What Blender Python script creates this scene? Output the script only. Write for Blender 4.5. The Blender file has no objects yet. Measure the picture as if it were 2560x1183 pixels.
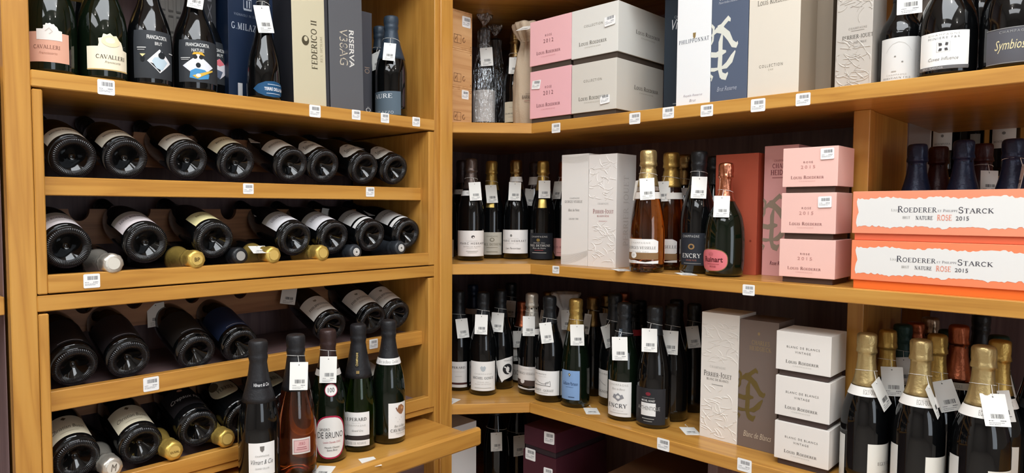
import bpy, bmesh, math, random
from mathutils import Vector, Matrix
random.seed(7)
scene = bpy.context.scene
COL = scene.collection
# ------------------------------------------------------------------ camera
cam_d = bpy.data.cameras.new('camera'); cam = bpy.data.objects.new('camera', cam_d); COL.objects.link(cam)
scene.camera = cam
cam.matrix_world = Matrix(((0.681834, -0.038816, 0.730476, 1.420000), (0.731506, 0.034418, -0.680966, 0.000000), (0.001291, 0.998653, 0.051862, 1.500000), (0.000000, 0.000000, 0.000000, 1.000000)))
cam_d.sensor_width = 36; cam_d.sensor_fit = 'HORIZONTAL'; cam_d.lens = 23.4769
cam_d.shift_x = 0.07260; cam_d.shift_y = 0.00741; cam_d.clip_start = .02

# ------------------------------------------------------------------ light and exposure
world = bpy.data.worlds.new('world'); scene.world = world; world.use_nodes = True
world.node_tree.nodes['Background'].inputs[0].default_value = (.85, .9, 1, 1)
world.node_tree.nodes['Background'].inputs[1].default_value = .12
vs = scene.view_settings
vs.view_transform = 'Standard'; vs.look = 'None'; vs.gamma = 1.0; vs.use_curve_mapping = False
vs.exposure = -0.76
def area(name, loc, target, sx, sy, power, col):
    d = bpy.data.lights.new(name, 'AREA'); d.shape = 'RECTANGLE'; d.size = sx; d.size_y = sy
    d.energy = power; d.color = col
    o = bpy.data.objects.new(name, d); COL.objects.link(o); o.location = loc
    o.rotation_euler = (Vector(target) - Vector(loc)).to_track_quat('-Z', 'Y').to_euler()
    return o
def spot(name, loc, power, col, rad=.035):
    d = bpy.data.lights.new(name, 'POINT'); d.energy = power; d.color = col; d.shadow_soft_size = rad
    o = bpy.data.objects.new(name, d); COL.objects.link(o); o.location = loc
area('ceiling_or_fill_light', (1.45, .2, 3.08), (1.45, .2, 0), 1.5, 1.7, 120, (.91, .96, 1))
area('ceiling_or_fill_light', (1.4, -1.7, 3.08), (1.4, -1.7, 0), 2.0, .9, 70, (.93, .965, 1))  # added fill light to brighten the right-hand shelf fronts, no known fixture
area('ceiling_or_fill_light', (1.4, 3.2, 3.08), (1.4, 3.2, 0), 1.2, .5, 40, (1, .97, .94))
area('shop_window_light', (4.45, .05, 1.55), (0, .4, 1.5), 1.3, 1.7, 40, (.80, .90, 1))
for x, y in ((1.0, -.9), (1.5, .95), (2.6, .9), (3.1, -.3)): spot('ceiling_spot', (x, y, 2.98), 8, (1, .96, .91))

# ------------------------------------------------------------------ materials
def lin(h):
    h = h.lstrip('#'); out = []
    for i in (0, 2, 4):
        c = int(h[i:i+2], 16) / 255
        out.append(c / 12.92 if c <= .04045 else ((c + .055) / 1.055) ** 2.4)
    return (*out, 1)
MATS = {}
def mat(key, col, rough=.5, metal=0, spec=.5, coat=0, trans=0, ior=1.45, bump=0, bscale=40, sss=0):
    if key in MATS: return MATS[key]
    m = bpy.data.materials.new(key); m.use_nodes = True; nt = m.node_tree
    b = nt.nodes['Principled BSDF']; I = b.inputs
    I['Base Color'].default_value = lin(col); I['Roughness'].default_value = rough
    I['Metallic'].default_value = metal; I['Specular IOR Level'].default_value = spec
    I['Coat Weight'].default_value = coat; I['Transmission Weight'].default_value = trans; I['IOR'].default_value = ior
    if bump:
        tc = nt.nodes.new('ShaderNodeTexCoord'); n = nt.nodes.new('ShaderNodeTexNoise'); n.inputs['Scale'].default_value = bscale
        n.inputs['Detail'].default_value = 4
        bp = nt.nodes.new('ShaderNodeBump'); bp.inputs['Strength'].default_value = bump; bp.inputs['Distance'].default_value = .004
        nt.links.new(tc.outputs['Object'], n.inputs['Vector']); nt.links.new(n.outputs['Fac'], bp.inputs['Height'])
        nt.links.new(bp.outputs['Normal'], I['Normal'])
    MATS[key] = m; return m
def paper(h, rough=.55): return mat('paper_' + h, h, rough, spec=.25)
def ink(h): return mat('ink_' + h, h, .6, spec=.2)
def wood(key, c1, c2, c3, axis, rough=.32, ring=6.0, coat=.22):
    """straight-grained varnished wood; axis = grain direction"""
    key = key + axis
    if key in MATS: return MATS[key]
    m = bpy.data.materials.new('wood_' + key); m.use_nodes = True; nt = m.node_tree; N = nt.nodes; Lk = nt.links
    b = N['Principled BSDF']; b.inputs['Roughness'].default_value = rough; b.inputs['Coat Weight'].default_value = coat
    b.inputs['Coat Roughness'].default_value = .25; b.inputs['Specular IOR Level'].default_value = .35
    geo = N.new('ShaderNodeNewGeometry'); oi = N.new('ShaderNodeObjectInfo')
    mp = N.new('ShaderNodeMapping')
    s = {'x': (1.2, 22, 22), 'y': (22, 1.2, 22), 'z': (22, 22, 1.2), 'd': (1.2, 22, 22)}[axis]
    mp.inputs['Scale'].default_value = s
    off = N.new('ShaderNodeVectorMath'); off.operation = 'ADD'
    sc = N.new('ShaderNodeVectorMath'); sc.operation = 'SCALE'; sc.inputs[0].default_value = (3.1, 5.7, 2.3)
    Lk.new(oi.outputs['Random'], sc.inputs['Scale']); Lk.new(geo.outputs['Position'], off.inputs[0]); Lk.new(sc.outputs[0], off.inputs[1])
    if axis == 'd':      # grain along the chamfered corner edge
        vr = N.new('ShaderNodeVectorRotate'); vr.rotation_type = 'Z_AXIS'; vr.inputs['Angle'].default_value = -.911
        Lk.new(off.outputs[0], vr.inputs['Vector']); Lk.new(vr.outputs[0], mp.inputs['Vector'])
    else: Lk.new(off.outputs[0], mp.inputs['Vector'])
    n1 = N.new('ShaderNodeTexNoise'); n1.inputs['Scale'].default_value = 1.0; n1.inputs['Detail'].default_value = 3; n1.inputs['Distortion'].default_value = .6
    Lk.new(mp.outputs[0], n1.inputs['Vector'])
    mul = N.new('ShaderNodeMath'); mul.operation = 'MULTIPLY'; mul.inputs[1].default_value = ring
    Lk.new(n1.outputs['Fac'], mul.inputs[0])
    sn = N.new('ShaderNodeMath'); sn.operation = 'PINGPONG'; sn.inputs[1].default_value = 1.0; Lk.new(mul.outputs[0], sn.inputs[0])
    n2 = N.new('ShaderNodeTexNoise'); n2.inputs['Scale'].default_value = 6.0; n2.inputs['Detail'].default_value = 2
    Lk.new(mp.outputs[0], n2.inputs['Vector'])
    mix = N.new('ShaderNodeMath'); mix.operation = 'MULTIPLY_ADD'; mix.inputs[1].default_value = .45
    Lk.new(n2.outputs['Fac'], mix.inputs[0])
    ml = N.new('ShaderNodeMath'); ml.operation = 'MULTIPLY'; ml.inputs[1].default_value = .55; Lk.new(sn.outputs[0], ml.inputs[0]); Lk.new(ml.outputs[0], mix.inputs[2])
    r = N.new('ShaderNodeValToRGB'); e = r.color_ramp.elements
    e[0].position = .1; e[0].color = lin(c1); e[1].position = .95; e[1].color = lin(c3)
    k = e.new(.55); k.color = lin(c2)
    Lk.new(mix.outputs[0], r.inputs[0]); Lk.new(r.outputs[0], b.inputs['Base Color'])
    bp = N.new('ShaderNodeBump'); bp.inputs['Strength'].default_value = .06; bp.inputs['Distance'].default_value = .002
    Lk.new(n2.outputs['Fac'], bp.inputs['Height']); Lk.new(bp.outputs[0], b.inputs['Normal'])
    MATS[key] = m; return m
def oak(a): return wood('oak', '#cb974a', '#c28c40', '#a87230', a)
def oakd(a): return wood('oakd', '#87706f', '#7b6464', '#695555', a, rough=.4, coat=.05)  # greyed and lightened so the colour lifts the dark shelf interiors like fill light
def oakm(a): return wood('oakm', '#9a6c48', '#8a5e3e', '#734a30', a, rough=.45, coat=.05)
def pine(a): return wood('pine', '#d8ab7a', '#cf9f6d', '#bd8a58', a, rough=.6, coat=0)
GL = {
 'black': lambda: mat('glass_black', '#08090a', .05, spec=.5, coat=.2),
 'green': lambda: mat('glass_green', '#0a130a', .05, spec=.5, coat=.2),
 'clear': lambda: mat('glass_clear', '#f3e6da', .02, trans=1, ior=1.45),
 'brightgreen': lambda: mat('glass_bright_green', '#5f9a45', .03, trans=1, ior=1.45),
}
def glass_ring():
    if 'glass_base_ring' in MATS: return MATS['glass_base_ring']
    m = mat('glass_base_ring', '#131315', .2, spec=.5, coat=.1); nt = m.node_tree; N = nt.nodes
    tc = N.new('ShaderNodeTexCoord'); sp = N.new('ShaderNodeSeparateXYZ'); at = N.new('ShaderNodeMath'); at.operation = 'ARCTAN2'
    mu = N.new('ShaderNodeMath'); mu.operation = 'MULTIPLY'; mu.inputs[1].default_value = 64; si = N.new('ShaderNodeMath'); si.operation = 'SINE'
    bp = N.new('ShaderNodeBump'); bp.inputs['Strength'].default_value = .5; bp.inputs['Distance'].default_value = .0012
    nt.links.new(tc.outputs['Object'], sp.inputs[0]); nt.links.new(sp.outputs[0], at.inputs[0]); nt.links.new(sp.outputs[1], at.inputs[1])
    nt.links.new(at.outputs[0], mu.inputs[0]); nt.links.new(mu.outputs[0], si.inputs[0]); nt.links.new(si.outputs[0], bp.inputs['Height']); nt.links.new(bp.outputs[0], N['Principled BSDF'].inputs['Normal'])
    return m
FO = {
 'black': ('#17191c', .38, .0), 'matblack': ('#1b1b1e', .5, 0), 'gold': ('#bb9a55', .38, .8), 'palegold': ('#c2ab78', .42, .85), 'corkgold': ('#d3b25c', .40, .7),
 'bronze': ('#8a6f46', .36, 1), 'taupe': ('#6f625c', .38, .8), 'silver': ('#d2ccc0', .34, .75), 'rosegold': ('#d38a6c', .28, 1), 'copper': ('#b5694a', .36, 1),
 'navy': ('#1b2742', .35, .2), 'maroon': ('#38161a', .38, .1), 'slate': ('#2b3947', .45, .1), 'teal': ('#27443f', .4, .3), 'brown': ('#3a2a28', .4, .3), 'grey': ('#565a5e', .4, .5), 'cap': ('#2d3136', .4, .1),
 'champ': ('#b7a08a', .32, .9),
}
def foilmat(k):
    c, r, m = FO[k]; return mat('foil_' + k, c, r, metal=m, bump=.25, bscale=140)
# ------------------------------------------------------------------ mesh helpers
def link(name, me, m=None, parent=None, smooth=False):
    o = bpy.data.objects.new(name, me); COL.objects.link(o)
    if m is not None:
        for k in (m if isinstance(m, (list, tuple)) else [m]): me.materials.append(k)
    if parent is not None: o.parent = parent
    if smooth:
        for p in me.polygons: p.use_smooth = True
    return o
def meshd(name, v, f):
    me = bpy.data.meshes.new(name); me.from_pydata(v, [], f); me.update(); return me
def tag(o, label, cat, group=None, kind=None):
    o['label'] = label
    if cat: o['category'] = cat
    if group: o['group'] = group
    if kind: o['kind'] = kind
    return o
def empty(name, loc, rz=0, label=None, cat=None, group=None):
    o = bpy.data.objects.new(name, None); COL.objects.link(o); o.location = loc; o.rotation_euler = (0, 0, rz); o.empty_display_size = .03
    if label: tag(o, label, cat, group)
    return o
def bm_mesh(bm, name):
    bmesh.ops.recalc_face_normals(bm, faces=bm.faces)
    me = bpy.data.meshes.new(name); bm.to_mesh(me); bm.free(); return me
def boxmesh(name, lo, hi, bev=0.0, seg=1):
    bm = bmesh.new(); bmesh.ops.create_cube(bm, size=1)
    for v in bm.verts:
        for i in range(3): v.co[i] = lo[i] + (v.co[i] + .5) * (hi[i] - lo[i])
    if bev: bmesh.ops.bevel(bm, geom=bm.edges[:], offset=bev, segments=seg, affect='EDGES', profile=.7)
    return bm_mesh(bm, name)
def board(name, lo, hi, m, parent=None, bev=.0015, kind=None):
    """board in world coordinates, origin at its centre"""
    c = [(a + b) / 2 for a, b in zip(lo, hi)]; h = [(b - a) / 2 for a, b in zip(lo, hi)]
    me = boxmesh(name, [-x for x in h], h, bev)
    o = link(name, me, m); o.location = c
    if parent is not None: o.parent = parent; o.location = Vector(c) - parent.location
    if kind: o['kind'] = kind
    return o
def lathe(name, prof, seg=40, crinkle=None, cap=True, matidx=None):
    v = []; f = []; n = len(prof); mi = []
    for i in range(n):
        r, z = prof[i]
        for k in range(seg):
            a = 2 * math.pi * k / seg; rr = r
            if crinkle: rr = r + crinkle(a, z)
            v.append((rr * math.sin(a), -rr * math.cos(a), z))
    for i in range(n - 1):
        for k in range(seg):
            k2 = (k + 1) % seg
            f.append((i * seg + k, i * seg + k2, (i + 1) * seg + k2, (i + 1) * seg + k)); mi.append(matidx[i] if matidx else 0)
    if cap:
        f.append(tuple(range(seg - 1, -1, -1))); mi.append(matidx[0] if matidx else 0)
        f.append(tuple((n - 1) * seg + k for k in range(seg))); mi.append(matidx[-1] if matidx else 0)
    me = meshd(name, v, f)
    for p, q in zip(me.polygons, mi): p.material_index = q; p.use_smooth = True
    return me
def tube(name, pts, r, seg=5):
    v = []; f = []; n = len(pts); P = [Vector(p) for p in pts]
    for i in range(n):
        t = (P[min(i + 1, n - 1)] - P[max(i - 1, 0)]).normalized()
        a = t.orthogonal().normalized(); b = t.cross(a)
        for k in range(seg):
            q = 2 * math.pi * k / seg; v.append(P[i] + a * (r * math.cos(q)) + b * (r * math.sin(q)))
    for i in range(n - 1):
        for k in range(seg): f.append((i * seg + k, i * seg + (k + 1) % seg, (i + 1) * seg + (k + 1) % seg, (i + 1) * seg + k))
    return meshd(name, v, f)
# ------------------------------------------------------------------ flat print: lettering and marks
def _arc(cx, cy, rx, ry, a0, a1, n=10): return [(cx + rx * math.cos(math.radians(a0 + (a1 - a0) * i / n)), cy + ry * math.sin(math.radians(a0 + (a1 - a0) * i / n))) for i in range(n + 1)]
T_, t_ = .15, .06
def _l(x0, y0, x1, y1, w=T_): return ([(x0, y0), (x1, y1)], w)
def _s(x, y, w=.3): return ([(x - w / 2, y), (x + w / 2, y)], .05)
SER = {
 'A': (.78, [_l(.08,.02,.38,1,t_), _l(.38,1,.70,.02), _l(.19,.36,.58,.36,t_), _s(.08,.02), _s(.70,.02)]),
 'B': (.68, [_l(.16,0,.16,1), (_arc(.3,.75,.25,.23,90,-90), .11), (_arc(.3,.26,.31,.25,90,-90), .12), _l(.05,.98,.3,.98,t_), _l(.05,.02,.3,.02,t_), _l(.16,.51,.3,.51,t_)]),
 'C': (.76, [(_arc(.42,.5,.33,.47,50,310,16), .12), _l(.66,.7,.66,.92,.05)]),
 'D': (.80, [_l(.16,0,.16,1), (_arc(.3,.5,.40,.47,90,-90,14), .13), _l(.05,.98,.32,.98,t_), _l(.05,.02,.32,.02,t_)]),
 'E': (.66, [_l(.16,0,.16,1), _l(.05,.98,.58,.98,t_), _l(.05,.02,.60,.02,t_), _l(.16,.52,.46,.52,t_), _l(.58,.98,.58,.8,.05), _l(.60,.02,.60,.22,.05), _l(.46,.42,.46,.62,.05)]),
 'F': (.62, [_l(.16,0,.16,1), _l(.05,.98,.56,.98,t_), _l(.16,.52,.44,.52,t_), _l(.56,.98,.56,.8,.05), _s(.16,.02)]),
 'G': (.80, [(_arc(.42,.5,.33,.47,50,325,16), .12), _l(.68,.08,.68,.42,.12), _s(.66,.42,.28)]),
 'H': (.84, [_l(.17,0,.17,1), _l(.67,0,.67,1), _l(.17,.5,.67,.5,t_), _s(.17,.98), _s(.17,.02), _s(.67,.98), _s(.67,.02)]),
 'I': (.36, [_l(.18,0,.18,1), _s(.18,.98), _s(.18,.02)]),
 'J': (.42, [_l(.24,.1,.24,1), _s(.24,.98), (_arc(.1,.08,.14,.2,0,-110,6), .07)]),
 'K': (.78, [_l(.16,0,.16,1), _l(.18,.42,.62,.98,t_), _l(.32,.55,.68,.02), _s(.16,.98), _s(.16,.02), _s(.62,.98,.24), _s(.68,.02,.24)]),
 'L': (.62, [_l(.16,0,.16,1), _l(.05,.02,.58,.02,t_), _l(.58,.02,.58,.24,.05), _s(.16,.98)]),
 'M': (.98, [_l(.14,0,.16,1,t_), _l(.16,1,.48,.05), _l(.48,.05,.80,1,t_), _l(.82,0,.80,1), _s(.14,.02), _s(.82,.02), _s(.12,.98,.2), _s(.84,.98,.2)]),
 'N': (.84, [_l(.16,0,.16,1,t_), _l(.16,1,.68,.0), _l(.68,0,.68,1,t_), _s(.16,.02), _s(.12,.98,.2), _s(.68,.98)]),
 'O': (.84, [(_arc(.42,.5,.33,.47,0,360,20), .12)]),
 'P': (.64, [_l(.16,0,.16,1), (_arc(.3,.72,.26,.26,90,-90), .11), _l(.05,.98,.3,.98,t_), _l(.16,.46,.3,.46,t_), _s(.16,.02)]),
 'Q': (.84, [(_arc(.42,.5,.33,.47,0,360,20), .12), _l(.45,.1,.75,-.12,.09)]),
 'R': (.74, [_l(.16,0,.16,1), (_arc(.3,.74,.25,.24,90,-90), .11), _l(.05,.98,.3,.98,t_), _l(.16,.5,.3,.5,t_), _l(.34,.5,.66,.02,.13), _s(.16,.02), _s(.66,.02,.22)]),
 'S': (.58, [(_arc(.29,.74,.19,.22,30,270,10), .10), (_arc(.29,.27,.21,.25,90,-150,10), .11), _l(.47,.75,.47,.95,.05), _l(.09,.05,.09,.26,.05)]),
 'T': (.70, [_l(.35,0,.35,1), _l(.05,.98,.65,.98,t_), _l(.05,.98,.05,.78,.05), _l(.65,.98,.65,.78,.05), _s(.35,.02)]),
 'U': (.80, [_l(.16,.3,.16,1), (_arc(.40,.3,.24,.28,180,360,10), .1), _l(.64,.3,.64,1,t_), _s(.16,.98), _s(.64,.98)]),
 'V': (.78, [_l(.08,1,.40,0), _l(.40,0,.70,1,t_), _s(.08,.98), _s(.70,.98)]),
 'W': (1.06, [_l(.06,1,.32,0), _l(.32,0,.53,.9,t_), _l(.53,.9,.76,0), _l(.76,0,1.0,1,t_), _s(.06,.98), _s(1.0,.98)]),
 'X': (.76, [_l(.1,1,.66,0), _l(.12,0,.64,1,t_), _s(.1,.98), _s(.66,.02), _s(.12,.02), _s(.64,.98)]),
 'Y': (.74, [_l(.08,1,.37,.48), _l(.66,1,.37,.48,t_), _l(.37,0,.37,.5), _s(.08,.98), _s(.66,.98), _s(.37,.02)]),
 'Z': (.68, [_l(.1,.98,.6,.98,t_), _l(.6,.98,.08,.02), _l(.08,.02,.62,.02,t_), _l(.62,.02,.62,.22,.05), _l(.1,.98,.1,.8,.05)]),
 '-': (.4, [_l(.06,.42,.34,.42,.08)]), ' ': (.34, []), '.': (.26, [_l(.1,.06,.18,.06,.12)]), "'": (.22, [_l(.1,.8,.14,1,.08)]),
}
def stroke(pts, w):
    v = []; f = []; n = len(pts)
    for i in range(n):
        a = pts[max(i - 1, 0)]; b = pts[min(i + 1, n - 1)]
        dx, dy = b[0] - a[0], b[1] - a[1]; l = math.hypot(dx, dy) or 1
        ww = w[i] if isinstance(w, (list, tuple)) else w
        nx, ny = -dy / l * ww / 2, dx / l * ww / 2
        v += [(pts[i][0] + nx, pts[i][1] + ny), (pts[i][0] - nx, pts[i][1] - ny)]
    for i in range(n - 1): f.append((2 * i, 2 * i + 1, 2 * i + 3, 2 * i + 2))
    return v, f
TXT = {}
def flat_text(s, style):
    key = (s, style)
    if key in TXT: return TXT[key]
    v = []; f = []
    if 'r' in style:      # serif capitals drawn stroke by stroke ('k': lower case letters become small capitals)
        x = 0; ly = 0
        for ch in s:
            up = ch.upper(); sc = .76 if (ch.islower()) else 1
            um = None
            if up in 'ËÈÉ': um = up; up = 'E'
            if up not in SER: up = ' '
            w, st = SER[up]
            for pts, ww in st:
                a, b = stroke(pts, ww * (1.25 if 'b' in style else 1)); o = len(v); ly += 1
                v += [(x + p[0] * sc, p[1] * sc, ly % 7) for p in a]; f += [tuple(i + o for i in q) for q in b]
            if um:
                o = len(v); v += [(x + .2 * sc, 1.08 * sc, 0), (x + .5 * sc, 1.08 * sc, 0), (x + .5 * sc, 1.16 * sc, 0), (x + .2 * sc, 1.16 * sc, 0)]; f.append((o, o + 1, o + 2, o + 3))
            x += w * sc + (.16 if 'w' in style else .05)
    else:
        cu = bpy.data.curves.new('t', 'FONT'); cu.body = s; cu.size = 1; cu.resolution_u = 2
        if 'i' in style: cu.shear = .32
        if 'b' in style: cu.offset = .018
        if 'n' in style: cu.offset = -.008
        if 'w' in style: cu.space_character = 1.35
        o = bpy.data.objects.new('t', cu); me = o.to_mesh()
        v = [(q.co.x, q.co.y) for q in me.vertices]; f = [tuple(p.vertices) for p in me.polygons]
        o.to_mesh_clear(); bpy.data.objects.remove(o); bpy.data.curves.remove(cu)
    if v:
        x0 = min(p[0] for p in v); x1 = max(p[0] for p in v); y0 = min(p[1] for p in v); y1 = max(p[1] for p in v)
        W = max(x1 - x0, 1e-6); Hh = max(y1 - y0, 1e-6)
        v = [((p[0] - x0) / W - .5, (p[1] - y0) / Hh - .5, p[2] if len(p) > 2 else 0) for p in v]
    TXT[key] = (v, f); return v, f
CH = [([(.27,.30),(.24,.40),(.25,.5),(.25,.62),(.30,.72)], [.04,.12,.11,.11,.03]), ([(.24,.39),(.30,.315),(.40,.30),(.46,.335)], [.09,.07,.06,.02]),
      ([(0,.525),(.14,.515),(.27,.53),(.40,.535)], [.05,.05,.06,.02]), ([(.0,.70),(.14,.745),(.30,.735),(.46,.67),(.56,.595),(.66,.575),(.70,.60)], [.02,.05,.07,.09,.07,.05,.03]),
      ([(.16,.775),(.26,.765),(.34,.80),(.44,.835),(.50,.815)], [.02,.06,.05,.05,.03]), ([(.64,.525),(.55,.46),(.42,.405),(.28,.385)], [.02,.08,.06,.02]),
      ([(0,.385),(.10,.38),(.22,.385)], [.035,.035,.02]), ([(0,.80),(.06,.77),(.04,.66),(0,.62)], [.03,.06,.05,.02]), ([(0,.33),(.05,.31),(.02,.28)], [.03,.05,.02])]
def shape_flat(p):
    """print item -> (verts, faces, colour, is_text) in face fractions, origin at the lower left"""
    k = p[0]
    if k == 't':
        _, s, u, v, w, h, c = p[:7]; st = p[7] if len(p) > 7 else ''
        vv, ff = flat_text(s, st); rot = p[8] if len(p) > 8 else 0
        if rot:   # lettering that runs up or down the face
            sg = 1 if rot > 0 else -1
            return [(u - sg * y * w, v + sg * x * h, l) for x, y, l in vv], ff, c, True
        return [(u + x * w, v + y * h, l) for x, y, l in vv], ff, c, True
    if k == 'r':
        _, u, v, w, h, c = p; return [(u - w / 2, v - h / 2), (u + w / 2, v - h / 2), (u + w / 2, v + h / 2), (u - w / 2, v + h / 2)], [(0, 1, 2, 3)], c, False
    if k == 'e':
        _, u, v, w, h, c = p; n = 24; return [(u + w / 2 * math.cos(2 * math.pi * i / n), v + h / 2 * math.sin(2 * math.pi * i / n)) for i in range(n)], [tuple(range(n))], c, False
    if k == 'p':
        return list(p[1]), [tuple(range(len(p[1])))], p[2], False
    if k == 's':
        v, f = stroke(p[1], p[2]); return v, f, p[3], False
    if k == 'ch':
        v = []; f = []; _, x0, x1, y0, y1, c = p
        for n, (pts, w) in enumerate(CH):
            a, b = stroke(pts, w); o = len(v); v += [(x0 + q[0] * (x1 - x0), y0 + (q[1] - .28) / .56 * (y1 - y0), n * 4) for q in a]; f += [tuple(i + o for i in q) for q in b]
        return v, f, c, False
def prints(items, w, h, place, parent, inkm=None, off0=.0004, cut=None, split=False):
    """build all print on a face: one mesh per colour; place(u_m, v_m, off) -> point"""
    by = {}
    for n, p in enumerate(items):
        v, f, c, t = shape_flat(p)
        if not v: continue
        d = by.setdefault((c, n if (split or not t) else -1), [[], [], False, n]); o = len(d[0])
        d[0] += [((q[0] - .5) * w, (q[1] - .5) * h, q[2] if len(q) > 2 else 0) for q in v]; d[1] += [tuple(i + o for i in q) for q in f]; d[2] |= t; d[3] = max(d[3], n)
    for (c, _), (v, f, t, n) in by.items():
        bm = bmesh.new(); bv = [bm.verts.new((x, y, l * 9e-6)) for x, y, l in v]
        for q in f:
            try: bm.faces.new([bv[i] for i in q])
            except ValueError: pass
        if cut:
            xs = [q[0] for q in v]
            if max(xs) - min(xs) > cut:
                big = [fc for fc in bm.faces if max(q.co.x for q in fc.verts) - min(q.co.x for q in fc.verts) > cut * .6]
                if big:
                    k = math.floor(min(xs) / cut)
                    while k * cut < max(xs):
                        bmesh.ops.bisect_plane(bm, geom=bm.verts[:] + bm.edges[:] + bm.faces[:], plane_co=(k * cut, 0, 0), plane_no=(1, 0, 0)); k += 1
        for q in bm.verts: q.co = place(q.co.x, q.co.y, off0 + n * .00009 + q.co.z)
        me = bpy.data.meshes.new('print'); bm.to_mesh(me); bm.free()
        link('lettering' if t else 'emblem', me, ink(c) if not c.startswith('@') else metalink(c), parent)
def metalink(c):
    return mat('metal_ink_' + c, c[1:], .3, metal=.9)
# ------------------------------------------------------------------ bottles
PROF = {   # (radius / R, height / H) of the glass wall above the base corner
 'std': [(1, .03), (1, .20), (1, .40), (.985, .455), (.93, .52), (.84, .58), (.72, .64), (.60, .70), (.505, .755), (.44, .81), (.40, .86), (.385, .93), (.385, .985)],
 'tall': [(1, .03), (1, .20), (1, .46), (.985, .50), (.92, .56), (.80, .62), (.66, .675), (.54, .725), (.46, .78), (.405, .83), (.38, .88), (.37, .93), (.375, .985)],
 'slope': [(.97, .02), (1, .10), (1, .28), (.97, .38), (.90, .47), (.80, .56), (.68, .645), (.57, .72), (.49, .78), (.43, .84), (.40, .88), (.385, .94), (.385, .985)],
 'magnum': [(1, .025), (1, .18), (1, .37), (.985, .425), (.93, .48), (.83, .54), (.70, .595), (.575, .645), (.475, .70), (.405, .76), (.365, .82), (.35, .90), (.35, .985)],
 'bell': [(.97, .015), (1, .08), (1, .28), (.985, .35), (.93, .42), (.83, .48), (.68, .545), (.54, .60), (.44, .66), (.375, .73), (.345, .80), (.335, .90), (.34, .985)],
 'cone': [(.97, .015), (1, .08), (1, .20), (.97, .28), (.89, .36), (.77, .43), (.63, .50), (.51, .57), (.43, .64), (.375, .72), (.35, .80), (.34, .90), (.34, .985)],
 'short': [(1, .03), (1, .20), (1, .42), (.97, .46), (.86, .51), (.68, .56), (.52, .61), (.43, .67), (.38, .75), (.36, .85), (.36, .985)],
 'squat': [(.90, .015), (.97, .07), (1, .16), (1, .27), (.985, .36), (.94, .44), (.85, .52), (.71, .58), (.54, .635), (.40, .69), (.33, .75), (.30, .82), (.295, .90), (.30, .985)],
}
def prof_r(prof, R, H, z):
    P = [(r * R, h * H) for r, h in PROF[prof]]
    if z <= P[0][1]: return P[0][0]
    for (r0, z0), (r1, z1) in zip(P, P[1:]):
        if z <= z1: return r0 + (r1 - r0) * (z - z0) / (z1 - z0)
    return P[-1][0]
GCACHE = {}
def glass_mesh(prof, R, H):
    key = (prof, round(R, 4), round(H, 3))
    if key in GCACHE: return GCACHE[key]
    k = R / .044; b = PROF[prof][0][0] * R
    p = [(.0005, .030 * k), (.006 * k, .0285 * k), (.012 * k, .022 * k), (.020 * k, .013 * k), (.026 * k, .0065 * k), (b - .0125 * k, .0012), (b - .0085 * k, .0), (b - .004 * k, .0016), (b - .0012 * k, .0052), (b - .0001, .0105)]
    mi = [0] * 4 + [1] * 4 + [0]
    q = [(r * R, h * H) for r, h in PROF[prof]]
    sm = []                                       # Catmull-Rom smoothing of the shoulder
    for i in range(len(q) - 1):
        p0 = q[max(i - 1, 0)]; p1 = q[i]; p2 = q[i + 1]; p3 = q[min(i + 2, len(q) - 1)]
        for t in (0, .5):
            a = [.5 * (2 * p1[j] + (p2[j] - p0[j]) * t + (2 * p0[j] - 5 * p1[j] + 4 * p2[j] - p3[j]) * t * t + (3 * p1[j] - p0[j] - 3 * p2[j] + p3[j]) * t ** 3) for j in (0, 1)]
            sm.append((a[0], a[1]))
    sm.append(q[-1])
    p += sm; mi += [0] * len(sm)
    me = lathe('glass', p, 44, matidx=mi, cap=True); GCACHE[key] = me; return me
def foil_mesh(prof, R, H, z0, crumple, seed):
    rn = random.Random(seed); ph = [rn.uniform(0, 6.28) for _ in range(6)]
    zc = .835 * H
    zs = [z0 + (zc - z0) * i / 8 for i in range(9)]
    p = [(prof_r(prof, R, H, z) + .0007, z) for z in zs]
    rn_ = prof_r(prof, R, H, .9 * H)
    for r, z in (((1.02, .85), (1.05, .866), (1.22, .870), (1.20, .884), (1.15, .897), (1.11, .907), (1.15, .920),) if crumple else ((1.03, .85), (1.09, .868), (1.15, .882), (1.12, .896), (1.06, .905), (1.12, .918),)) + ( (1.16, .94), (1.16, .965), (1.13, .982), (1.02, .993), (.8, .998), (.4, 1.0)):
        p.append((rn_ * r + .0007, z * H))
    def cr(a, z):
        if z < .80 * H or z > .99 * H: return 0
        q = min(1, (z - .80 * H) / (.08 * H))
        return crumple * q * (math.sin(7 * a + ph[0] + 60 * z) + .6 * math.sin(13 * a + ph[1]) + .5 * math.sin(5 * a + ph[2] - 110 * z))
    return lathe('foil', p, 36, crinkle=cr if crumple else None, cap=True)
FCACHE = {}
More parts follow.
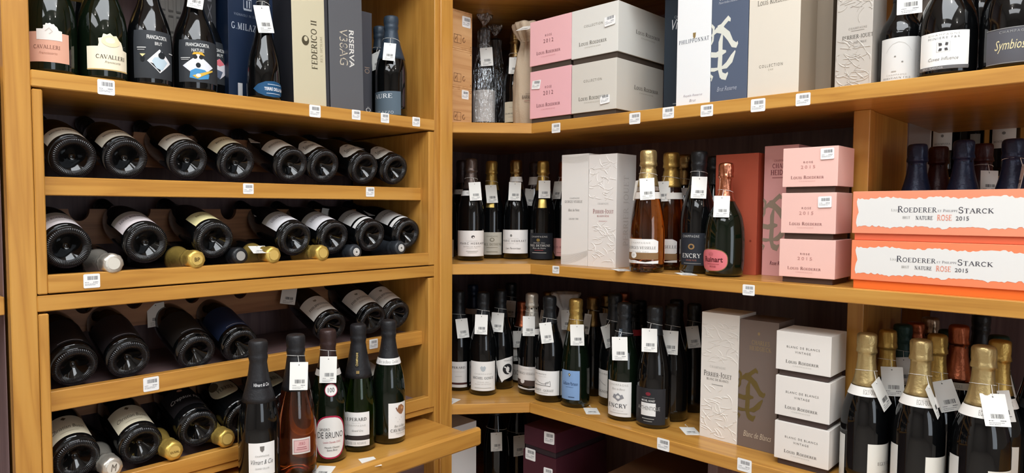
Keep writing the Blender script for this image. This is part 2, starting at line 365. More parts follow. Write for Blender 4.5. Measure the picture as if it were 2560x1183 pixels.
def patch(R0, a0, a1, z0, z1, rz, shape, off=.0005, nu=20, nv=6):
    """curved label: rz(z) radius, angles in radians, shapes cut by a list of outline points in fractions"""
    v = []; f = []
    if shape is None:
        for j in range(nv + 1):
            z = z0 + (z1 - z0) * j / nv
            for i in range(nu + 1):
                a = a0 + (a1 - a0) * i / nu; r = rz(z) + off; v.append((r * math.sin(a), -r * math.cos(a), z))
        for j in range(nv):
            for i in range(nu): o = j * (nu + 1) + i; f.append((o, o + 1, o + nu + 2, o + nu + 1))
        return meshd('label', v, f)
    bm = bmesh.new(); vs_ = [bm.verts.new((x, y, 0)) for x, y in shape]; bm.faces.new(vs_)
    for k in range(1, 16):
        bmesh.ops.bisect_plane(bm, geom=bm.verts[:] + bm.edges[:] + bm.faces[:], plane_co=(k / 16, 0, 0), plane_no=(1, 0, 0))
    for k in range(1, 5):
        bmesh.ops.bisect_plane(bm, geom=bm.verts[:] + bm.edges[:] + bm.faces[:], plane_co=(0, k / 5, 0), plane_no=(0, 1, 0))
    for q in bm.verts:
        a = a0 + (a1 - a0) * q.co.x; z = z0 + (z1 - z0) * q.co.y; r = rz(z) + off
        q.co = (r * math.sin(a), -r * math.cos(a), z)
    me = bpy.data.meshes.new('label'); bm.to_mesh(me); bm.free(); return me
def ell(n=28): return [(.5 + .5 * math.cos(2 * math.pi * i / n), .5 + .5 * math.sin(2 * math.pi * i / n)) for i in range(n)]
SHAPES = {
 'ell': ell(),
 'rose': [(0, 0), (1, 0), (1, .58), (.86, .60), (.84, .70), (.80, .80), (.74, .84), (.68, .95), (.60, .93), (.53, 1), (.46, .95), (.38, .97), (.35, .86), (.27, .84), (.28, .72), (.26, .63), (.0, .62)],
 'shield': [(.30, 0), (.42, .1), (.95, .22), (1, .3), (1, .98), (.96, 1), (.5, .96), (0, .84), (.06, .62), (.12, .3)],
 'wave': [(0, 0), (1, 0), (1, .42), (.8, .34), (.62, .2), (.45, .3), (.3, .42), (.15, .40), (0, .46)],
 'oval': [(.5 + .5 * math.copysign(abs(math.cos(2 * math.pi * i / 32)) ** .75, math.cos(2 * math.pi * i / 32)), .5 + .5 * math.copysign(abs(math.sin(2 * math.pi * i / 32)) ** .75, math.sin(2 * math.pi * i / 32))) for i in range(32)],
 'lens': [(0, .5), (.12, .78), (.3, .95), (.5, 1), (.7, .95), (.88, .78), (1, .5), (.88, .22), (.7, .05), (.5, 0), (.3, .05), (.12, .22)],
 'tab': [(0, 0), (.9, 0), (1, .1), (1, .85), (.93, .93), (.85, 1), (0, 1)],
 'shell': [(0, .35), (.06, .15), (.2, .03), (.4, .0), (.6, .08), (.8, .1), (1, .0), (1, .6), (.9, .82), (.7, .95), (.5, 1), (.3, .97), (.1, .75)],
}
def bottle(label, pos, yaw, H, R, prof='std', glass='black', foil=('black', .74), crumple=.0, band=None, labels=(), group=None, mtx=None, name='champagne_bottle', liquid=None, cat='bottle', cap=None):
    root = empty(name, pos, yaw, label, cat, group)
    if mtx: root.matrix_world = Matrix(mtx)
    gm = glass_mesh(prof, R, H)
    if glass in ('clear', 'brightgreen'): gm = gm.copy(); gm.materials.clear()
    g = bpy.data.objects.new('glass', gm); COL.objects.link(g); g.parent = root
    if not gm.materials:
        gm.materials.append(GL[glass]() if glass in ('clear', 'brightgreen') else GL['black']()); gm.materials.append(glass_ring() if glass not in ('clear', 'brightgreen') else GL[glass]())
    if glass == 'green':
        g.material_slots[0].link = 'OBJECT'; g.material_slots[0].material = GL[glass]()
    if liquid:
        col, lv = liquid; k = R / .044
        pp = [(.0004, .034 * k), (.008 * k, .032 * k), (.015 * k, .024 * k), (.024 * k, .012 * k), (R * .90, .006), (R * .94, .012)]
        n = 14
        for i in range(n + 1):
            z = .03 * H + (lv - .03) * H * i / n; pp.append((prof_r(prof, R, H, z) - .0022, z))
        lq = link('wine', lathe('wine', pp, 40), mat('wine_' + col, col, .02, trans=.97, ior=1.34), root)
    fm = foil[0]; z0 = foil[1] * H
    key = (prof, round(R, 4), round(H, 3), foil[1], crumple, int(abs(pos[0] * 100)) % 3)
    if key in FCACHE: me = FCACHE[key]
    else: me = foil_mesh(prof, R, H, z0, crumple, key[5]); FCACHE[key] = me
    fo = bpy.data.objects.new('foil', me); COL.objects.link(fo); fo.parent = root
    if not me.materials: me.materials.append(foilmat(fm))
    fo.material_slots[0].link = 'OBJECT'; fo.material_slots[0].material = foilmat(fm)
    if cap:
        cd = link('cap_disc', meshd('cap_disc', [(cap[1] * math.cos(i * .2618), cap[1] * math.sin(i * .2618), H + .0006) for i in range(24)], [tuple(range(24))]), metalink(cap[0]) if cap[0].startswith('@') else paper(cap[0]), fo)
        if cap[2]: prints(cap[2], cap[1] * 2, cap[1] * 2, lambda u, v, o: Vector((-u, -v, H + .0008 + o)), fo)
    rz = lambda z: prof_r(prof, R, H, z) + .0002
    rzf = lambda z: prof_r(prof, R, H, z) + .0011
    if band:
        z0, z1, col, pr = band
        me = patch(R, -math.pi, math.pi, z0 * H, z1 * H, rzf, None, .0003, 36, 3)
        bo = link('neck_band', me, paper(col), root, True)
        if pr:
            rb = rzf((z0 + z1) / 2 * H); zm = (z0 + z1) / 2 * H
            def pl(u, v, o): return Vector(((rzf(zm + v) + o) * math.sin(u / rb), -(rzf(zm + v) + o) * math.cos(u / rb), zm + v))
            prints(pr, 2 * math.pi * rb, (z1 - z0) * H, pl, bo, cut=.004)
    for li, L in enumerate(labels):
        a0, a1, z0, z1, col = L[:5]; shape = L[5] if len(L) > 5 else None; pr = L[6] if len(L) > 6 else ()
        rr = rzf if (z0 + z1) / 2 > foil[1] * H else rz
        me = patch(R, a0, a1, z0, z1, rr, SHAPES[shape] if isinstance(shape, str) else shape, .0004 + li * .0004)
        mm = metalink(col) if col.startswith('@') else paper(col)
        lo = link('label', me, mm, root, True)
        if pr:
            zm = (z0 + z1) / 2; ac = (a0 + a1) / 2; Rm = rr(zm)
            def pl(u, v, o, zm=zm, ac=ac, Rm=Rm, rr=rr, q=.0004 + li * .0004): return Vector(((rr(zm + v) + o + q) * math.sin(ac + u / Rm), -(rr(zm + v) + o + q) * math.cos(ac + u / Rm), zm + v))
            prints(pr, (a1 - a0) * Rm, z1 - z0, pl, lo, cut=.004)
    return root
# ------------------------------------------------------------------ tags and stickers
def bars(w, h, seed):
    rn = random.Random(seed); v = []; f = []; x = -w / 2
    while x < w / 2:
        b = rn.choice((.012, .02, .03)) * w * 1.3; o = len(v); v += [(x, 0, -h / 2), (x + b, 0, -h / 2), (x + b, 0, h / 2), (x, 0, h / 2)]; f.append((o, o + 1, o + 2, o + 3)); x += b + rn.choice((.012, .02, .03)) * w * 1.3
    return v, f
def dashes(rows, seed):
    rn = random.Random(seed); v = []; f = []
    for x0, x1, z, h in rows:
        x = x0
        while x < x1:
            b = rn.uniform(.0008, .0022); e = min(x + b, x1); o = len(v); v += [(x, 0, z - h / 2), (e, 0, z - h / 2), (e, 0, z + h / 2), (x, 0, z + h / 2)]; f.append((o, o + 1, o + 2, o + 3)); x = e + rn.uniform(.0005, .001)
    return v, f
def rounded(w, h, r, n=4):
    o = []
    for cx, cy, a in ((w/2-r, h/2-r, 0), (-w/2+r, h/2-r, 90), (-w/2+r, -h/2+r, 180), (w/2-r, -h/2+r, 270)):
        for i in range(n + 1): q = math.radians(a + 90 * i / n); o.append((cx + r * math.cos(q), cy + r * math.sin(q)))
    return o
def slab(name, outline, t):
    n = len(outline); v = [(x, -t / 2, z) for x, z in outline] + [(x, t / 2, z) for x, z in outline]
    f = [tuple(range(n)), tuple(range(2 * n - 1, n - 1, -1))] + [(i, i + n, (i + 1) % n + n, (i + 1) % n) for i in range(n)]
    bm = bmesh.new(); b = [bm.verts.new(p) for p in v]
    for q in f: bm.faces.new([b[i] for i in q])
    return bm_mesh(bm, name)
TAGW, TAGH = .040, .062
def _mk(name, vf, m):
    me = meshd(name, *vf); me.materials.append(m); return me
CARD = slab('card', rounded(TAGW, TAGH, .0006, 1), .0005); CARD.materials.append(paper('#eceae4'))
TBAR = [_mk('barcode', bars(.021, .0085, s), ink('#3c3c40')) for s in range(4)]
TPRN = [_mk('fine_print', dashes([(-.014, -.006, 0, .0013), (.004, .0135, 0, .0018), (-.014, .010, -.004, .0010), (-.014, .004, -.007, .0010)], s), ink('#6a6a6e')) for s in range(4)]
HOLE = meshd('hole', [(.0014 * math.cos(i * .785), 0, .0014 * math.sin(i * .785)) for i in range(8)], [tuple(range(8))]); HOLE.materials.append(ink('#222222'))
STICK = slab('sticker', rounded(.034, .031, .003), .0004); STICK.materials.append(paper('#f1f0ee'))
SBAR = [_mk('barcode', bars(.021, .0085, s + 9), ink('#55555a')) for s in range(4)]
SPRN = [_mk('fine_print', dashes([(-.014, -.006, 0, .0013), (.003, .013, 0, .002), (-.014, .012, -.0035, .0010), (-.014, .008, -.006, .0010)], s + 5), ink('#77777c')) for s in range(4)]
def child(name, me, parent, loc=(0, 0, 0)):
    o = bpy.data.objects.new(name, me); COL.objects.link(o); o.parent = parent; o.location = loc; return o
def price_tag(label, pos, yaw, tilt, roll, sc=1.0, neck=None, k=0, low=-.012, group='hanging price tags'):
    """card with hole, barcode, small print and a loop of string; neck = (axis x, axis y, z, radius) of the neck it hangs on"""
    r = empty('price_tag', pos, 0, label, 'price tag', group)
    M = Matrix.Translation(pos) @ Matrix.Rotation(yaw, 4, 'Z') @ Matrix.Rotation(tilt, 4, 'X') @ Matrix.Rotation(roll, 4, 'Y') @ Matrix.Scale(sc, 4)
    r.matrix_world = M
    child('card', CARD, r)
    child('barcode', TBAR[k % 4], r, (.002, -.0005, low)); child('fine_print', TPRN[k % 4], r, (.001, -.0005, low - .0085)); child('hole', HOLE, r, (0, -.0005, TAGH / 2 - .006))
    if neck:
        ax, ay, z, rad = neck; Mi = M.inverted()
        hole = M @ Vector((0, -.0006, TAGH / 2 - .006)); a0 = math.atan2(hole.y - ay, hole.x - ax)
        pts = [hole]
        for i in range(21):
            a = a0 + (i / 20) * 2 * math.pi; pts.append(Vector((ax + (rad + .0012) * math.cos(a), ay + (rad + .0012) * math.sin(a), z + .004 * math.cos(a - a0 + .6) - .002)))
        pts.append(hole + Vector((.0004, 0, 0)))
        me = tube('string', [Mi @ p for p in pts], .00055 / sc, 4); link('string', me, paper('#e6e4de'), r)
    return r
def lying_card(label, pos, rz, k=0, name='price_tag', string=True, tilt=0):
    r = empty(name, pos, 0, label, 'price tag', 'price cards lying on the shelves')
    r.matrix_world = Matrix.Translation(pos) @ Matrix.Rotation(rz, 4, 'Z') @ Matrix.Rotation(-math.pi / 2 + tilt, 4, 'X')
    child('card', CARD, r); child('barcode', TBAR[k % 4], r, (0, -.0005, -.008)); child('fine_print', TPRN[k % 4], r, (0, -.0005, -.017))
    if string:
        me = tube('string', [(0, -.0008, .026), (.004, -.001, .034), (-.002, -.004, .040), (.003, -.003, .047), (.001, -.001, .043)], .0005, 4); link('string', me, paper('#e6e4de'), r)
    return r
def price_sticker(label, pos, yaw, roll=0, sc=1.0, k=0, tilt=0, group='price stickers on shelf edges', torn=False):
    r = empty('price_sticker', pos, 0, label, 'price sticker', group)
    r.matrix_world = Matrix.Translation(pos) @ Matrix.Rotation(yaw, 4, 'Z') @ Matrix.Rotation(tilt, 4, 'X') @ Matrix.Rotation(roll, 4, 'Y') @ Matrix.Scale(sc, 4)
    child('paper', STICK, r); child('barcode', SBAR[k % 4], r, (.002, -.0004, .0065)); child('fine_print', SPRN[k % 4], r, (0, -.0004, -.003))
    return r
# ------------------------------------------------------------------ gift boxes
def face_place(w, h, x0, z0, y): return lambda u, v, o: Vector((x0 + w / 2 + u, y - o, z0 + h / 2 + v))
def side_place(w, h, x, y0, z0): return lambda u, v, o: Vector((x + o, y0 + w / 2 + u, z0 + h / 2 + v))
def gift_box(label, pos, yaw, w, d, h, col, front=(), side=(), base=None, rough=.45, emb=None, sidecol=None, group=None, cat='gift box', roll=0, name='gift_box', lid=None, bev=.0012, metal=0, top=None):
    """pos = front lower left corner, width along local x, depth along local y; base = (height, colour, inset) of a plinth showing under the lid"""
    r = empty(name, pos, yaw, label, cat, group)
    if roll: r.rotation_euler = (0, roll, yaw)
    z0 = 0
    if base:
        bh, bc, ins = base
        link('base', boxmesh('base', (ins, ins, 0), (w - ins, d - ins, bh + .003), .0005), mat('card_' + bc, bc, .5, spec=.3), r); z0 = bh
    m = mat('card_' + col + str(metal), col, rough, spec=.35, metal=metal)
    b = link('lid' if base else 'body', boxmesh('body', (0, 0, z0), (w, d, h), bev, 2), m, r)
    if sidecol:
        sm = mat('card_' + sidecol, sidecol, .5, spec=.3); b.data.materials.append(sm)
        for p in b.data.polygons:
            if abs(p.normal.y) < .7: p.material_index = 1
    if lid:
        link('lid_seam', boxmesh('lid_seam', (-.0004, -.0004, h - lid - .0006), (w + .0004, d + .0004, h - lid), 0), mat('card_seam', '#8d8378', .6), r)
    if front: prints(front, w, h - z0, face_place(w, h - z0, 0, z0, 0), b, split=True)
    if side: prints(side, d, h - z0, side_place(d, h - z0, w, 0, z0), b, split=True)
    if emb: emboss(b, w, h, d, emb, m)
    return r
def emboss(parent, w, h, d, seed, m):
    """raised vine and petal relief on a paper box front"""
    rn = random.Random(seed); v = []; f = []
    def ridge(pts, wd):
        n = len(pts)
        for i in range(n):
            a = pts[max(i-1,0)]; b = pts[min(i+1,n-1)]; dx, dz = b[0]-a[0], b[1]-a[1]; l = math.hypot(dx, dz) or 1
            k = wd * math.sin(math.pi * (i + .4) / (n - .2)) ; nx, nz = -dz / l * k, dx / l * k
            for s, o in ((1, 0), (.3, .0011), (-.3, .0011), (-1, 0)): v.append((min(max(pts[i][0] + nx * s, .001), w - .001), -o + .0001, pts[i][1] + nz * s))
        o = len(v) - 4 * n
        for i in range(n - 1):
            for k in range(3): f.append((o + 4*i + k, o + 4*i + k + 1, o + 4*i + k + 5, o + 4*i + k + 4))
    for za, zb in ((.04, .40), (.61, .93)):
        v.clear(); f.clear()
        for _ in range(46):
            x, z = rn.uniform(.08, .92) * w, rn.uniform(za, zb) * h; a = rn.choice((-.6, -.2, .3, 2.7, -2.6)) + rn.uniform(-.4, .4); pts = []; c = rn.uniform(-55, 55)
            st = rn.uniform(.002, .0048)
            for i in range(8): pts.append((min(max(x, .003), w - .003), z)); x += st * math.cos(a); z += st * math.sin(a); a += c * st
            ridge(pts, rn.uniform(.0010, .0026))
        link('embossing', meshd('embossing', v, f), m, parent, True)

# ------------------------------------------------------------------ special wraps
def crate(label, pos, w, d, h, k):
    """pale wooden bottle crate: sliding lid board, front board, stamped mark and finger hole"""
    r = empty('wooden_crate', pos, math.pi / 2, label, 'crate', 'stacked wooden crates')
    for nm, lo, hi, ax in (('front_board', (0, 0, .006), (w, .008, h - .006), 'y'), ('bottom_board', (0, 0, 0), (w, d, .006), 'x'), ('lid_board', (0, 0, h - .006), (w, d, h), 'x'), ('side_board', (0, .008, .006), (.008, d, h - .006), 'x'), ('side_board', (w - .008, .008, .006), (w, d, h - .006), 'x'), ('back_board', (.008, d - .008, .006), (w - .008, d, h - .006), 'y')):
        link(nm, boxmesh(nm, lo, hi, .0008), pine(ax), r)
    fb = [o for o in r.children if o.name.startswith('front_board')][0]
    prints([('s', [(.42, .15), (.42, .36), (.64, .36), (.64, .15), (.42, .15)], .012, '#6a4630'), ('s', [(.52, .15), (.52, .36)], .01, '#6a4630'), ('s', [(.46, .22), (.49, .30)], .02, '#6a4630'), ('s', _arc(.73, .25, .035, .06, 60, 360), .014, '#5a3a28'), ('e', .95, .90, .018, .03, '#3a2a20'), ('e', .95, .10, .018, .03, '#3a2a20')], w, h, face_place(w, h, 0, 0, 0), fb)
    return r
def film_mat(key, clear, col):
    if key in MATS: return MATS[key]
    m = bpy.data.materials.new(key); m.use_nodes = True; nt = m.node_tree; N = nt.nodes; N.remove(N['Principled BSDF'])
    tr = N.new('ShaderNodeBsdfTransparent'); gl = N.new('ShaderNodeBsdfGlossy'); gl.inputs['Roughness'].default_value = .22; gl.inputs['Color'].default_value = lin(col)
    mx = N.new('ShaderNodeMixShader'); mx.inputs[0].default_value = 1 - clear; tc = N.new('ShaderNodeTexCoord'); mp = N.new('ShaderNodeMapping'); mp.inputs['Scale'].default_value = (90, 90, 16)
    n = N.new('ShaderNodeTexNoise'); n.inputs['Scale'].default_value = 1.6; n.inputs['Detail'].default_value = 3; bp = N.new('ShaderNodeBump'); bp.inputs['Strength'].default_value = 1; bp.inputs['Distance'].default_value = .012
    nt.links.new(tc.outputs['Object'], mp.inputs[0]); nt.links.new(mp.outputs[0], n.inputs['Vector']); nt.links.new(n.outputs['Fac'], bp.inputs['Height']); nt.links.new(bp.outputs[0], gl.inputs['Normal'])
    df = N.new('ShaderNodeBsdfTranslucent'); df.inputs['Color'].default_value = lin('#ffffff'); m2 = N.new('ShaderNodeMixShader'); m2.inputs[0].default_value = .02
    nt.links.new(tr.outputs[0], mx.inputs[1]); nt.links.new(gl.outputs[0], mx.inputs[2]); nt.links.new(mx.outputs[0], m2.inputs[1]); nt.links.new(df.outputs[0], m2.inputs[2]); nt.links.new(m2.outputs[0], N['Material Output'].inputs[0])
    MATS[key] = m; return m
def cellophane(label, pos, H, R, seed):
    rn = random.Random(seed); r = empty('cellophane_wrap', pos, 0, label, 'wrapping')
    m = film_mat('cellophane', .72, '#eef2f6')
    ph = [rn.uniform(0, 6.28) for _ in range(5)]
    p = [(prof_r('std', R, H, z * H) + .003 + .003 * z, z * H + .001) for z in (0, .1, .2, .3, .4, .5, .58, .66, .74, .82, .9, .97)]
    def cr(a, z): return .0016 * (math.sin(11 * a + ph[0] + 20 * z) + math.sin(17 * a + ph[1] - 33 * z) * .7)
    link('film', lathe('film', p, 60, crinkle=cr, cap=False), m, r, True)
    q = [(.012, H * .97 + .002), (.006, H + .006), (.004, H + .012), (.012, H + .022), (.022, H + .036), (.02, H + .044)]
    def cr2(a, z): return (z - H) * .16 * (math.sin(5 * a + ph[2]) + .7 * math.sin(9 * a + ph[3]))
    link('twisted_top', lathe('twisted_top', q, 40, crinkle=cr2, cap=False), film_mat('cellophane_top', .45, '#d8cfc8'), r, True)
    return r
def cloth_bag(label, pos, H, R, white=False):
    r = empty('bottle_bag', pos, .65, label, 'bottle bag' if not white else 'wrapping')
    m = mat('tissue' if white else 'bag_cloth', '#c4bfbb' if white else '#c3b199', .85, bump=.35, bscale=260 if not white else 60)
    pr = [(.9, 0), (1.06, .03), (1.06, .2), (1.03, .4), (1.02, .52), (.92, .62), (.76, .70), (.56, .77), (.46, .81), (.45, .835), (.66, .865), (.95, .92), (1.15, .98), (1.10, 1.0), (.95, .985), (.6, .93), (.3, .88)]
    rn = random.Random(int(pos[0] * 1000)); ph = [rn.uniform(0, 6.28) for _ in range(4)]
    def cr(a, z):
        f = z / H; return R * (.05 * math.sin(6 * a + ph[0] + 9 * f) + .10 * max(0, f - .5) * 2 * math.sin(9 * a + ph[1]) + .05 * math.sin(3 * a + ph[2] + 14 * f) + .025 * math.sin(14 * a + 40 * f))
    b = link('bag', lathe('bag', [(x * R, z * H) for x, z in pr], 48, crinkle=cr, cap=True), m, r, True)
    if not white:
        pts = [(.47 * R * math.cos(a * .3) + .0, -.47 * R * math.sin(a * .3), .825 * H) for a in range(22)]
        link('drawstring', tube('drawstring', pts, .0012, 5), mat('cord', '#d8ccb8', .8), r)
        def pl(u, v, o): return Vector((1.075 * R * math.sin(u / R), -(1.09 * R + o) * math.cos(u / R), .27 * H + v))
        prints([('t', 'BARMAUX', .62, .6, .6, .3, '#4a3c34', 'r'), ('r', .62, .9, .3, .05, '#9a8a78'), ('r', .62, .25, .4, .05, '#9a6a60')], R * 1.6, .035, pl, b, cut=.004, off0=.002)
    return r
# ------------------------------------------------------------------ the room
ZT, ZM, ZL, TH = 1.757, 1.3367, .9128, .031
YF, XB, YB = 1.572, -.46, 2.09      # front of the right shelves, back of the left side, back of the right side
def struct(name, lo, hi, m): o = board(name, lo, hi, m, None, 0, 'structure'); return o
wallm = mat('wall_plaster', '#b5aca4', .9, bump=.1, bscale=8); 
struct('floor', (-.6, -3.6, -.05), (4.6, 3.8, 0), mat('floor_tile', '#c4b9ae', .35))
struct('ceiling', (-.6, -3.6, 3.12), (4.6, 3.8, 3.2), mat('ceiling_paint', '#e6e4df', .9))
struct('wall_left', (-.6, -3.6, 0), (-.5, 3.8, 3.12), wallm); struct('wall_back', (-.5, 3.7, 0), (4.6, 3.8, 3.12), wallm)
struct('wall_right', (4.5, -3.6, 0), (4.6, 3.7, 3.12), wallm); struct('wall_front', (-.5, -3.6, 0), (4.5, -3.5, 3.12), wallm)
# ------------------------------------------------------------------ left cabinet
L = empty('shelf_cabinet', (0, .8, 0), 0, 'honey wood cabinet with two pull-out bottle racks below a display shelf', 'cabinet')
XBL = -.39
board('stile', (-.03, .2565, 0), (0, .2996, 2.9), oak('z'), L, .002)
board('side_panel', (XBL, .262, 0), (-.03, .2996, 2.9), oak('z'), L)
board('side_panel', (XBL, 1.312, 0), (-.001, 1.330, 2.9), oak('z'), L)
board('stile', (-.03, 1.330, 0), (.006, 1.379, 2.9), oak('z'), L, .002)
board('partition', (XB, 1.330, 0), (-.031, 1.379, 2.9), oak('z'), L)
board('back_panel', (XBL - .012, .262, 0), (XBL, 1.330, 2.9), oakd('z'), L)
board('shelf', (XBL, .2996, ZT - TH), (0, 1.312, ZT), oak('y'), L, .002)
board('shelf', (XBL, .2996, 2.18), (0, 1.312, 2.21), oak('y'), L, .002)
board('divider_shelf', (XBL, .2996, 1.3063), (-.0005, 1.312, 1.3367), oak('y'), L, .0015)
board('divider_shelf', (XBL, .2996, .905), (-.004, 1.312, .921), oak('y'), L, .0015)
board('plinth_panel', (-.06, .2996, .1), (-.045, 1.312, .84), oakd('y'), L)
def notched(name, y0, y1, z0, z1, x, cuts, r, m, parent):
    """upright board whose top edge is cut by half-round notches for the bottle necks"""
    pts = [(y0, z0), (y1, z0), (y1, z1)]
    for c in sorted(cuts, reverse=True):
        for i in range(11):
            a = math.pi * i / 10; pts.append((c + r * math.cos(a), z1 - r * 1.25 * math.sin(a)))
    pts.append((y0, z1))
    me = slab(name, [(p[0], p[1]) for p in pts], .014)
    o = link(name, me, m); o.rotation_euler = (0, 0, math.pi / 2)
    o.parent = parent; o.location = Vector((x, 0, 0)) - parent.location
    return o
def rack(label, z0, z1, rail_a, rail_b, rx, floor_a, floor_b, nb, cuts):
    d = empty('bottle_rack', (0, .8, z0), 0, label, 'bottle rack', 'pull-out bottle racks')
    board('side_panel', (-.37, .3005, z0), (.0, .318, z1), oak('z'), d, .002)
    board('side_panel', (-.37, 1.289, z0), (.0, 1.3112, z1), oak('z'), d, .002)
    board('front_rail', (rx - .02, .318, rail_a[0]), (rx, 1.289, rail_a[1]), oak('y'), d, .0015)
    board('front_rail', (-.02, .318, rail_b[0]), (.001, 1.289, rail_b[1]), oak('y'), d, .0015)
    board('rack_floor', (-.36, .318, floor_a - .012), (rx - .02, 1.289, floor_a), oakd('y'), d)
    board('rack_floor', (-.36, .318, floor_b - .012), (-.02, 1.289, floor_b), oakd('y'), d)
    for (za, zb, x), c in zip(nb, cuts): notched('neck_board', .319, 1.288, za, zb, x, c, .022, oakm('y'), d)
    return d
rack('upper pull-out bottle rack holding two rows of bottles under the display shelf', 1.339, 1.722, (1.526, 1.562), (1.340, 1.375), -.033, 1.548, 1.358,
     [(1.60, 1.682, -.235), (1.42, 1.500, -.235)], [[.44, .535, .66, .77, .90, .985, 1.10, 1.20], [.435, .57, .68, .79, .90, 1.03, 1.13, 1.22]])
rack('lower pull-out bottle rack holding two rows of bottles above the tray', .921, 1.302, (1.105, 1.145), (.923, .956), -.028, 1.132, .938,
     [(1.222, 1.290, -.235), (1.03, 1.10, -.235)], [[.44, .55, .69, .82, .97, 1.10, 1.19], [.45, .56, .70, .85, .97, 1.10]])
t = empty('pull_out_tray', (.08, .8, .85), 0, 'wooden pull-out tray carrying five upright bottles below the racks', 'tray')
board('tray_board', (-.36, .31, .866), (.157, 1.289, .888), oak('y'), t)
board('front_board', (.157, .26, .850), (.178, 1.327, .899), oak('y'), t, .006)
# ------------------------------------------------------------------ neighbouring cabinet at the left edge
n = empty('shelf_cabinet', (0, 0, 0), 0, 'edge of a further wooden cabinet cut off at the far left border', 'cabinet')
board('shelf', (-.38, -.35, ZM - TH - .003), (-.03, .2525, ZM), oak('y'), n); board('shelf', (-.38, -.35, ZT - .025), (-.03, .2545, ZT + .004), oak('y'), n)
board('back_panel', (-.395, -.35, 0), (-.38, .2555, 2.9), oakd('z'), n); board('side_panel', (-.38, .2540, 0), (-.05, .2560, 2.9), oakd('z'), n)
# ------------------------------------------------------------------ corner and right-hand shelving
c = empty('corner_shelving', (.3, 1.8, 0), 0, 'honey wood corner shelving with deep shelves and a chamfered inner corner', 'shelving')
def corner_shelf(z, th=TH, xr=2.3):
    o2 = [(XB, 1.3795), (-.004, 1.3795), (.145, YF), (.145, YB), (XB, YB)]
    for nm, pts, ax in (('corner_shelf', o2, 'd'), ('shelf', [(.1452, YF), (xr, YF), (xr, 2.43), (.9765, 2.43), (.9765, YB), (.1452, YB)], 'x')):
        nn = len(pts); bm = bmesh.new(); lo = [bm.verts.new((p[0] - .3, p[1] - 1.8, z - th)) for p in pts]; hi = [bm.verts.new((p[0] - .3, p[1] - 1.8, z)) for p in pts]
        bm.faces.new(hi); bm.faces.new(lo[::-1])
        for i in range(nn): bm.faces.new((lo[i], lo[(i + 1) % nn], hi[(i + 1) % nn], hi[i]))
        bmesh.ops.bevel(bm, geom=[e for e in bm.edges], offset=.0015, segments=1, affect='EDGES')
        link(nm, bm_mesh(bm, nm), oak(ax), c)
for z in (ZT, ZM, ZL, .49, 2.18): corner_shelf(z)
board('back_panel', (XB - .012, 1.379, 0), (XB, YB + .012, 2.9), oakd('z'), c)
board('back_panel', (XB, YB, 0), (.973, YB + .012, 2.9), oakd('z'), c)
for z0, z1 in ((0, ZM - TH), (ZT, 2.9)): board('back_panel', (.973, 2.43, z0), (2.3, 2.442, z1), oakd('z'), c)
fu = empty('shelf_cabinet', (1.5, 2.7, 0), 0, 'further wooden shelf seen through the open back behind the foil necks', 'cabinet')
board('shelf', (.3, 2.53, 1.57), (2.3, 2.85, 1.5995), oak('x'), fu); board('back_panel', (.3, 2.85, 0), (2.3, 2.865, 2.6), oak('z'), fu)
board('side_panel', (.28, 2.53, 0), (.30, 2.865, 2.6), oak('z'), fu); board('pale_panel', (.5, 2.445, 1.2), (.955, 2.455, 2.1), mat('panel_pale', '#b5aaa2', .5), fu)
for z0, z1 in ((ZL, ZM - TH), (ZM, ZT - TH), (ZT, 2.149), (2.18, 2.9)):
    board('upright_post', (.943, 1.741, z0), (.976, 1.775, z1), oak('z'), c); board('upright_panel', (.947, 1.775, z0), (.973, YB, z1), oak('z'), c)
board('upright_panel', (.66, 1.66, .49), (.685, YB, ZL - TH), oakd('z'), c)
board('plinth', (-.2, 1.75, 0), (2.3, 1.78, .459), oakd('x'), c)

# ------------------------------------------------------------------ things on the shelves
bottle('large bottle with pink label and silver flower beside the left stile', (-0.075, 0.3508, 1.757), 1.3403, 0.315, 0.0475, 'bell', labels=[(-0.8182, 0.7103, 0.0231, 0.0797, '#d9a48d', None, [('t', 'CAVALLERI', 0.45, 0.5, 0.62, 0.13, '#8a5f50', 'r'), ('t', 'Franciacorta', 0.48, 0.3, 0.42, 0.08, '#b98770', 'i')]), (-0.4821, 0.4288, 0.0646, 0.097, '#e6dfd8', 'rose', [('s', [(0.35, 0.5), (0.5, 0.7), (0.62, 0.5), (0.5, 0.35)], 0.05, '#c9bfb6')])], glass='green', foil=('rosegold', 0.72))
bottle('large dark bottle with cream label topped by a cream rose', (-0.075, 0.4473, 1.757), 1.2801, 0.315, 0.0475, 'bell', labels=[(-0.6426, 1.1246, 0.0217, 0.0964, '#efe6cd', 'rose', [('t', 'CAVALLERI', 0.55, 0.36, 0.68, 0.11, '#4a4236', 'r'), ('t', 'Franciacorta', 0.58, 0.22, 0.36, 0.06, '#8d8470', 'i'), ('e', 0.55, 0.78, 0.42, 0.3, '#eee0b8'), ('e', 0.53, 0.8, 0.22, 0.16, '#f4ecd2'), ('r', 0.5, 0.02, 1.0, 0.02, '#c9a95c')])], glass='green', foil=('gold', 0.72))
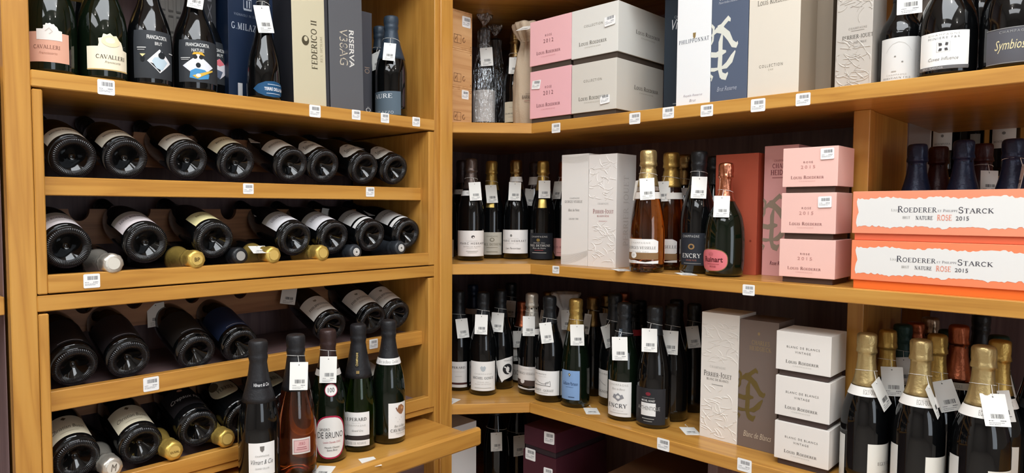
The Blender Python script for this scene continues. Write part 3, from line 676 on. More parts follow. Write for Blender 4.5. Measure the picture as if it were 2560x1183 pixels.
bottle('large black bottle with a white diamond dog drawing', (-0.075, 0.5419, 1.757), 1.223, 0.3, 0.0465, 'bell', labels=[(-0.7211, 1.1805, 0.0182, 0.118, '#33363a', None, [('t', 'FRANCIACORTA', 0.56, 0.86, 0.48, 0.085, '#d8d8d6', 'b'), ('t', 'BRUT', 0.58, 0.73, 0.17, 0.07, '#c8c8c6', 'b'), ('p', [(0.6, 0.12), (0.32, 0.36), (0.6, 0.62), (0.9, 0.36)], '#e8e8ea'), ('p', [(0.6, 0.14), (0.38, 0.33), (0.5, 0.3), (0.62, 0.18)], '#202326'), ('p', [(0.52, 0.22), (0.42, 0.36), (0.48, 0.44), (0.66, 0.46), (0.8, 0.36), (0.72, 0.26), (0.66, 0.18)], '#b9cbd6'), ('e', 0.65, 0.49, 0.17, 0.14, '#23262a'), ('p', [(0.6, 0.53), (0.63, 0.6), (0.67, 0.54)], '#23262a'), ('e', 0.22, 0.4, 0.1, 0.12, '#1e2022'), ('p', [(0.16, 0.5), (0.29, 0.5), (0.22, 0.44)], '#e6d9a0'), ('r', 0.2, 0.63, 0.2, 0.02, '#c8c8c6'), ('r', 0.19, 0.585, 0.16, 0.02, '#9a9a9a'), ('r', 0.92, 0.57, 0.14, 0.02, '#c8c8c6')])], foil=('black', 0.72))
bottle('large black bottle with a blue guitar player on a white diamond', (-0.075, 0.641, 1.757), 1.1657, 0.3, 0.0485, 'bell', labels=[(-0.7264, 1.3668, 0.0224, 0.1147, '#33363a', None, [('t', 'FRANCIACORTA', 0.42, 0.88, 0.5, 0.085, '#d8d8d6', 'b'), ('t', 'NATURE', 0.42, 0.75, 0.26, 0.08, '#c8c8c6', 'b'), ('p', [(0.42, 0.1), (0.1, 0.38), (0.42, 0.64), (0.76, 0.38)], '#dfe2ea'), ('p', [(0.24, 0.1), (0.26, 0.26), (0.36, 0.32), (0.56, 0.3), (0.66, 0.2), (0.64, 0.1), (0.44, 0.06)], '#4a8fc0'), ('e', 0.42, 0.54, 0.13, 0.26, '#f0efe9'), ('e', 0.36, 0.59, 0.09, 0.1, '#2a2a2c'), ('e', 0.48, 0.59, 0.09, 0.1, '#2a2a2c'), ('e', 0.42, 0.4, 0.1, 0.12, '#23262a'), ('p', [(0.3, 0.64), (0.33, 0.7), (0.5, 0.71), (0.56, 0.63), (0.42, 0.66)], '#d9a93a'), ('p', [(0.3, 0.15), (0.48, 0.22), (0.74, 0.32), (0.75, 0.29), (0.5, 0.15), (0.4, 0.08)], '#d9b24a'), ('e', 0.42, 0.16, 0.1, 0.08, '#f4f1e8'), ('r', 0.16, 0.56, 0.2, 0.02, '#c8c8c6'), ('r', 0.15, 0.52, 0.16, 0.02, '#9a9a9a')])], foil=('black', 0.72))
price_tag('price tag hanging on the black bottle with the guitar player', (-0.0461, 0.6347, 1.9688), 1.1622, -0.135, 0.1396, sc=0.8287, neck=(-0.075, 0.641, 2.0063, 0.0176), k=0, low=-0.012, group='hanging price tags')
bottle('black bottle with a pink and white diamond half hidden behind the guitar bottle', (-0.18, 0.7192, 1.757), 1.1484, 0.3, 0.046, 'bell', labels=[(-0.4486, 1.9667, 0.0442, 0.1465, '#2f3236', None, [('t', 'FRANCIACORTA', 0.45, 0.8, 0.6, 0.08, '#c8c8c6', 'b'), ('t', 'BRUT', 0.45, 0.68, 0.2, 0.07, '#c8c8c6', 'b'), ('p', [(0.44, 0.12), (0.12, 0.36), (0.44, 0.6), (0.74, 0.36)], '#d8d4da'), ('p', [(0.44, 0.6), (0.3, 0.48), (0.44, 0.42), (0.58, 0.48)], '#d8707a'), ('p', [(0.44, 0.12), (0.3, 0.22), (0.36, 0.34), (0.52, 0.3)], '#5a6478')])], foil=('black', 0.74))
bottle('dark bottle with shining gold foil behind the pink and cream flower labels', (-0.2, 0.4217, 1.757), 1.3161, 0.4, 0.052, 'std', labels=[], foil=('gold', 0.45))
gift_box('grey box printed with small outlined squares behind the dark bottles', (-0.24, 0.6231, 1.757), 1.5708, 0.0737, 0.1, 0.42, col='#6d6a66', name='gift_box', front=[('r', 0.25, 0.98, 0.3, 0.012, '#4a4846'), ('s', [(0.08, 0.3), (0.24, 0.3), (0.24, 0.39), (0.08, 0.39), (0.08, 0.3)], 0.012, '#4c4a48'), ('s', [(0.08, 0.42), (0.24, 0.42), (0.24, 0.51), (0.08, 0.51), (0.08, 0.42)], 0.012, '#4c4a48'), ('s', [(0.08, 0.54), (0.24, 0.54), (0.24, 0.63), (0.08, 0.63), (0.08, 0.54)], 0.012, '#4c4a48'), ('s', [(0.08, 0.66), (0.24, 0.66), (0.24, 0.75), (0.08, 0.75), (0.08, 0.66)], 0.012, '#4c4a48'), ('s', [(0.34, 0.3), (0.5, 0.3), (0.5, 0.39), (0.34, 0.39), (0.34, 0.3)], 0.012, '#4c4a48'), ('s', [(0.34, 0.42), (0.5, 0.42), (0.5, 0.51), (0.34, 0.51), (0.34, 0.42)], 0.012, '#4c4a48'), ('s', [(0.34, 0.54), (0.5, 0.54), (0.5, 0.63), (0.34, 0.63), (0.34, 0.54)], 0.012, '#4c4a48'), ('s', [(0.34, 0.66), (0.5, 0.66), (0.5, 0.75), (0.34, 0.75), (0.34, 0.66)], 0.012, '#4c4a48'), ('s', [(0.6, 0.3), (0.76, 0.3), (0.76, 0.39), (0.6, 0.39), (0.6, 0.3)], 0.012, '#4c4a48'), ('s', [(0.6, 0.42), (0.76, 0.42), (0.76, 0.51), (0.6, 0.51), (0.6, 0.42)], 0.012, '#4c4a48'), ('s', [(0.6, 0.54), (0.76, 0.54), (0.76, 0.63), (0.6, 0.63), (0.6, 0.54)], 0.012, '#4c4a48'), ('s', [(0.6, 0.66), (0.76, 0.66), (0.76, 0.75), (0.6, 0.75), (0.6, 0.66)], 0.012, '#4c4a48')])
gift_box('narrow black box with vertical grey lettering beside the blue box', (-0.16, 0.7007, 1.757), 1.5708, 0.0323, 0.09, 0.42, col='#1d1e22', front=[('t', 'MAXIM', 0.5, 0.5, 0.3, 0.4, '#5a5a60', '', 1)])
gift_box('tall dark blue gift box with silver lettering behind a slender bottle', (-0.12, 0.7442, 1.757), 1.5708, 0.1716, 0.12, 0.43, col='#13233c', front=[('t', 'G.MILAZZO', 0.3, 0.44, 0.5, 0.038, '#b7bdc6', 'rw'), ('t', 'VIGNAIOLI IN SICILIA', 0.3, 0.505, 0.42, 0.014, '#7d8796', 'w'), ('s', [(0.24, 0.54), (0.24, 0.6), (0.36, 0.6), (0.36, 0.54), (0.24, 0.54)], 0.012, '#a3a9b4'), ('s', [(0.29, 0.55), (0.29, 0.59)], 0.02, '#a3a9b4'), ('s', [(0.33, 0.55), (0.33, 0.59)], 0.02, '#a3a9b4'), ('r', 0.17, 0.07, 0.07, 0.1, '#c9ccd0')])
bottle('slender black bottle with a blue oval label before the blue box', (-0.055, 0.8023, 1.757), 1.0726, 0.285, 0.04, 'cone', labels=[(-0.636, 1.7926, 0.008, 0.0455, '#1f4d74', 'lens', [('t', 'TERRE DELLA BAIA', 0.58, 0.5, 0.62, 0.2, '#e6e9ee', 'b'), ('r', 0.55, 0.78, 0.4, 0.04, '#b8c6d6'), ('r', 0.52, 0.22, 0.4, 0.04, '#b8c6d6')])], glass='black', foil=('black', 0.7))
price_tag('price tag hanging high on the slender bottle with blue oval label', (-0.031, 0.791, 1.9478), 1.5474, -0.0976, -0.1571, sc=1.035, neck=(-0.055, 0.8023, 1.9909, 0.0149), k=1, low=-0.012, group='hanging price tags')
gift_box('black gift box with a cream front and vertical dark lettering', (-0.03, 0.8694, 1.757), 1.5708, 0.1035, 0.1, 0.4, roll=-0.022, col='#c9c0a4', sidecol='#26262a', front=[('r', 0.955, 0.5, 0.09, 1, '#3a3a3e'), ('t', 'FEDERICO II', 0.6, 0.38, 0.17, 0.3, '#4c4534', 'r', 1), ('t', 'REX SICILIAE', 0.8, 0.36, 0.07, 0.16, '#a89f85', 'rw', 1), ('e', 0.36, 0.4, 0.2, 0.06, '#4c4534'), ('e', 0.37, 0.41, 0.1, 0.03, '#c9c0a4')])
gift_box('dark grey gift box with outlined vertical lettering beside the cream one', (-0.03, 0.9765, 1.757), 1.5708, 0.1051, 0.1, 0.4, roll=-0.02, col='#5d5e62', sidecol='#3a3a3e', front=[('t', 'RISERVA', 0.66, 0.4, 0.15, 0.24, '#d8d6d0', 'b', -1), ('t', 'V38AG', 0.42, 0.405, 0.24, 0.23, '#c8beaa', 'n', -1), ('t', 'V38AG', 0.425, 0.405, 0.16, 0.2, '#5d5e62', 'n', -1)])
gift_box('lower dark grey box peeking out behind the grey lettered box', (-0.1, 1.1283, 1.757), 1.5708, 0.0349, 0.07, 0.2925, col='#4a4a50', front=[('t', 'OI', 0.5, 0.45, 0.5, 0.06, '#a08a7a', '', 1), ('t', 'Ö', 0.6, 0.08, 0.5, 0.05, '#d6d4d0')])
bottle('dark bottle mostly hidden behind the slate blue bottle', (-0.13, 1.2136, 1.757), 0.9065, 0.2713, 0.038, 'std', labels=[], foil=('slate', 0.74))
price_tag('tilted price tag between the grey box and the slate blue bottle', (-0.1036, 1.1824, 1.9221), 0.2011, -0.2211, -0.2443, sc=0.861, neck=(-0.13, 1.2136, 1.9629, 0.02), k=2, low=-0.012, group='hanging price tags')
bottle('slate blue bottle with grey label near the cabinet side', (-0.05, 1.192, 1.757), 0.8895, 0.2791, 0.0445, 'std', labels=[(-1.5033, 0.6289, 0.0022, 0.0662, '#54636f', None, [('t', 'AURE', 0.42, 0.8, 0.62, 0.19, '#d8dcde', 'r'), ('t', 'MILAZZO', 0.46, 0.1, 0.62, 0.12, '#b8c0c6', 'rw')])], glass='black', foil=('slate', 0.56))
price_tag('price tag hanging on the slate blue bottle', (-0.0163, 1.1586, 1.9281), 0.892, -0.2555, 0.0873, sc=0.8246, neck=(-0.05, 1.192, 1.9697, 0.0231), k=3, low=-0.012, group='hanging price tags')
price_sticker('leftmost price sticker on the top shelf edge under the cream rose bottle', (0.0008, 0.4291, 1.7396), 1.5708, 0.0, sc=0.9412, k=4, tilt=0, group='price stickers on shelf edges')
price_sticker('price sticker on the shelf edge under the cream and black box', (0.0008, 0.9097, 1.7413), 1.5708, 0.0, sc=0.9528, k=5, tilt=0, group='price stickers on shelf edges')
price_sticker('price sticker on the shelf edge under the dark grey lettered box', (0.0008, 1.0342, 1.7445), 1.5708, 0.0, sc=0.8015, k=6, tilt=0, group='price stickers on shelf edges')
price_sticker('price sticker on the shelf edge under the slate blue bottle', (0.0008, 1.1291, 1.7452), 1.5708, 0.0, sc=0.8314, k=7, tilt=0, group='price stickers on shelf edges')
price_sticker('price sticker at the right end of the top left shelf edge', (0.0008, 1.2403, 1.745), 1.5708, 0.0, sc=0.8304, k=8, tilt=0, group='price stickers on shelf edges')
bottle('first bottle from the left in the top rack row, base forward', (-0.058, 0.384, 1.5996), 0.0, 0.32, 0.044, 'std', mtx=((-0.0, -0.3256, -0.9455, -0.058), (1.0, -0.0, -0.0, 0.384), (0.0, -0.9455, 0.3256, 1.5996), (0.0, 0.0, 0.0, 1.0)), labels=[(-1.2217, 0.9425, 0.03, 0.082, '#e2dccb', None, [('t', 'BRUNO PAILLARD', 0.5, 0.62, 0.62, 0.14, '#4a443a', 'r'), ('r', 0.5, 0.3, 0.3, 0.02, '#b9b6b0')])], group='bottles lying in the racks', glass='black')
bottle('second bottle from the left in the top rack row, base forward', (-0.058, 0.4849, 1.6031), 0.0, 0.32, 0.044, 'std', mtx=((-0.0, -0.3256, -0.9455, -0.058), (1.0, -0.0, -0.0, 0.4849), (0.0, -0.9455, 0.3256, 1.6031), (0.0, 0.0, 0.0, 1.0)), labels=[(-1.2217, 0.9425, 0.03, 0.082, '#e0dac8', None, [('t', 'BRUNO PAILLARD', 0.5, 0.62, 0.62, 0.14, '#4a443a', 'r'), ('r', 0.5, 0.3, 0.3, 0.02, '#b9b6b0')])], group='bottles lying in the racks', glass='black')
bottle('third bottle from the left in the top rack row, base forward', (-0.058, 0.6182, 1.6055), 0.0, 0.32, 0.044, 'std', mtx=((-0.0, -0.3256, -0.9455, -0.058), (1.0, -0.0, -0.0, 0.6182), (0.0, -0.9455, 0.3256, 1.6055), (0.0, 0.0, 0.0, 1.0)), labels=[(-1.2217, 0.9425, 0.03, 0.082, '#e2ddd0', None, [('t', 'BRUNO PAILLARD', 0.5, 0.62, 0.62, 0.14, '#4a443a', 'r'), ('r', 0.5, 0.3, 0.3, 0.02, '#b9b6b0')])], group='bottles lying in the racks', glass='black')
bottle('fourth bottle from the left in the top rack row, base forward', (-0.058, 0.7351, 1.6056), 0.0, 0.32, 0.044, 'std', mtx=((-0.0, -0.3256, -0.9455, -0.058), (1.0, -0.0, -0.0, 0.7351), (0.0, -0.9455, 0.3256, 1.6056), (0.0, 0.0, 0.0, 1.0)), labels=[(-1.2217, 0.9425, 0.03, 0.085, '#ddd3b4', None, [('t', 'BOLLINGER', 0.5, 0.6, 0.6, 0.15, '#4c4428', 'r')])], group='bottles lying in the racks', glass='black')
bottle('fifth bottle from the left in the top rack row, base forward', (-0.058, 0.8822, 1.6075), 0.0, 0.32, 0.044, 'std', mtx=((-0.0, -0.3256, -0.9455, -0.058), (1.0, -0.0, -0.0, 0.8822), (0.0, -0.9455, 0.3256, 1.6075), (0.0, 0.0, 0.0, 1.0)), labels=[(-1.2217, 0.5236, 0.032, 0.095, '#dcd8cf', None, [('t', 'BOLLINGER', 0.45, 0.6, 0.55, 0.14, '#4a443a', 'r')])], group='bottles lying in the racks', glass='black')
bottle('third bottle from the right in the top rack row with curvy white label', (-0.058, 0.9783, 1.6097), 0.0, 0.32, 0.044, 'std', mtx=((-0.0, -0.3256, -0.9455, -0.058), (1.0, -0.0, -0.0, 0.9783), (0.0, -0.9455, 0.3256, 1.6097), (0.0, 0.0, 0.0, 1.0)), labels=[(-1.1868, 0.4189, 0.032, 0.1, '#dfdcd4', 'shell', [('t', 'Salmon', 0.42, 0.45, 0.45, 0.28, '#54504a', 'i'), ('e', 0.5, 0.82, 0.14, 0.1, '#8d8880')])], group='bottles lying in the racks')
bottle('second bottle from the right in the top rack row with small curvy label', (-0.058, 1.1091, 1.6089), 0.0, 0.32, 0.044, 'std', mtx=((-0.0, -0.3256, -0.9455, -0.058), (1.0, -0.0, -0.0, 1.1091), (0.0, -0.9455, 0.3256, 1.6089), (0.0, 0.0, 0.0, 1.0)), labels=[(-1.1868, 0.4189, 0.032, 0.1, '#dfdcd4', 'shell', [('t', 'Salmon', 0.42, 0.45, 0.45, 0.28, '#54504a', 'i'), ('e', 0.5, 0.82, 0.14, 0.1, '#8d8880')])], group='bottles lying in the racks')
bottle('last bottle at the right end of the top rack row', (-0.058, 1.2168, 1.61), 0.0, 0.32, 0.044, 'std', mtx=((-0.0, -0.3256, -0.9455, -0.058), (1.0, -0.0, -0.0, 1.2168), (0.0, -0.9455, 0.3256, 1.61), (0.0, 0.0, 0.0, 1.0)), labels=[(-1.1868, 0.4189, 0.032, 0.1, '#dfdcd4', 'shell', [('t', 'Salmon', 0.42, 0.45, 0.45, 0.28, '#54504a', 'i'), ('e', 0.5, 0.82, 0.14, 0.1, '#8d8880')])], group='bottles lying in the racks')
bottle('bottle with pale pink label at the left end of the second rack row', (-0.032, 0.363, 1.422), 0.0, 0.32, 0.044, 'std', mtx=((-0.0, -0.2588, -0.9659, -0.032), (1.0, -0.0, -0.0, 0.363), (0.0, -0.9659, 0.2588, 1.422), (0.0, 0.0, 0.0, 1.0)), labels=[(-1.2566, 0.7679, 0.03, 0.105, '#ddd5d6', None, [('r', 0.5, 0.86, 1, 0.28, '#bdb8ae'), ('t', 'LOUIS ROEDERER', 0.5, 0.52, 0.7, 0.13, '#4f4852', 'r'), ('r', 0.5, 0.25, 0.3, 0.02, '#b9b6b0')])], group='bottles lying in the racks')
bottle('second rack row bottle with pale pink label beside a silver cork', (-0.032, 0.5145, 1.4245), 0.0, 0.32, 0.044, 'std', mtx=((-0.0, -0.2588, -0.9659, -0.032), (1.0, -0.0, -0.0, 0.5145), (0.0, -0.9659, 0.2588, 1.4245), (0.0, 0.0, 0.0, 1.0)), labels=[(-1.2566, 0.7679, 0.03, 0.105, '#ddd3d4', None, [('r', 0.5, 0.86, 1, 0.28, '#bdb8ae'), ('t', 'LOUIS ROEDERER', 0.5, 0.52, 0.7, 0.13, '#4f4852', 'r'), ('r', 0.5, 0.25, 0.3, 0.02, '#b9b6b0')])], group='bottles lying in the racks')
bottle('second rack row bottle with a yellow label', (-0.032, 0.665, 1.4274), 0.0, 0.32, 0.044, 'std', mtx=((-0.0, -0.2588, -0.9659, -0.032), (1.0, -0.0, -0.0, 0.665), (0.0, -0.9659, 0.2588, 1.4274), (0.0, 0.0, 0.0, 1.0)), labels=[(-0.9425, 0.6632, 0.032, 0.09, '#eadfa8', None, [('t', 'BRUT', 0.4, 0.6, 0.3, 0.16, '#7a6c3c', 'r')])], group='bottles lying in the racks')
bottle('second rack row bottle with white label between two gold corks', (-0.032, 0.8748, 1.4238), 0.0, 0.32, 0.044, 'std', mtx=((-0.0, -0.2588, -0.9659, -0.032), (1.0, -0.0, -0.0, 0.8748), (0.0, -0.9659, 0.2588, 1.4238), (0.0, 0.0, 0.0, 1.0)), labels=[(-1.2566, 0.7679, 0.03, 0.105, '#dcdadd', None, [('r', 0.5, 0.86, 1, 0.28, '#bdb8ae'), ('t', 'LOUIS ROEDERER', 0.5, 0.52, 0.7, 0.13, '#4f4852', 'r'), ('r', 0.5, 0.25, 0.3, 0.02, '#b9b6b0')])], group='bottles lying in the racks')
bottle('second rack row bottle with white label right of the small gold cork', (-0.032, 0.989, 1.4235), 0.0, 0.32, 0.044, 'std', mtx=((-0.0, -0.2588, -0.9659, -0.032), (1.0, -0.0, -0.0, 0.989), (0.0, -0.9659, 0.2588, 1.4235), (0.0, 0.0, 0.0, 1.0)), labels=[(-1.2566, 0.7679, 0.03, 0.105, '#dcdadd', None, [('r', 0.5, 0.86, 1, 0.28, '#bdb8ae'), ('t', 'LOUIS ROEDERER', 0.5, 0.52, 0.7, 0.13, '#4f4852', 'r'), ('r', 0.5, 0.25, 0.3, 0.02, '#b9b6b0')])], group='bottles lying in the racks')
bottle('second rack row bottle with a two-part white label near the right', (-0.032, 1.1117, 1.4254), 0.0, 0.32, 0.044, 'std', mtx=((-0.0, -0.2588, -0.9659, -0.032), (1.0, -0.0, -0.0, 1.1117), (0.0, -0.9659, 0.2588, 1.4254), (0.0, 0.0, 0.0, 1.0)), labels=[(-1.2217, 0.5934, 0.05, 0.112, '#d9d7d4', None, [('r', 0.5, 0.8, 1, 0.4, '#b9b5ae'), ('t', 'J.PERARD', 0.48, 0.62, 0.5, 0.14, '#4c4846', 'r'), ('t', 'CHAMPAGNE', 0.5, 0.42, 0.42, 0.07, '#a9a5a0', 'w')]), (-1.2217, 0.5934, 0.028, 0.041, '#d9d7d4', None, [])], group='bottles lying in the racks')
bottle('last bottle at the right end of the second rack row with two-part label', (-0.032, 1.2407, 1.4265), 0.0, 0.32, 0.044, 'std', mtx=((-0.0, -0.2588, -0.9659, -0.032), (1.0, -0.0, -0.0, 1.2407), (0.0, -0.9659, 0.2588, 1.4265), (0.0, 0.0, 0.0, 1.0)), labels=[(-1.2217, 0.5934, 0.05, 0.112, '#d9d7d4', None, [('r', 0.5, 0.8, 1, 0.4, '#b9b5ae'), ('t', 'J.PERARD', 0.48, 0.62, 0.5, 0.14, '#4c4846', 'r'), ('t', 'CHAMPAGNE', 0.5, 0.42, 0.42, 0.07, '#a9a5a0', 'w')]), (-1.2217, 0.5934, 0.028, 0.041, '#d9d7d4', None, [])], group='bottles lying in the racks')
bottle('bottle lying with its cork end with crumpled silver foil in the second rack row', (-0.3156, 0.4348, 1.3743), 0.0, 0.32, 0.044, 'std', mtx=((0.0, 0.0523, 0.9986, -0.3156), (-1.0, 0.0, 0.0, 0.4348), (0.0, -0.9986, 0.0523, 1.3743), (0.0, 0.0, 0.0, 1.0)), foil=('silver', 0.66), crumple=0.0007, cap=('#d0cabe', 0.012, []), group='bottles lying cork forward in the racks')
bottle('bottle lying with its cork end with stamped gold foil in the second rack row', (-0.3156, 0.6052, 1.3738), 0.0, 0.32, 0.044, 'std', mtx=((0.0, 0.0523, 0.9986, -0.3156), (-1.0, 0.0, 0.0, 0.6052), (0.0, -0.9986, 0.0523, 1.3738), (0.0, 0.0, 0.0, 1.0)), foil=('corkgold', 0.66), crumple=0.0007, cap=('#c9a85c', 0.012, [('t', 'BP', 0.5, 0.5, 0.5, 0.35, '#5a4520', 'b')]), group='bottles lying cork forward in the racks')
bottle('bottle lying with its black capped neck pointing forward beside the gold cork', (-0.3346, 0.7165, 1.3755), 0.0, 0.32, 0.044, 'std', mtx=((0.0, 0.0523, 0.9986, -0.3346), (-1.0, 0.0, 0.0, 0.7165), (0.0, -0.9986, 0.0523, 1.3755), (0.0, 0.0, 0.0, 1.0)), foil=('black', 0.66), crumple=0, cap=('#9a9894', 0.011, []), group='bottles lying cork forward in the racks')
bottle('bottle lying with its gold foil cork end under a white card in row two', (-0.3156, 0.7911, 1.3749), 0.0, 0.32, 0.044, 'std', mtx=((0.0, 0.0523, 0.9986, -0.3156), (-1.0, 0.0, 0.0, 0.7911), (0.0, -0.9986, 0.0523, 1.3749), (0.0, 0.0, 0.0, 1.0)), foil=('corkgold', 0.66), crumple=0.0007, cap=('#c9a85c', 0.012, []), group='bottles lying cork forward in the racks')
bottle('bottle lying with its small gold foil cork end in the middle of row two', (-0.3156, 0.9282, 1.3736), 0.0, 0.32, 0.044, 'std', mtx=((0.0, 0.0523, 0.9986, -0.3156), (-1.0, 0.0, 0.0, 0.9282), (0.0, -0.9986, 0.0523, 1.3736), (0.0, 0.0, 0.0, 1.0)), foil=('corkgold', 0.66), crumple=0.0007, cap=('#c9a85c', 0.012, []), group='bottles lying cork forward in the racks')
bottle('bottle lying with its dark capped neck with white disc in the second rack row', (-0.3346, 1.0441, 1.3708), 0.0, 0.32, 0.044, 'std', mtx=((0.0, 0.0523, 0.9986, -0.3346), (-1.0, 0.0, 0.0, 1.0441), (0.0, -0.9986, 0.0523, 1.3708), (0.0, 0.0, 0.0, 1.0)), foil=('cap', 0.66), crumple=0, cap=('#d8d6d2', 0.0105, [('e', 0.5, 0.5, 0.8, 0.8, '#8a8884'), ('e', 0.5, 0.5, 0.7, 0.7, '#d8d6d2'), ('r', 0.5, 0.5, 0.3, 0.3, '#77756f')]), group='bottles lying cork forward in the racks')
bottle('bottle lying with its dark capped neck with white disc near the right rack side', (-0.3346, 1.1982, 1.3755), 0.0, 0.32, 0.044, 'std', mtx=((0.0, 0.0523, 0.9986, -0.3346), (-1.0, 0.0, 0.0, 1.1982), (0.0, -0.9986, 0.0523, 1.3755), (0.0, 0.0, 0.0, 1.0)), foil=('cap', 0.66), crumple=0, cap=('#d8d6d2', 0.0105, [('e', 0.5, 0.5, 0.8, 0.8, '#8a8884'), ('e', 0.5, 0.5, 0.7, 0.7, '#d8d6d2'), ('r', 0.5, 0.5, 0.3, 0.3, '#77756f')]), group='bottles lying cork forward in the racks')
bottle('bottle with dark matt label at the left end of the third rack row', (-0.055, 0.3758, 1.1774), 0.0, 0.32, 0.044, 'std', mtx=((-0.0, -0.342, -0.9397, -0.055), (1.0, -0.0, -0.0, 0.3758), (0.0, -0.9397, 0.342, 1.1774), (0.0, 0.0, 0.0, 1.0)), labels=[(-1.4835, 1.309, 0.035, 0.13, '#231f20', None, [('r', 0.5, 0.06, 0.4, 0.02, '#8a8a90')])], group='bottles lying in the racks')
bottle('second bottle with dark matt label in the third rack row', (-0.055, 0.4811, 1.1766), 0.0, 0.32, 0.044, 'std', mtx=((-0.0, -0.342, -0.9397, -0.055), (1.0, -0.0, -0.0, 0.4811), (0.0, -0.9397, 0.342, 1.1766), (0.0, 0.0, 0.0, 1.0)), labels=[(-1.4835, 1.309, 0.035, 0.13, '#262123', None, [('r', 0.5, 0.06, 0.4, 0.02, '#8a8a90')])], group='bottles lying in the racks')
bottle('third dark label bottle in the third rack row', (-0.055, 0.6284, 1.1694), 0.0, 0.32, 0.044, 'std', mtx=((-0.0, -0.342, -0.9397, -0.055), (1.0, -0.0, -0.0, 0.6284), (0.0, -0.9397, 0.342, 1.1694), (0.0, 0.0, 0.0, 1.0)), labels=[(-1.4835, 1.309, 0.035, 0.13, '#24211f', None, [('r', 0.5, 0.06, 0.4, 0.02, '#8a8a90')])], group='bottles lying in the racks')
bottle('bottle with dark blue label in the third rack row', (-0.055, 0.7362, 1.1698), 0.0, 0.32, 0.044, 'std', mtx=((-0.0, -0.342, -0.9397, -0.055), (1.0, -0.0, -0.0, 0.7362), (0.0, -0.9397, 0.342, 1.1698), (0.0, 0.0, 0.0, 1.0)), labels=[(-1.4835, 1.309, 0.035, 0.13, '#1c2740', None, [('r', 0.5, 0.06, 0.4, 0.02, '#8a8a90')])], group='bottles lying in the racks')
bottle('third rack row bottle with white label and small crest left of the others', (-0.055, 0.9951, 1.1825), 0.0, 0.32, 0.044, 'std', mtx=((-0.0, -0.3746, -0.9272, -0.055), (1.0, -0.0, -0.0, 0.9951), (0.0, -0.9272, 0.3746, 1.1825), (0.0, 0.0, 0.0, 1.0)), labels=[(-1.3265, 0.6283, 0.03, 0.105, '#dcd8d0', None, [('t', 'PHILIPPONNAT', 0.5, 0.45, 0.72, 0.12, '#4c4740', 'r'), ('t', 'Royale Reserve', 0.55, 0.24, 0.4, 0.08, '#9a948a', 'i'), ('p', [(0.45, 0.78), (0.55, 0.78), (0.55, 0.7), (0.5, 0.66), (0.45, 0.7)], '#8a8478')])], group='bottles lying in the racks')
bottle('third rack row bottle with white label and crest in the middle of three', (-0.055, 1.1324, 1.1883), 0.0, 0.32, 0.044, 'std', mtx=((-0.0, -0.3746, -0.9272, -0.055), (1.0, -0.0, -0.0, 1.1324), (0.0, -0.9272, 0.3746, 1.1883), (0.0, 0.0, 0.0, 1.0)), labels=[(-1.3265, 0.6283, 0.03, 0.105, '#dcd8d0', None, [('t', 'PHILIPPONNAT', 0.5, 0.45, 0.72, 0.12, '#4c4740', 'r'), ('t', 'Royale Reserve', 0.55, 0.24, 0.4, 0.08, '#9a948a', 'i'), ('p', [(0.45, 0.78), (0.55, 0.78), (0.55, 0.7), (0.5, 0.66), (0.45, 0.7)], '#8a8478')])], group='bottles lying in the racks')
bottle('last third rack row bottle with white label and crest at the right', (-0.055, 1.2207, 1.191), 0.0, 0.32, 0.044, 'std', mtx=((-0.0, -0.3746, -0.9272, -0.055), (1.0, -0.0, -0.0, 1.2207), (0.0, -0.9272, 0.3746, 1.191), (0.0, 0.0, 0.0, 1.0)), labels=[(-1.3265, 0.6283, 0.03, 0.105, '#dcd8d0', None, [('t', 'PHILIPPONNAT', 0.5, 0.45, 0.72, 0.12, '#4c4740', 'r'), ('t', 'Royale Reserve', 0.55, 0.24, 0.4, 0.08, '#9a948a', 'i'), ('p', [(0.45, 0.78), (0.55, 0.78), (0.55, 0.7), (0.5, 0.66), (0.45, 0.7)], '#8a8478')])], group='bottles lying in the racks')
bottle('cream label bottle at the left end of the bottom rack row', (-0.03, 0.3686, 0.9969), 0.0, 0.32, 0.044, 'std', mtx=((-0.0, -0.2588, -0.9659, -0.03), (1.0, -0.0, -0.0, 0.3686), (0.0, -0.9659, 0.2588, 0.9969), (0.0, 0.0, 0.0, 1.0)), labels=[(-1.117, 0.8378, 0.032, 0.105, '#cfc6ae', None, [('t', 'Christian Busin', 0.5, 0.42, 0.74, 0.17, '#4c4234', 'i'), ('p', [(0.5, 0.92), (0.56, 0.84), (0.5, 0.76), (0.44, 0.84)], '#5a4c38'), ('r', 0.5, 0.18, 0.4, 0.02, '#a89f88')])], group='bottles lying in the racks')
bottle('second bottle of the bottom rack row with a cream script label', (-0.03, 0.4941, 0.9938), 0.0, 0.32, 0.044, 'std', mtx=((-0.0, -0.2588, -0.9659, -0.03), (1.0, -0.0, -0.0, 0.4941), (0.0, -0.9659, 0.2588, 0.9938), (0.0, 0.0, 0.0, 1.0)), labels=[(-1.117, 0.8378, 0.032, 0.105, '#cfc6ae', None, [('t', 'Christian Busin', 0.5, 0.42, 0.74, 0.17, '#4c4234', 'i'), ('p', [(0.5, 0.92), (0.56, 0.84), (0.5, 0.76), (0.44, 0.84)], '#5a4c38'), ('r', 0.5, 0.18, 0.4, 0.02, '#a89f88')])], group='bottles lying in the racks')
bottle('bottom rack row bottle with black label and white script', (-0.03, 0.6193, 1.0016), 0.0, 0.32, 0.044, 'std', mtx=((-0.0, -0.2588, -0.9659, -0.03), (1.0, -0.0, -0.0, 0.6193), (0.0, -0.9659, 0.2588, 1.0016), (0.0, 0.0, 0.0, 1.0)), labels=[(-1.2566, 1.0472, 0.045, 0.125, '#1d1a1c', None, [('t', 'Crepaux Fils', 0.5, 0.45, 0.72, 0.2, '#d8d4d0', 'i'), ('e', 0.48, 0.84, 0.12, 0.12, '#c4876a')])], group='bottles lying in the racks')
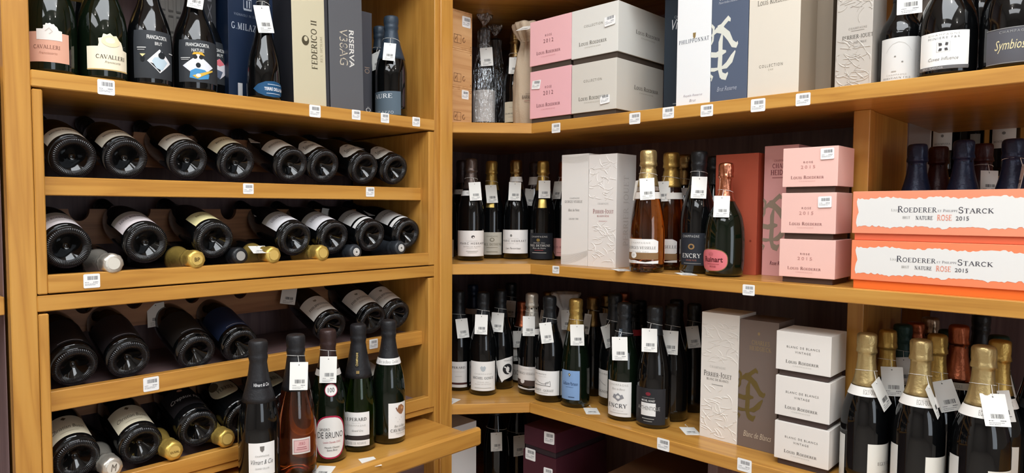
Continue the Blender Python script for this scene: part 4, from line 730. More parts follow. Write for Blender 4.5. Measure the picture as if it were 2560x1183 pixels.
bottle('bottom rack bottle with round cream label behind the black capped tray bottle', (-0.03, 0.7282, 0.9998), 0.0, 0.32, 0.044, 'std', mtx=((-0.0, -0.2588, -0.9659, -0.03), (1.0, -0.0, -0.0, 0.7282), (0.0, -0.9659, 0.2588, 0.9998), (0.0, 0.0, 0.0, 1.0)), labels=[(-1.117, 0.4887, 0.06, 0.14, '#d6cdae', 'ell', [('t', 'PERRIER', 0.55, 0.42, 0.6, 0.2, '#4a4234', 'r'), ('e', 0.25, 0.72, 0.34, 0.4, '#6a5c44')])], group='bottles lying in the racks')
bottle('bottom rack bottle with round cream label behind the rose wine bottle', (-0.03, 0.8529, 1.0), 0.0, 0.32, 0.044, 'std', mtx=((-0.0, -0.2588, -0.9659, -0.03), (1.0, -0.0, -0.0, 0.8529), (0.0, -0.9659, 0.2588, 1.0), (0.0, 0.0, 0.0, 1.0)), labels=[(-1.117, 0.4887, 0.06, 0.14, '#d6cdae', 'ell', [('t', 'PERRIER', 0.55, 0.42, 0.6, 0.2, '#4a4234', 'r'), ('e', 0.25, 0.72, 0.34, 0.4, '#6a5c44')])], group='bottles lying in the racks')
bottle('bottom rack row bottle with white label behind the two rightmost tray bottles', (-0.03, 1.1616, 0.9819), 0.0, 0.32, 0.044, 'std', mtx=((-0.0, -0.2588, -0.9659, -0.03), (1.0, -0.0, -0.0, 1.1616), (0.0, -0.9659, 0.2588, 0.9819), (0.0, 0.0, 0.0, 1.0)), labels=[(-1.1519, 0.6632, 0.05, 0.13, '#d8d4ca', None, [('r', 0.5, 0.7, 0.4, 0.04, '#b9b6b0')])], group='bottles lying in the racks')
bottle('bottle lying with its cork end with silver foil in the bottom rack row', (-0.3156, 0.424, 0.9605), 0.0, 0.32, 0.044, 'std', mtx=((0.0, 0.0523, 0.9986, -0.3156), (-1.0, 0.0, 0.0, 0.424), (0.0, -0.9986, 0.0523, 0.9605), (0.0, 0.0, 0.0, 1.0)), foil=('silver', 0.66), crumple=0.0007, cap=('#d0cabe', 0.012, [('t', 'M', 0.55, 0.5, 0.5, 0.6, '#5a5248', 'i')]), group='bottles lying cork forward in the racks')
bottle('bottle lying with its cork end with large gold foil in the bottom rack row', (-0.3156, 0.5486, 0.963), 0.0, 0.32, 0.044, 'std', mtx=((0.0, 0.0523, 0.9986, -0.3156), (-1.0, 0.0, 0.0, 0.5486), (0.0, -0.9986, 0.0523, 0.963), (0.0, 0.0, 0.0, 1.0)), foil=('corkgold', 0.66), crumple=0.0007, cap=('#c9a85c', 0.012, [('t', 'DUVAL', 0.5, 0.45, 0.8, 0.2, '#6a5426', 'b')]), group='bottles lying cork forward in the racks')
bottle('bottle lying with its cork end with gold foil beside the black script label', (-0.3156, 0.6686, 0.9617), 0.0, 0.32, 0.044, 'std', mtx=((0.0, 0.0523, 0.9986, -0.3156), (-1.0, 0.0, 0.0, 0.6686), (0.0, -0.9986, 0.0523, 0.9617), (0.0, 0.0, 0.0, 1.0)), foil=('corkgold', 0.66), crumple=0.0007, cap=('#c9a85c', 0.012, []), group='bottles lying cork forward in the racks')
price_tag('first price tag from the left lying flat over the second rack row necks', (-0.19, 0.8621, 1.4886), 1.2, -1.35, 0.0, k=9, group='price tags among the rack necks')
price_tag('second price tag from the left lying flat over the second rack row necks', (-0.19, 0.9834, 1.4893), 1.2, -1.35, 0.0, k=10, group='price tags among the rack necks')
price_tag('fourth price tag from the left lying flat over the second rack row necks', (-0.17, 1.2162, 1.4888), 1.2, -1.35, 0.0, k=11, group='price tags among the rack necks')
price_tag('third price tag from the left standing askew over the second rack row necks', (-0.19, 1.0725, 1.4799), 1.1, -0.8, 0.2094, k=12, group='price tags among the rack necks')
price_tag('left of three price tags lying over the top rack row necks', (-0.19, 0.8544, 1.6791), 1.2, -1.3, 0.0, k=13, group='price tags among the rack necks')
price_tag('middle of three price tags lying over the top rack row necks', (-0.19, 0.9704, 1.6807), 1.2, -1.3, 0.0, k=14, group='price tags among the rack necks')
price_tag('right of three price tags lying over the top rack row necks', (-0.19, 1.1982, 1.6844), 1.2, -1.3, 0.0, k=15, group='price tags among the rack necks')
price_tag('price tag hanging from a neck at the upper left of the third rack row', (-0.21, 0.5929, 1.246), 0.9, -0.6, -0.2094, k=16, group='price tags among the rack necks')
price_tag('price tag on the neck of the left crest label bottle in the third rack row', (-0.19, 0.9433, 1.266), 1.1, -0.7, 0.1745, k=17, group='price tags among the rack necks')
price_tag('price tag lying on the gold cork in the second rack row', (-0.03, 0.7711, 1.4042), 1.3, -1.35, 0.0, k=18, group='price tags among the rack necks')
price_sticker('price sticker on the top rack rail under the fourth bottle', (-0.0322, 0.7465, 1.5479), 1.5708, 0.0, sc=0.7871, k=19, tilt=0, group='price stickers on shelf edges')
price_sticker('price sticker on the top rack rail near its right end', (-0.0322, 1.1036, 1.5472), 1.5708, 0.0, sc=0.8393, k=20, tilt=0, group='price stickers on shelf edges')
price_sticker('price sticker on the second rack rail at the lower left', (0.0018, 0.3937, 1.3589), 1.5708, 0.0, sc=0.8869, k=21, tilt=0, group='price stickers on shelf edges')
price_sticker('price sticker on the third rack rail at the left', (-0.0272, 0.5133, 1.1267), 1.5708, 0.0, sc=0.9644, k=22, tilt=0, group='price stickers on shelf edges')
price_sticker('price sticker on the third rack rail behind the tray bottles', (-0.0272, 1.1094, 1.1314), 1.5708, 0.0, sc=0.8494, k=23, tilt=0, group='price stickers on shelf edges')
bottle('black bottle with white crest label at the left front of the tray', (0.105, 0.6936, 0.888), 1.0854, 0.3301, 0.0445, 'std', labels=[(-0.5126, 0.7739, 0.0453, 0.1162, '#efece8', None, [('t', 'Vilmart & Cie', 0.5, 0.42, 0.82, 0.14, '#2b2a2c', 'in'), ('t', 'CHAMPAGNE', 0.5, 0.6, 0.5, 0.05, '#8b8985', 'w'), ('p', [(0.42, 0.9), (0.58, 0.9), (0.57, 0.78), (0.5, 0.72), (0.43, 0.78)], '#77736e'), ('t', 'GRAND CELLIER', 0.5, 0.22, 0.5, 0.05, '#8b8985', 'w')]), (-0.5088, 0.862, 0.2296, 0.2435, '#1b1b1e', None, [('t', 'Vilmart & Cie', 0.55, 0.5, 0.9, 0.5, '#e8e8e8', 'i')])], foil=('matblack', 0.6))
bottle('clear bottle of rose wine with black foil on the tray', (0.098, 0.7909, 0.888), 1.0317, 0.329, 0.0455, 'slope', labels=[(-0.2037, 0.7043, 0.0663, 0.1017, '#d9d3cc', None, [('r', 0.5, 0.5, 0.86, 0.8, '#b98f8d'), ('r', 0.5, 0.5, 0.78, 0.7, '#d9b0ad'), ('t', 'ZERO', 0.5, 0.66, 0.34, 0.2, '#a03c4a', 'r'), ('r', 0.5, 0.42, 0.5, 0.05, '#a8686c'), ('r', 0.5, 0.3, 0.56, 0.05, '#a8686c')])], glass='clear', foil=('matblack', 0.62), liquid=('#d08c62', 0.72))
bottle('bottle with big round-cornered white label edged in crimson on the tray', (0.0527, 0.9079, 0.888), 0.9846, 0.3205, 0.044, 'std', labels=[(-0.7491, 0.9912, 0.0121, 0.1175, '#b02a4a', 'oval', []), (-0.6914, 0.9162, 0.0161, 0.1136, '#ece9e4', 'oval', [('t', 'SANDRO', 0.3, 0.7, 0.34, 0.07, '#2b2a2c', 'n'), ('t', 'DE BRUNO', 0.5, 0.56, 0.88, 0.15, '#2b2a2c', 'n'), ('t', 'Lessini Durello DOC', 0.55, 0.38, 0.6, 0.045, '#b0304a'), ('t', 'Metodo Classico', 0.55, 0.25, 0.5, 0.045, '#2b2a2c'), ('t', 'Extra Brut', 0.55, 0.18, 0.34, 0.045, '#2b2a2c')]), (-0.2173, 0.57, 0.1633, 0.1944, '#b02a4a', 'ell', []), (-0.1787, 0.5257, 0.1652, 0.1924, '#f0eeea', 'ell', [('t', '100', 0.5, 0.5, 0.55, 0.4, '#2b2a2c')])], glass='green', foil=('brown', 0.7), band=(0.655, 0.7, '#d8d4d0', []))
bottle('green bottle with black foil and two-part white label on the tray', (0.0445, 1.0052, 0.888), 0.9397, 0.3209, 0.0445, 'slope', labels=[(-0.9299, 0.6376, 0.0446, 0.1036, '#efece8', None, [('t', 'J.PERARD', 0.52, 0.7, 0.72, 0.16, '#33302e', 'r'), ('t', 'PERE ET FILS', 0.5, 0.55, 0.3, 0.04, '#b9b6b0', 'w'), ('t', 'CHAMPAGNE', 0.5, 0.44, 0.68, 0.07, '#b9b6b0', 'w'), ('t', 'Grand Cru', 0.55, 0.22, 0.4, 0.08, '#8b8985', 'i')]), (-0.9361, 0.6331, 0.0344, 0.0446, '#3a3230', None, []), (-0.9491, 0.6369, 0.0179, 0.0332, '#efece8', None, [('t', 'CUVEE DE RESERVE', 0.5, 0.5, 0.7, 0.4, '#8b8985', 'w')]), (-0.2484, 0.0086, 0.2162, 0.2529, '#1b1b1e', None, [('t', 'CHAMPAGNE', 0.5, 0.5, 0.8, 0.9, '#c8b070', 'b', 1)]), (-0.1653, 0.0681, 0.1994, 0.2065, '@cdb277', None, [])], glass='brightgreen', foil=('matblack', 0.58), liquid=('#a8b458', 0.62))
bottle('dark bottle with white neck ring and fish drawing label at the right of the tray', (0.0524, 1.0979, 0.888), 0.8944, 0.3217, 0.0445, 'std', labels=[(-0.0189, 1.2237, 0.0175, 0.1096, '#efece8', None, [('p', [(0.4, 0.78), (0.5, 0.92), (0.66, 0.95), (0.85, 0.86), (0.8, 0.74), (0.68, 0.66), (0.55, 0.68)], '#9a6a4a'), ('p', [(0.44, 0.74), (0.34, 0.86), (0.4, 0.88)], '#7a4a3a'), ('e', 0.7, 0.84, 0.14, 0.08, '#c99868'), ('e', 0.35, 0.58, 0.03, 0.015, '#8b8985'), ('e', 0.55, 0.52, 0.03, 0.015, '#8b8985'), ('e', 0.45, 0.46, 0.03, 0.015, '#8b8985'), ('e', 0.66, 0.57, 0.03, 0.015, '#8b8985'), ('t', 'Blanc de Blancs', 0.58, 0.34, 0.6, 0.07, '#8b8985', 'i'), ('t', 'CAVALLERI', 0.55, 0.22, 0.9, 0.09, '#4a4642', 'r'), ('t', 'Franciacorta', 0.6, 0.13, 0.5, 0.05, '#b9b6b0', 'i')])], glass='green', foil=('matblack', 0.645), band=(0.645, 0.695, '#efece8', [('t', 'Blanc de Blancs  Cavalleri', 0.5, 0.5, 0.3, 0.5, '#8b8985', 'i')]))
price_tag('price tag hanging on the clear rose wine bottle', (0.1305, 0.7786, 1.1278), 1.0276, -0.1641, 0.0349, sc=0.9943, neck=(0.098, 0.7909, 1.1696, 0.02), k=24, low=-0.012, group='hanging price tags')
price_tag('price tag hanging on the bottle with crimson edged label', (0.0827, 0.8883, 1.1157), 0.9845, -0.2103, 0.0349, sc=1.0058, neck=(0.0527, 0.9079, 1.1575, 0.0193), k=25, low=-0.012, group='hanging price tags')
lying_card('price label lying on the tray board before the green bottle', (0.1483, 0.9626, 0.8886), 1.25, k=26, string=False)
lying_card('price card at the bottom edge of the tray beside the rose wine bottle', (0.1188, 0.8506, 0.8886), 0.7, k=27, string=False)
crate('topmost of three stacked pale wooden bottle crates beside the cabinet post', (-0.0550, 1.385, 1.9922), 0.1362, .30, 0.1172, 0)
crate('middle of three stacked pale wooden bottle crates beside the cabinet post', (-0.0550, 1.385, 1.8746), 0.1362, .30, 0.1172, 1)
crate('lowest of three stacked pale wooden bottle crates beside the cabinet post', (-0.0550, 1.385, 1.7570), 0.1362, .30, 0.1172, 2)
price_sticker('price sticker on the topmost wooden crate', (-0.0544, 1.4948, 2.0785), 1.5708, 0.0, sc=1.0773, k=28, tilt=0, group='price stickers on boxes')
price_sticker('price sticker on the lowest wooden crate', (-0.0544, 1.4906, 1.8558), 1.5708, 0.0, sc=0.8815, k=29, tilt=0, group='price stickers on boxes')
bottle('bottle wrapped in crinkled cellophane with a white label beside the wooden crates', (-0.1288, 1.655, 1.757), 0.7523, 0.3471, 0.0385, 'std', labels=[(-1.2562, 1.2206, 0.0331, 0.1376, '#dcd6d0', None, [('t', 'CHAMPAGNE', 0.5, 0.92, 0.7, 0.06, '#b9b6b0', 'w'), ('t', 'MICHEL FALLON', 0.52, 0.68, 0.68, 0.06, '#8b8985', 'rw'), ('t', 'Ozanne', 0.5, 0.55, 0.25, 0.04, '#b9b6b0'), ('t', 'Blanc de Blancs', 0.5, 0.47, 0.4, 0.04, '#b9b6b0', 'i'), ('r', 0.5, 0.3, 0.2, 0.012, '#b9b6b0')])], glass='black', foil=('grey', 0.7), crumple=0.0006)
cellophane('clear cellophane wrap with a twisted top around the front bottle by the crates', (-0.1288, 1.655, 1.757), 0.3471, .0385, 3)
price_tag('price tag on the cellophane wrapped bottle in front', (-0.0979, 1.6339, 2.0016), 0.7486, -0.1708, -0.0698, sc=1.0181, neck=(-0.1288, 1.655, 2.0466, 0.0172), k=30, low=-0.012, group='hanging price tags')
bottle('second cellophane wrapped bottle half hidden behind the first', (-0.1825, 1.77, 1.757), 0.7358, 0.3425, 0.0395, 'std', labels=[], foil=('black', 0.7))
cellophane('clear cellophane wrap around the bottle behind the first wrapped one', (-0.1825, 1.77, 1.757), 0.3425, .0395, 5)
bottle('gold foil bottle with cream label between cellophane and cloth bag', (-0.0274, 1.7, 1.757), 0.7053, 0.3279, 0.043, 'std', labels=[(-0.9634, 0.3239, 0.0261, 0.0915, '#d9d2bb', None, [('t', 'COLLARD PICARD', 0.4, 0.42, 0.7, 0.07, '#4c4640', 'r'), ('r', 0.5, 0.25, 0.4, 0.02, '#b9b6b0'), ('r', 0.5, 0.72, 0.3, 0.02, '#b9b6b0')])], glass='black', foil=('bronze', 0.72), crumple=0.0006)
price_tag('price tag on the gold foil bottle next to the cloth bag', (-0.0051, 1.6665, 1.9634), 0.7075, -0.2175, 0.0349, sc=0.9147, neck=(-0.0274, 1.7, 2.0059, 0.0225), k=31, low=-0.012, group='hanging price tags')
cloth_bag('beige cloth bottle bag beside the pink boxes', (0.0512, 1.66, 1.7570), .325, .040)
bottle('dark bottle neck rising behind the cloth bag', (-0.1419, 1.93, 1.757), 0.6804, 0.4383, 0.043, 'std', labels=[], foil=('black', 0.74))
price_tag('price tag lying across the mouth of the cloth bag', (0.0985, 1.595, 2.0495), 0.35, -1.15, 0.05, k=2, group='hanging price tags')
gift_box('lower pink gift box of two beside the cloth bag', (0.1202, 1.592, 1.757), 0, 0.1491, 0.13, 0.1559, col='#f0b8be', base=(0.016, '#4a4038', 0.004), front=[('t', 'ROSE', 0.46, 0.63, 0.16, 0.05, '#7a4a50', 'w'), ('t', '2012', 0.46, 0.51, 0.24, 0.085, '#7a4a50', 'w'), ('t', 'Louis Roederer', 0.46, 0.265, 0.58, 0.075, '#7a4a50', 'rk'), ('t', 'CHAMPAGNE', 0.46, 0.17, 0.34, 0.028, '#d79aa0', 'w')])
gift_box('upper pink gift box of two beside the cloth bag', (0.1186, 1.592, 1.9134), 0, 0.1501, 0.13, 0.1469, col='#f2bcc0', base=(0.016, '#4a4038', 0.004), front=[('t', 'ROSE', 0.46, 0.63, 0.16, 0.05, '#7a4a50', 'w'), ('t', '2012', 0.46, 0.51, 0.24, 0.085, '#7a4a50', 'w'), ('t', 'Louis Roederer', 0.46, 0.265, 0.58, 0.075, '#7a4a50', 'rk'), ('t', 'CHAMPAGNE', 0.46, 0.17, 0.34, 0.028, '#d79aa0', 'w')])
gift_box('lower greige gift box next to the pink boxes', (0.2718, 1.592, 1.757), 0, 0.146, 0.25, 0.1527, col='#d6d1c7', base=(0.016, '#4a4038', 0.004), front=[('t', 'COLLECTION', 0.48, 0.63, 0.4, 0.05, '#7d776c', 'w'), ('t', 'Louis Roederer', 0.47, 0.28, 0.6, 0.08, '#6a655c', 'rk'), ('t', 'CHAMPAGNE', 0.47, 0.19, 0.34, 0.028, '#b9b4a8', 'w')], side=[('t', 'Louis Roederer', 0.62, 0.5, 0.52, 0.085, '#5c574e', 'rk'), ('t', 'CHAMPAGNE', 0.62, 0.4, 0.3, 0.028, '#a29c8e', 'w')])
gift_box('upper greige gift box next to the pink boxes', (0.2698, 1.592, 1.9102), 0, 0.1506, 0.25, 0.1501, col='#e2e0d9', base=(0.016, '#4a4038', 0.004), front=[('t', 'COLLECTION', 0.48, 0.63, 0.4, 0.05, '#7d776c', 'w'), ('t', 'Louis Roederer', 0.47, 0.28, 0.6, 0.08, '#6a655c', 'rk'), ('t', 'CHAMPAGNE', 0.47, 0.19, 0.34, 0.028, '#b9b4a8', 'w')], side=[('t', 'Louis Roederer', 0.62, 0.5, 0.52, 0.085, '#5c574e', 'rk'), ('t', 'CHAMPAGNE', 0.62, 0.4, 0.3, 0.028, '#a29c8e', 'w')])
price_sticker('curling price sticker on the upper greige box', (0.3948, 1.591, 2.0124), 0, -0.1047, sc=0.9769, k=32, tilt=-0.12, group='price stickers on boxes')
price_sticker('curling price sticker on the lower greige box', (0.3826, 1.591, 1.8034), 0, -0.1047, sc=0.8818, k=33, tilt=-0.12, group='price stickers on boxes')
price_sticker('price sticker on the lower pink box', (0.1443, 1.591, 1.8738), 0, 0.0873, sc=0.9256, k=34, tilt=-0.1, group='price stickers on boxes')
gift_box('tall dark navy gift box with pale script beside the white one', (0.4987, 1.695, 1.757), 0, 0.1116, 0.1, 0.3811, col='#27323d', front=[('t', 'Vilmart', 0.5, 0.62, 0.62, 0.07, '#c9cdd2', 'i'), ('t', 'CHAMPAGNE', 0.5, 0.67, 0.5, 0.018, '#9aa2aa', 'w'), ('p', [(0.42, 0.74), (0.58, 0.74), (0.58, 0.71), (0.5, 0.69), (0.42, 0.71)], '#aab0b8'), ('t', '& Cie', 0.62, 0.575, 0.2, 0.03, '#c9cdd2', 'i'), ('r', 0.5, 0.07, 0.5, 0.008, '#7a848e')])
gift_box('tall white gift box with dark lettering and gold crest', (0.5868, 1.597, 1.757), 0, 0.0868, 0.095, 0.3353, col='#e9eaea', front=[('t', 'PHILIPPONNAT', 0.5, 0.475, 0.88, 0.03, '#5a5f6b', 'rw'), ('p', [(0.47, 0.53), (0.56, 0.53), (0.55, 0.5), (0.515, 0.485), (0.48, 0.5)], '@d9c48a'), ('t', 'Royale Reserve', 0.5, 0.075, 0.56, 0.022, '#b7aeb4', 'i'), ('t', 'Brut', 0.5, 0.04, 0.2, 0.02, '#b7aeb4', 'i')])
gift_box('tall slate blue gift box with a pale embossed monogram', (0.6744, 1.597, 1.757), 0, 0.0869, 0.095, 0.3178, col='#545e72', front=[('ch', 0, 1.05, 0.17, 0.62, '#d6d6cb'), ('t', 'HEIDSIECK', 0.5, 0.775, 0.56, 0.036, '#dcdcd6', 'b'), ('t', 'Maison fondee a Reims en 1851', 0.5, 0.74, 0.62, 0.018, '#b4b8c0', 'i'), ('t', 'CHARLES', 0.5, 0.83, 0.42, 0.036, '#dcdcd6', 'b'), ('t', 'Brut Reserve', 0.46, 0.1, 0.54, 0.035, '#a8aebb', 'i')])
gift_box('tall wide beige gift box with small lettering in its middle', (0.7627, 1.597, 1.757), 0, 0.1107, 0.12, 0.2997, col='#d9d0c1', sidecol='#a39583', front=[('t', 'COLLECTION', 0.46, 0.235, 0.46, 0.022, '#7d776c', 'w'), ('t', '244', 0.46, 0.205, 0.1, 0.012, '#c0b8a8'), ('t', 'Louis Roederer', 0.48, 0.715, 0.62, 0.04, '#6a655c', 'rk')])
gift_box('brown tall gift box behind the wide beige one', (0.8733, 1.7, 1.757), 0, 0.0333, 0.1, 0.2961, col='#857868')
gift_box('grey embossed tall gift box standing against the post', (0.9342, 1.632, 1.757), 0, 0.0686, 0.1, 0.2639, col='#bcb5ac', emb=11, front=[('t', 'PERRIER-JOUET', 0.6, 0.42, 0.84, 0.035, '#57524c', 'rk'), ('t', 'GRAND BRUT', 0.6, 0.375, 0.5, 0.018, '#77716a', 'r'), ('t', 'CHAMPAGNE', 0.6, 0.49, 0.5, 0.016, '#8d877f', 'rw'), ('r', 0.6, 0.47, 0.36, 0.003, '#8d877f'), ('r', 0.6, 0.34, 0.2, 0.004, '#8d877f')])
price_sticker('price sticker under the pink boxes on the upper right shelf edge', (0.234, 1.5712, 1.735), 0, 0.0, sc=0.8923, k=35, tilt=0, group='price stickers on shelf edges')
price_sticker('double price sticker under the greige boxes on the upper right shelf edge', (0.4869, 1.5712, 1.7376), 0, 0.0, sc=0.941, k=36, tilt=0, group='price stickers on shelf edges')
price_sticker('price sticker on the shelf edge under the navy box', (0.58, 1.5712, 1.7424), 0, 0.0, sc=0.9041, k=37, tilt=0, group='price stickers on shelf edges')
price_sticker('price sticker on the shelf edge under the white tall box', (0.679, 1.5712, 1.7373), 0, 0.0, sc=0.8959, k=38, tilt=0, group='price stickers on shelf edges')
price_sticker('price sticker on the shelf edge under the slate and beige boxes', (0.7978, 1.5712, 1.7368), 0, 0.0, sc=0.935, k=39, tilt=0, group='price stickers on shelf edges')
price_sticker('price sticker on the shelf edge under the brown tall box', (0.892, 1.5712, 1.7387), 0, 0.0, sc=0.8645, k=40, tilt=0, group='price stickers on shelf edges')
bottle('dark bottle with tall white label just right of the post on the top shelf', (1.0441, 1.672, 1.757), 0.2212, 0.25, 0.0375, 'short', labels=[(-0.9986, 0.8367, 0.0053, 0.0962, '#dcdbd8', None, [('s', [(0.18, 0.68), (0.25, 0.78), (0.35, 0.86), (0.5, 0.9), (0.65, 0.86), (0.75, 0.78), (0.82, 0.68)], 0.006, '#b9b6b0'), ('t', 'CHAMPAGNE', 0.46, 0.17, 0.5, 0.035, '#b9b6b0', 'w'), ('t', 'SERVEAUX FILS', 0.46, 0.1, 0.7, 0.04, '#8b8985', 'r'), ('e', 0.42, 0.58, 0.05, 0.03, '#8b8985'), ('e', 0.6, 0.45, 0.05, 0.03, '#8b8985'), ('r', 0.4, 0.25, 0.12, 0.02, '#b9b6b0')])], foil=('black', 0.7))
price_tag('price tag hanging on the white label bottle right of the post', (1.06, 1.6579, 1.934), 0.3133, -0.1421, 0.0, sc=1.0717, neck=(1.0441, 1.672, 1.976, 0.0145), k=41, low=-0.012, group='hanging price tags')
bottle('very large bottle with a broad white label and small square emblem', (1.127, 1.648, 1.757), 0.176, 0.285, 0.049, 'bell', labels=[(-0.9749, 0.751, 0.0146, 0.0863, '#efefec', None, [('t', 'CHAMPAGNE', 0.5, 0.92, 0.6, 0.05, '#b9b6b0', 'w'), ('t', 'MINIERE F&R', 0.5, 0.83, 0.6, 0.055, '#8a8a88', 'w'), ('t', 'Cuvee Influence', 0.5, 0.28, 0.56, 0.09, '#8b8985', 'i'), ('s', [(0.38, 0.46), (0.38, 0.72), (0.62, 0.72), (0.62, 0.46), (0.38, 0.46)], 0.008, '#b9b6b0'), ('p', [(0.41, 0.49), (0.47, 0.49), (0.48, 0.55), (0.43, 0.56)], '#4c4a4a'), ('p', [(0.53, 0.49), (0.59, 0.49), (0.57, 0.56), (0.52, 0.55)], '#4c4a4a'), ('p', [(0.41, 0.7), (0.47, 0.69), (0.48, 0.63), (0.42, 0.62)], '#4c4a4a'), ('p', [(0.53, 0.63), (0.58, 0.62), (0.59, 0.69), (0.54, 0.7)], '#4c4a4a'), ('r', 0.5, 0.045, 1, 0.09, '#6a6a6c'), ('t', 'BRUT TRADITION', 0.3, 0.045, 0.4, 0.05, '#d8d8d8', 'w')])], foil=('black', 0.74))
bottle('very large bottle with dark grey label and gold script at the upper right', (1.2292, 1.645, 1.757), 0.1155, 0.3, 0.0515, 'bell', labels=[(-0.8502, 0.8561, 0.0097, 0.0741, '#57575d', None, [('t', 'Symbiose', 0.46, 0.48, 0.56, 0.36, '#d9cda0', 'i'), ('t', 'CHAMPAGNE', 0.5, 0.88, 0.5, 0.07, '#9a9a98', 'w'), ('r', 0.5, 0.985, 1, 0.02, '#8a8a88'), ('r', 0.5, 0.015, 1, 0.02, '#8a8a88')])], foil=('black', 0.74))
bottle('dark bottle with silver back label between the two very large bottles', (1.1601, 1.78, 1.757), 0.145, 0.36, 0.042, 'std', labels=[(-0.466, 0.0306, 0.0322, 0.0888, '#a9aaac', None, [])], foil=('black', 0.74))
bottle('dark bottle with pale tag label behind the upper right bottles', (1.0469, 1.93, 1.757), 0.191, 0.34, 0.044, 'std', labels=[(-0.8023, -0.0192, 0.1731, 0.2372, '#9a948c', None, [])], foil=('black', 0.74))
bottle('dark bottle with pale round label cut off by the cabinet post', (-0.2599, 1.6, 1.3367), 0.8098, 0.32, 0.042, 'std', labels=[(-0.8005, 0.8041, -0.0036, 0.0594, '#cdbfae', None, [])], group='bottles on the middle corner shelf', foil=('black', 0.74))
bottle('bottle with grey neck and white ring at the back left of the middle shelf', (-0.2779, 1.7, 1.3367), 0.7848, 0.3394, 0.042, 'std', labels=[], foil=('brown', 0.76), band=(0.64, 0.69, '#dcd6d0', [('t', 'Marc Hebrart', 0.5, 0.5, 0.12, 0.4, '#8b8985', 'i')]), group='bottles on the middle corner shelf')
bottle('bottle with brown-grey foil and wide white label beside the cabinet post', (-0.0792, 1.5439, 1.3367), 0.7707, 0.3263, 0.0425, 'std', labels=[(-1.356, 1.2536, 0.0153, 0.0963, '#efeae6', None, [('t', 'MARC HEBRART', 0.58, 0.5, 0.8, 0.085, '#4a4442', 'w'), ('t', 'CHAMPAGNE', 0.55, 0.6, 0.34, 0.03, '#b9b6b0', 'w'), ('e', 0.58, 0.76, 0.1, 0.11, '#4a4442'), ('e', 0.59, 0.74, 0.05, 0.05, '#efeae6'), ('t', 'BLANC DE BLANCS', 0.56, 0.38, 0.5, 0.035, '#8b8985', 'w'), ('t', 'PREMIER CRU', 0.56, 0.32, 0.3, 0.03, '#b9b6b0', 'w'), ('r', 0.56, 0.2, 0.34, 0.02, '#b9b6b0'), ('r', 0.56, 0.14, 0.26, 0.015, '#b9b6b0')])], foil=('taupe', 0.7), crumple=0.0004, band=(0.635, 0.685, '#efece8', [('t', 'Marc Hebrart', 0.48, 0.5, 0.12, 0.4, '#8b8985', 'i')]), group='bottles on the middle corner shelf')
price_tag('price tag on the brown-grey foil bottle beside the cabinet post', (-0.0467, 1.5291, 1.5573), 0.9106, -0.216, -0.0524, sc=0.958, neck=(-0.0792, 1.5439, 1.5991, 0.02), k=42, low=-0.012, group='hanging price tags')
bottle('gold foil bottle with greige label on the middle shelf', (-0.1043, 1.6686, 1.3367), 0.7402, 0.3261, 0.0415, 'std', labels=[(-0.8378, 0.9709, 0.0134, 0.0878, '#b9b3a6', None, [('t', 'PAUL DETHUNE', 0.5, 0.46, 0.92, 0.11, '#77715f', 'r'), ('t', 'CHAMPAGNE', 0.5, 0.82, 0.5, 0.06, '#8d8777', 'w'), ('e', 0.5, 0.67, 0.2, 0.17, '#7d7765'), ('e', 0.5, 0.67, 0.13, 0.11, '#b9b3a6'), ('r', 0.5, 0.32, 0.5, 0.02, '#8d8777'), ('r', 0.5, 0.13, 0.5, 0.03, '#8d8777')]), (-0.4827, 0.23, 0.1698, 0.191, '@b39a56', None, [])], foil=('gold', 0.7), crumple=0.0005, group='bottles on the middle corner shelf')
price_tag('price tag on the gold foil bottle with greige label', (-0.0789, 1.641, 1.5515), 1.078, -0.2145, -0.0349, sc=0.982, neck=(-0.1043, 1.6686, 1.5941, 0.0203), k=43, low=-0.012, group='hanging price tags')
bottle('bottle with bronze foil, white neck ring and white label in mid corner', (-0.0263, 1.7034, 1.3367), 0.7039, 0.3265, 0.0425, 'std', labels=[(-1.358, 1.1426, 0.0197, 0.0969, '#ece9e6', None, [('t', 'MARC HEBRART', 0.48, 0.53, 0.82, 0.085, '#5a5450', 'w'), ('e', 0.4, 0.76, 0.07, 0.11, '#8b8985'), ('t', 'CHAMPAGNE', 0.45, 0.63, 0.34, 0.03, '#b9b6b0', 'w'), ('t', 'PREMIER CRU', 0.45, 0.42, 0.4, 0.03, '#b9b6b0', 'w'), ('t', 'Les Favorites', 0.45, 0.22, 0.48, 0.08, '#77716c', 'i')])], foil=('bronze', 0.7), crumple=0.0005, band=(0.78, 0.83, '#efece8', []), group='bottles on the middle corner shelf')
price_tag('price tag on the bronze foil bottle with white label', (-0.0061, 1.6731, 1.5593), 0.7059, -0.2127, 0.0349, sc=0.9889, neck=(-0.0263, 1.7034, 1.6021, 0.0196), k=44, low=-0.012, group='hanging price tags')
bottle('bottle with brown foil and white ring behind the black label bottle', (-0.0266, 1.8, 1.3367), 0.677, 0.3259, 0.04, 'std', labels=[], foil=('brown', 0.72), band=(0.76, 0.84, '#efece8', []), group='bottles on the middle corner shelf')
price_tag('tilted price tag hanging left of the black label bottle', (-0.0156, 1.7639, 1.5411), 1.1315, -0.2027, 0.1047, sc=0.9338, neck=(-0.0266, 1.8, 1.5821, 0.0213), k=45, low=-0.012, group='hanging price tags')
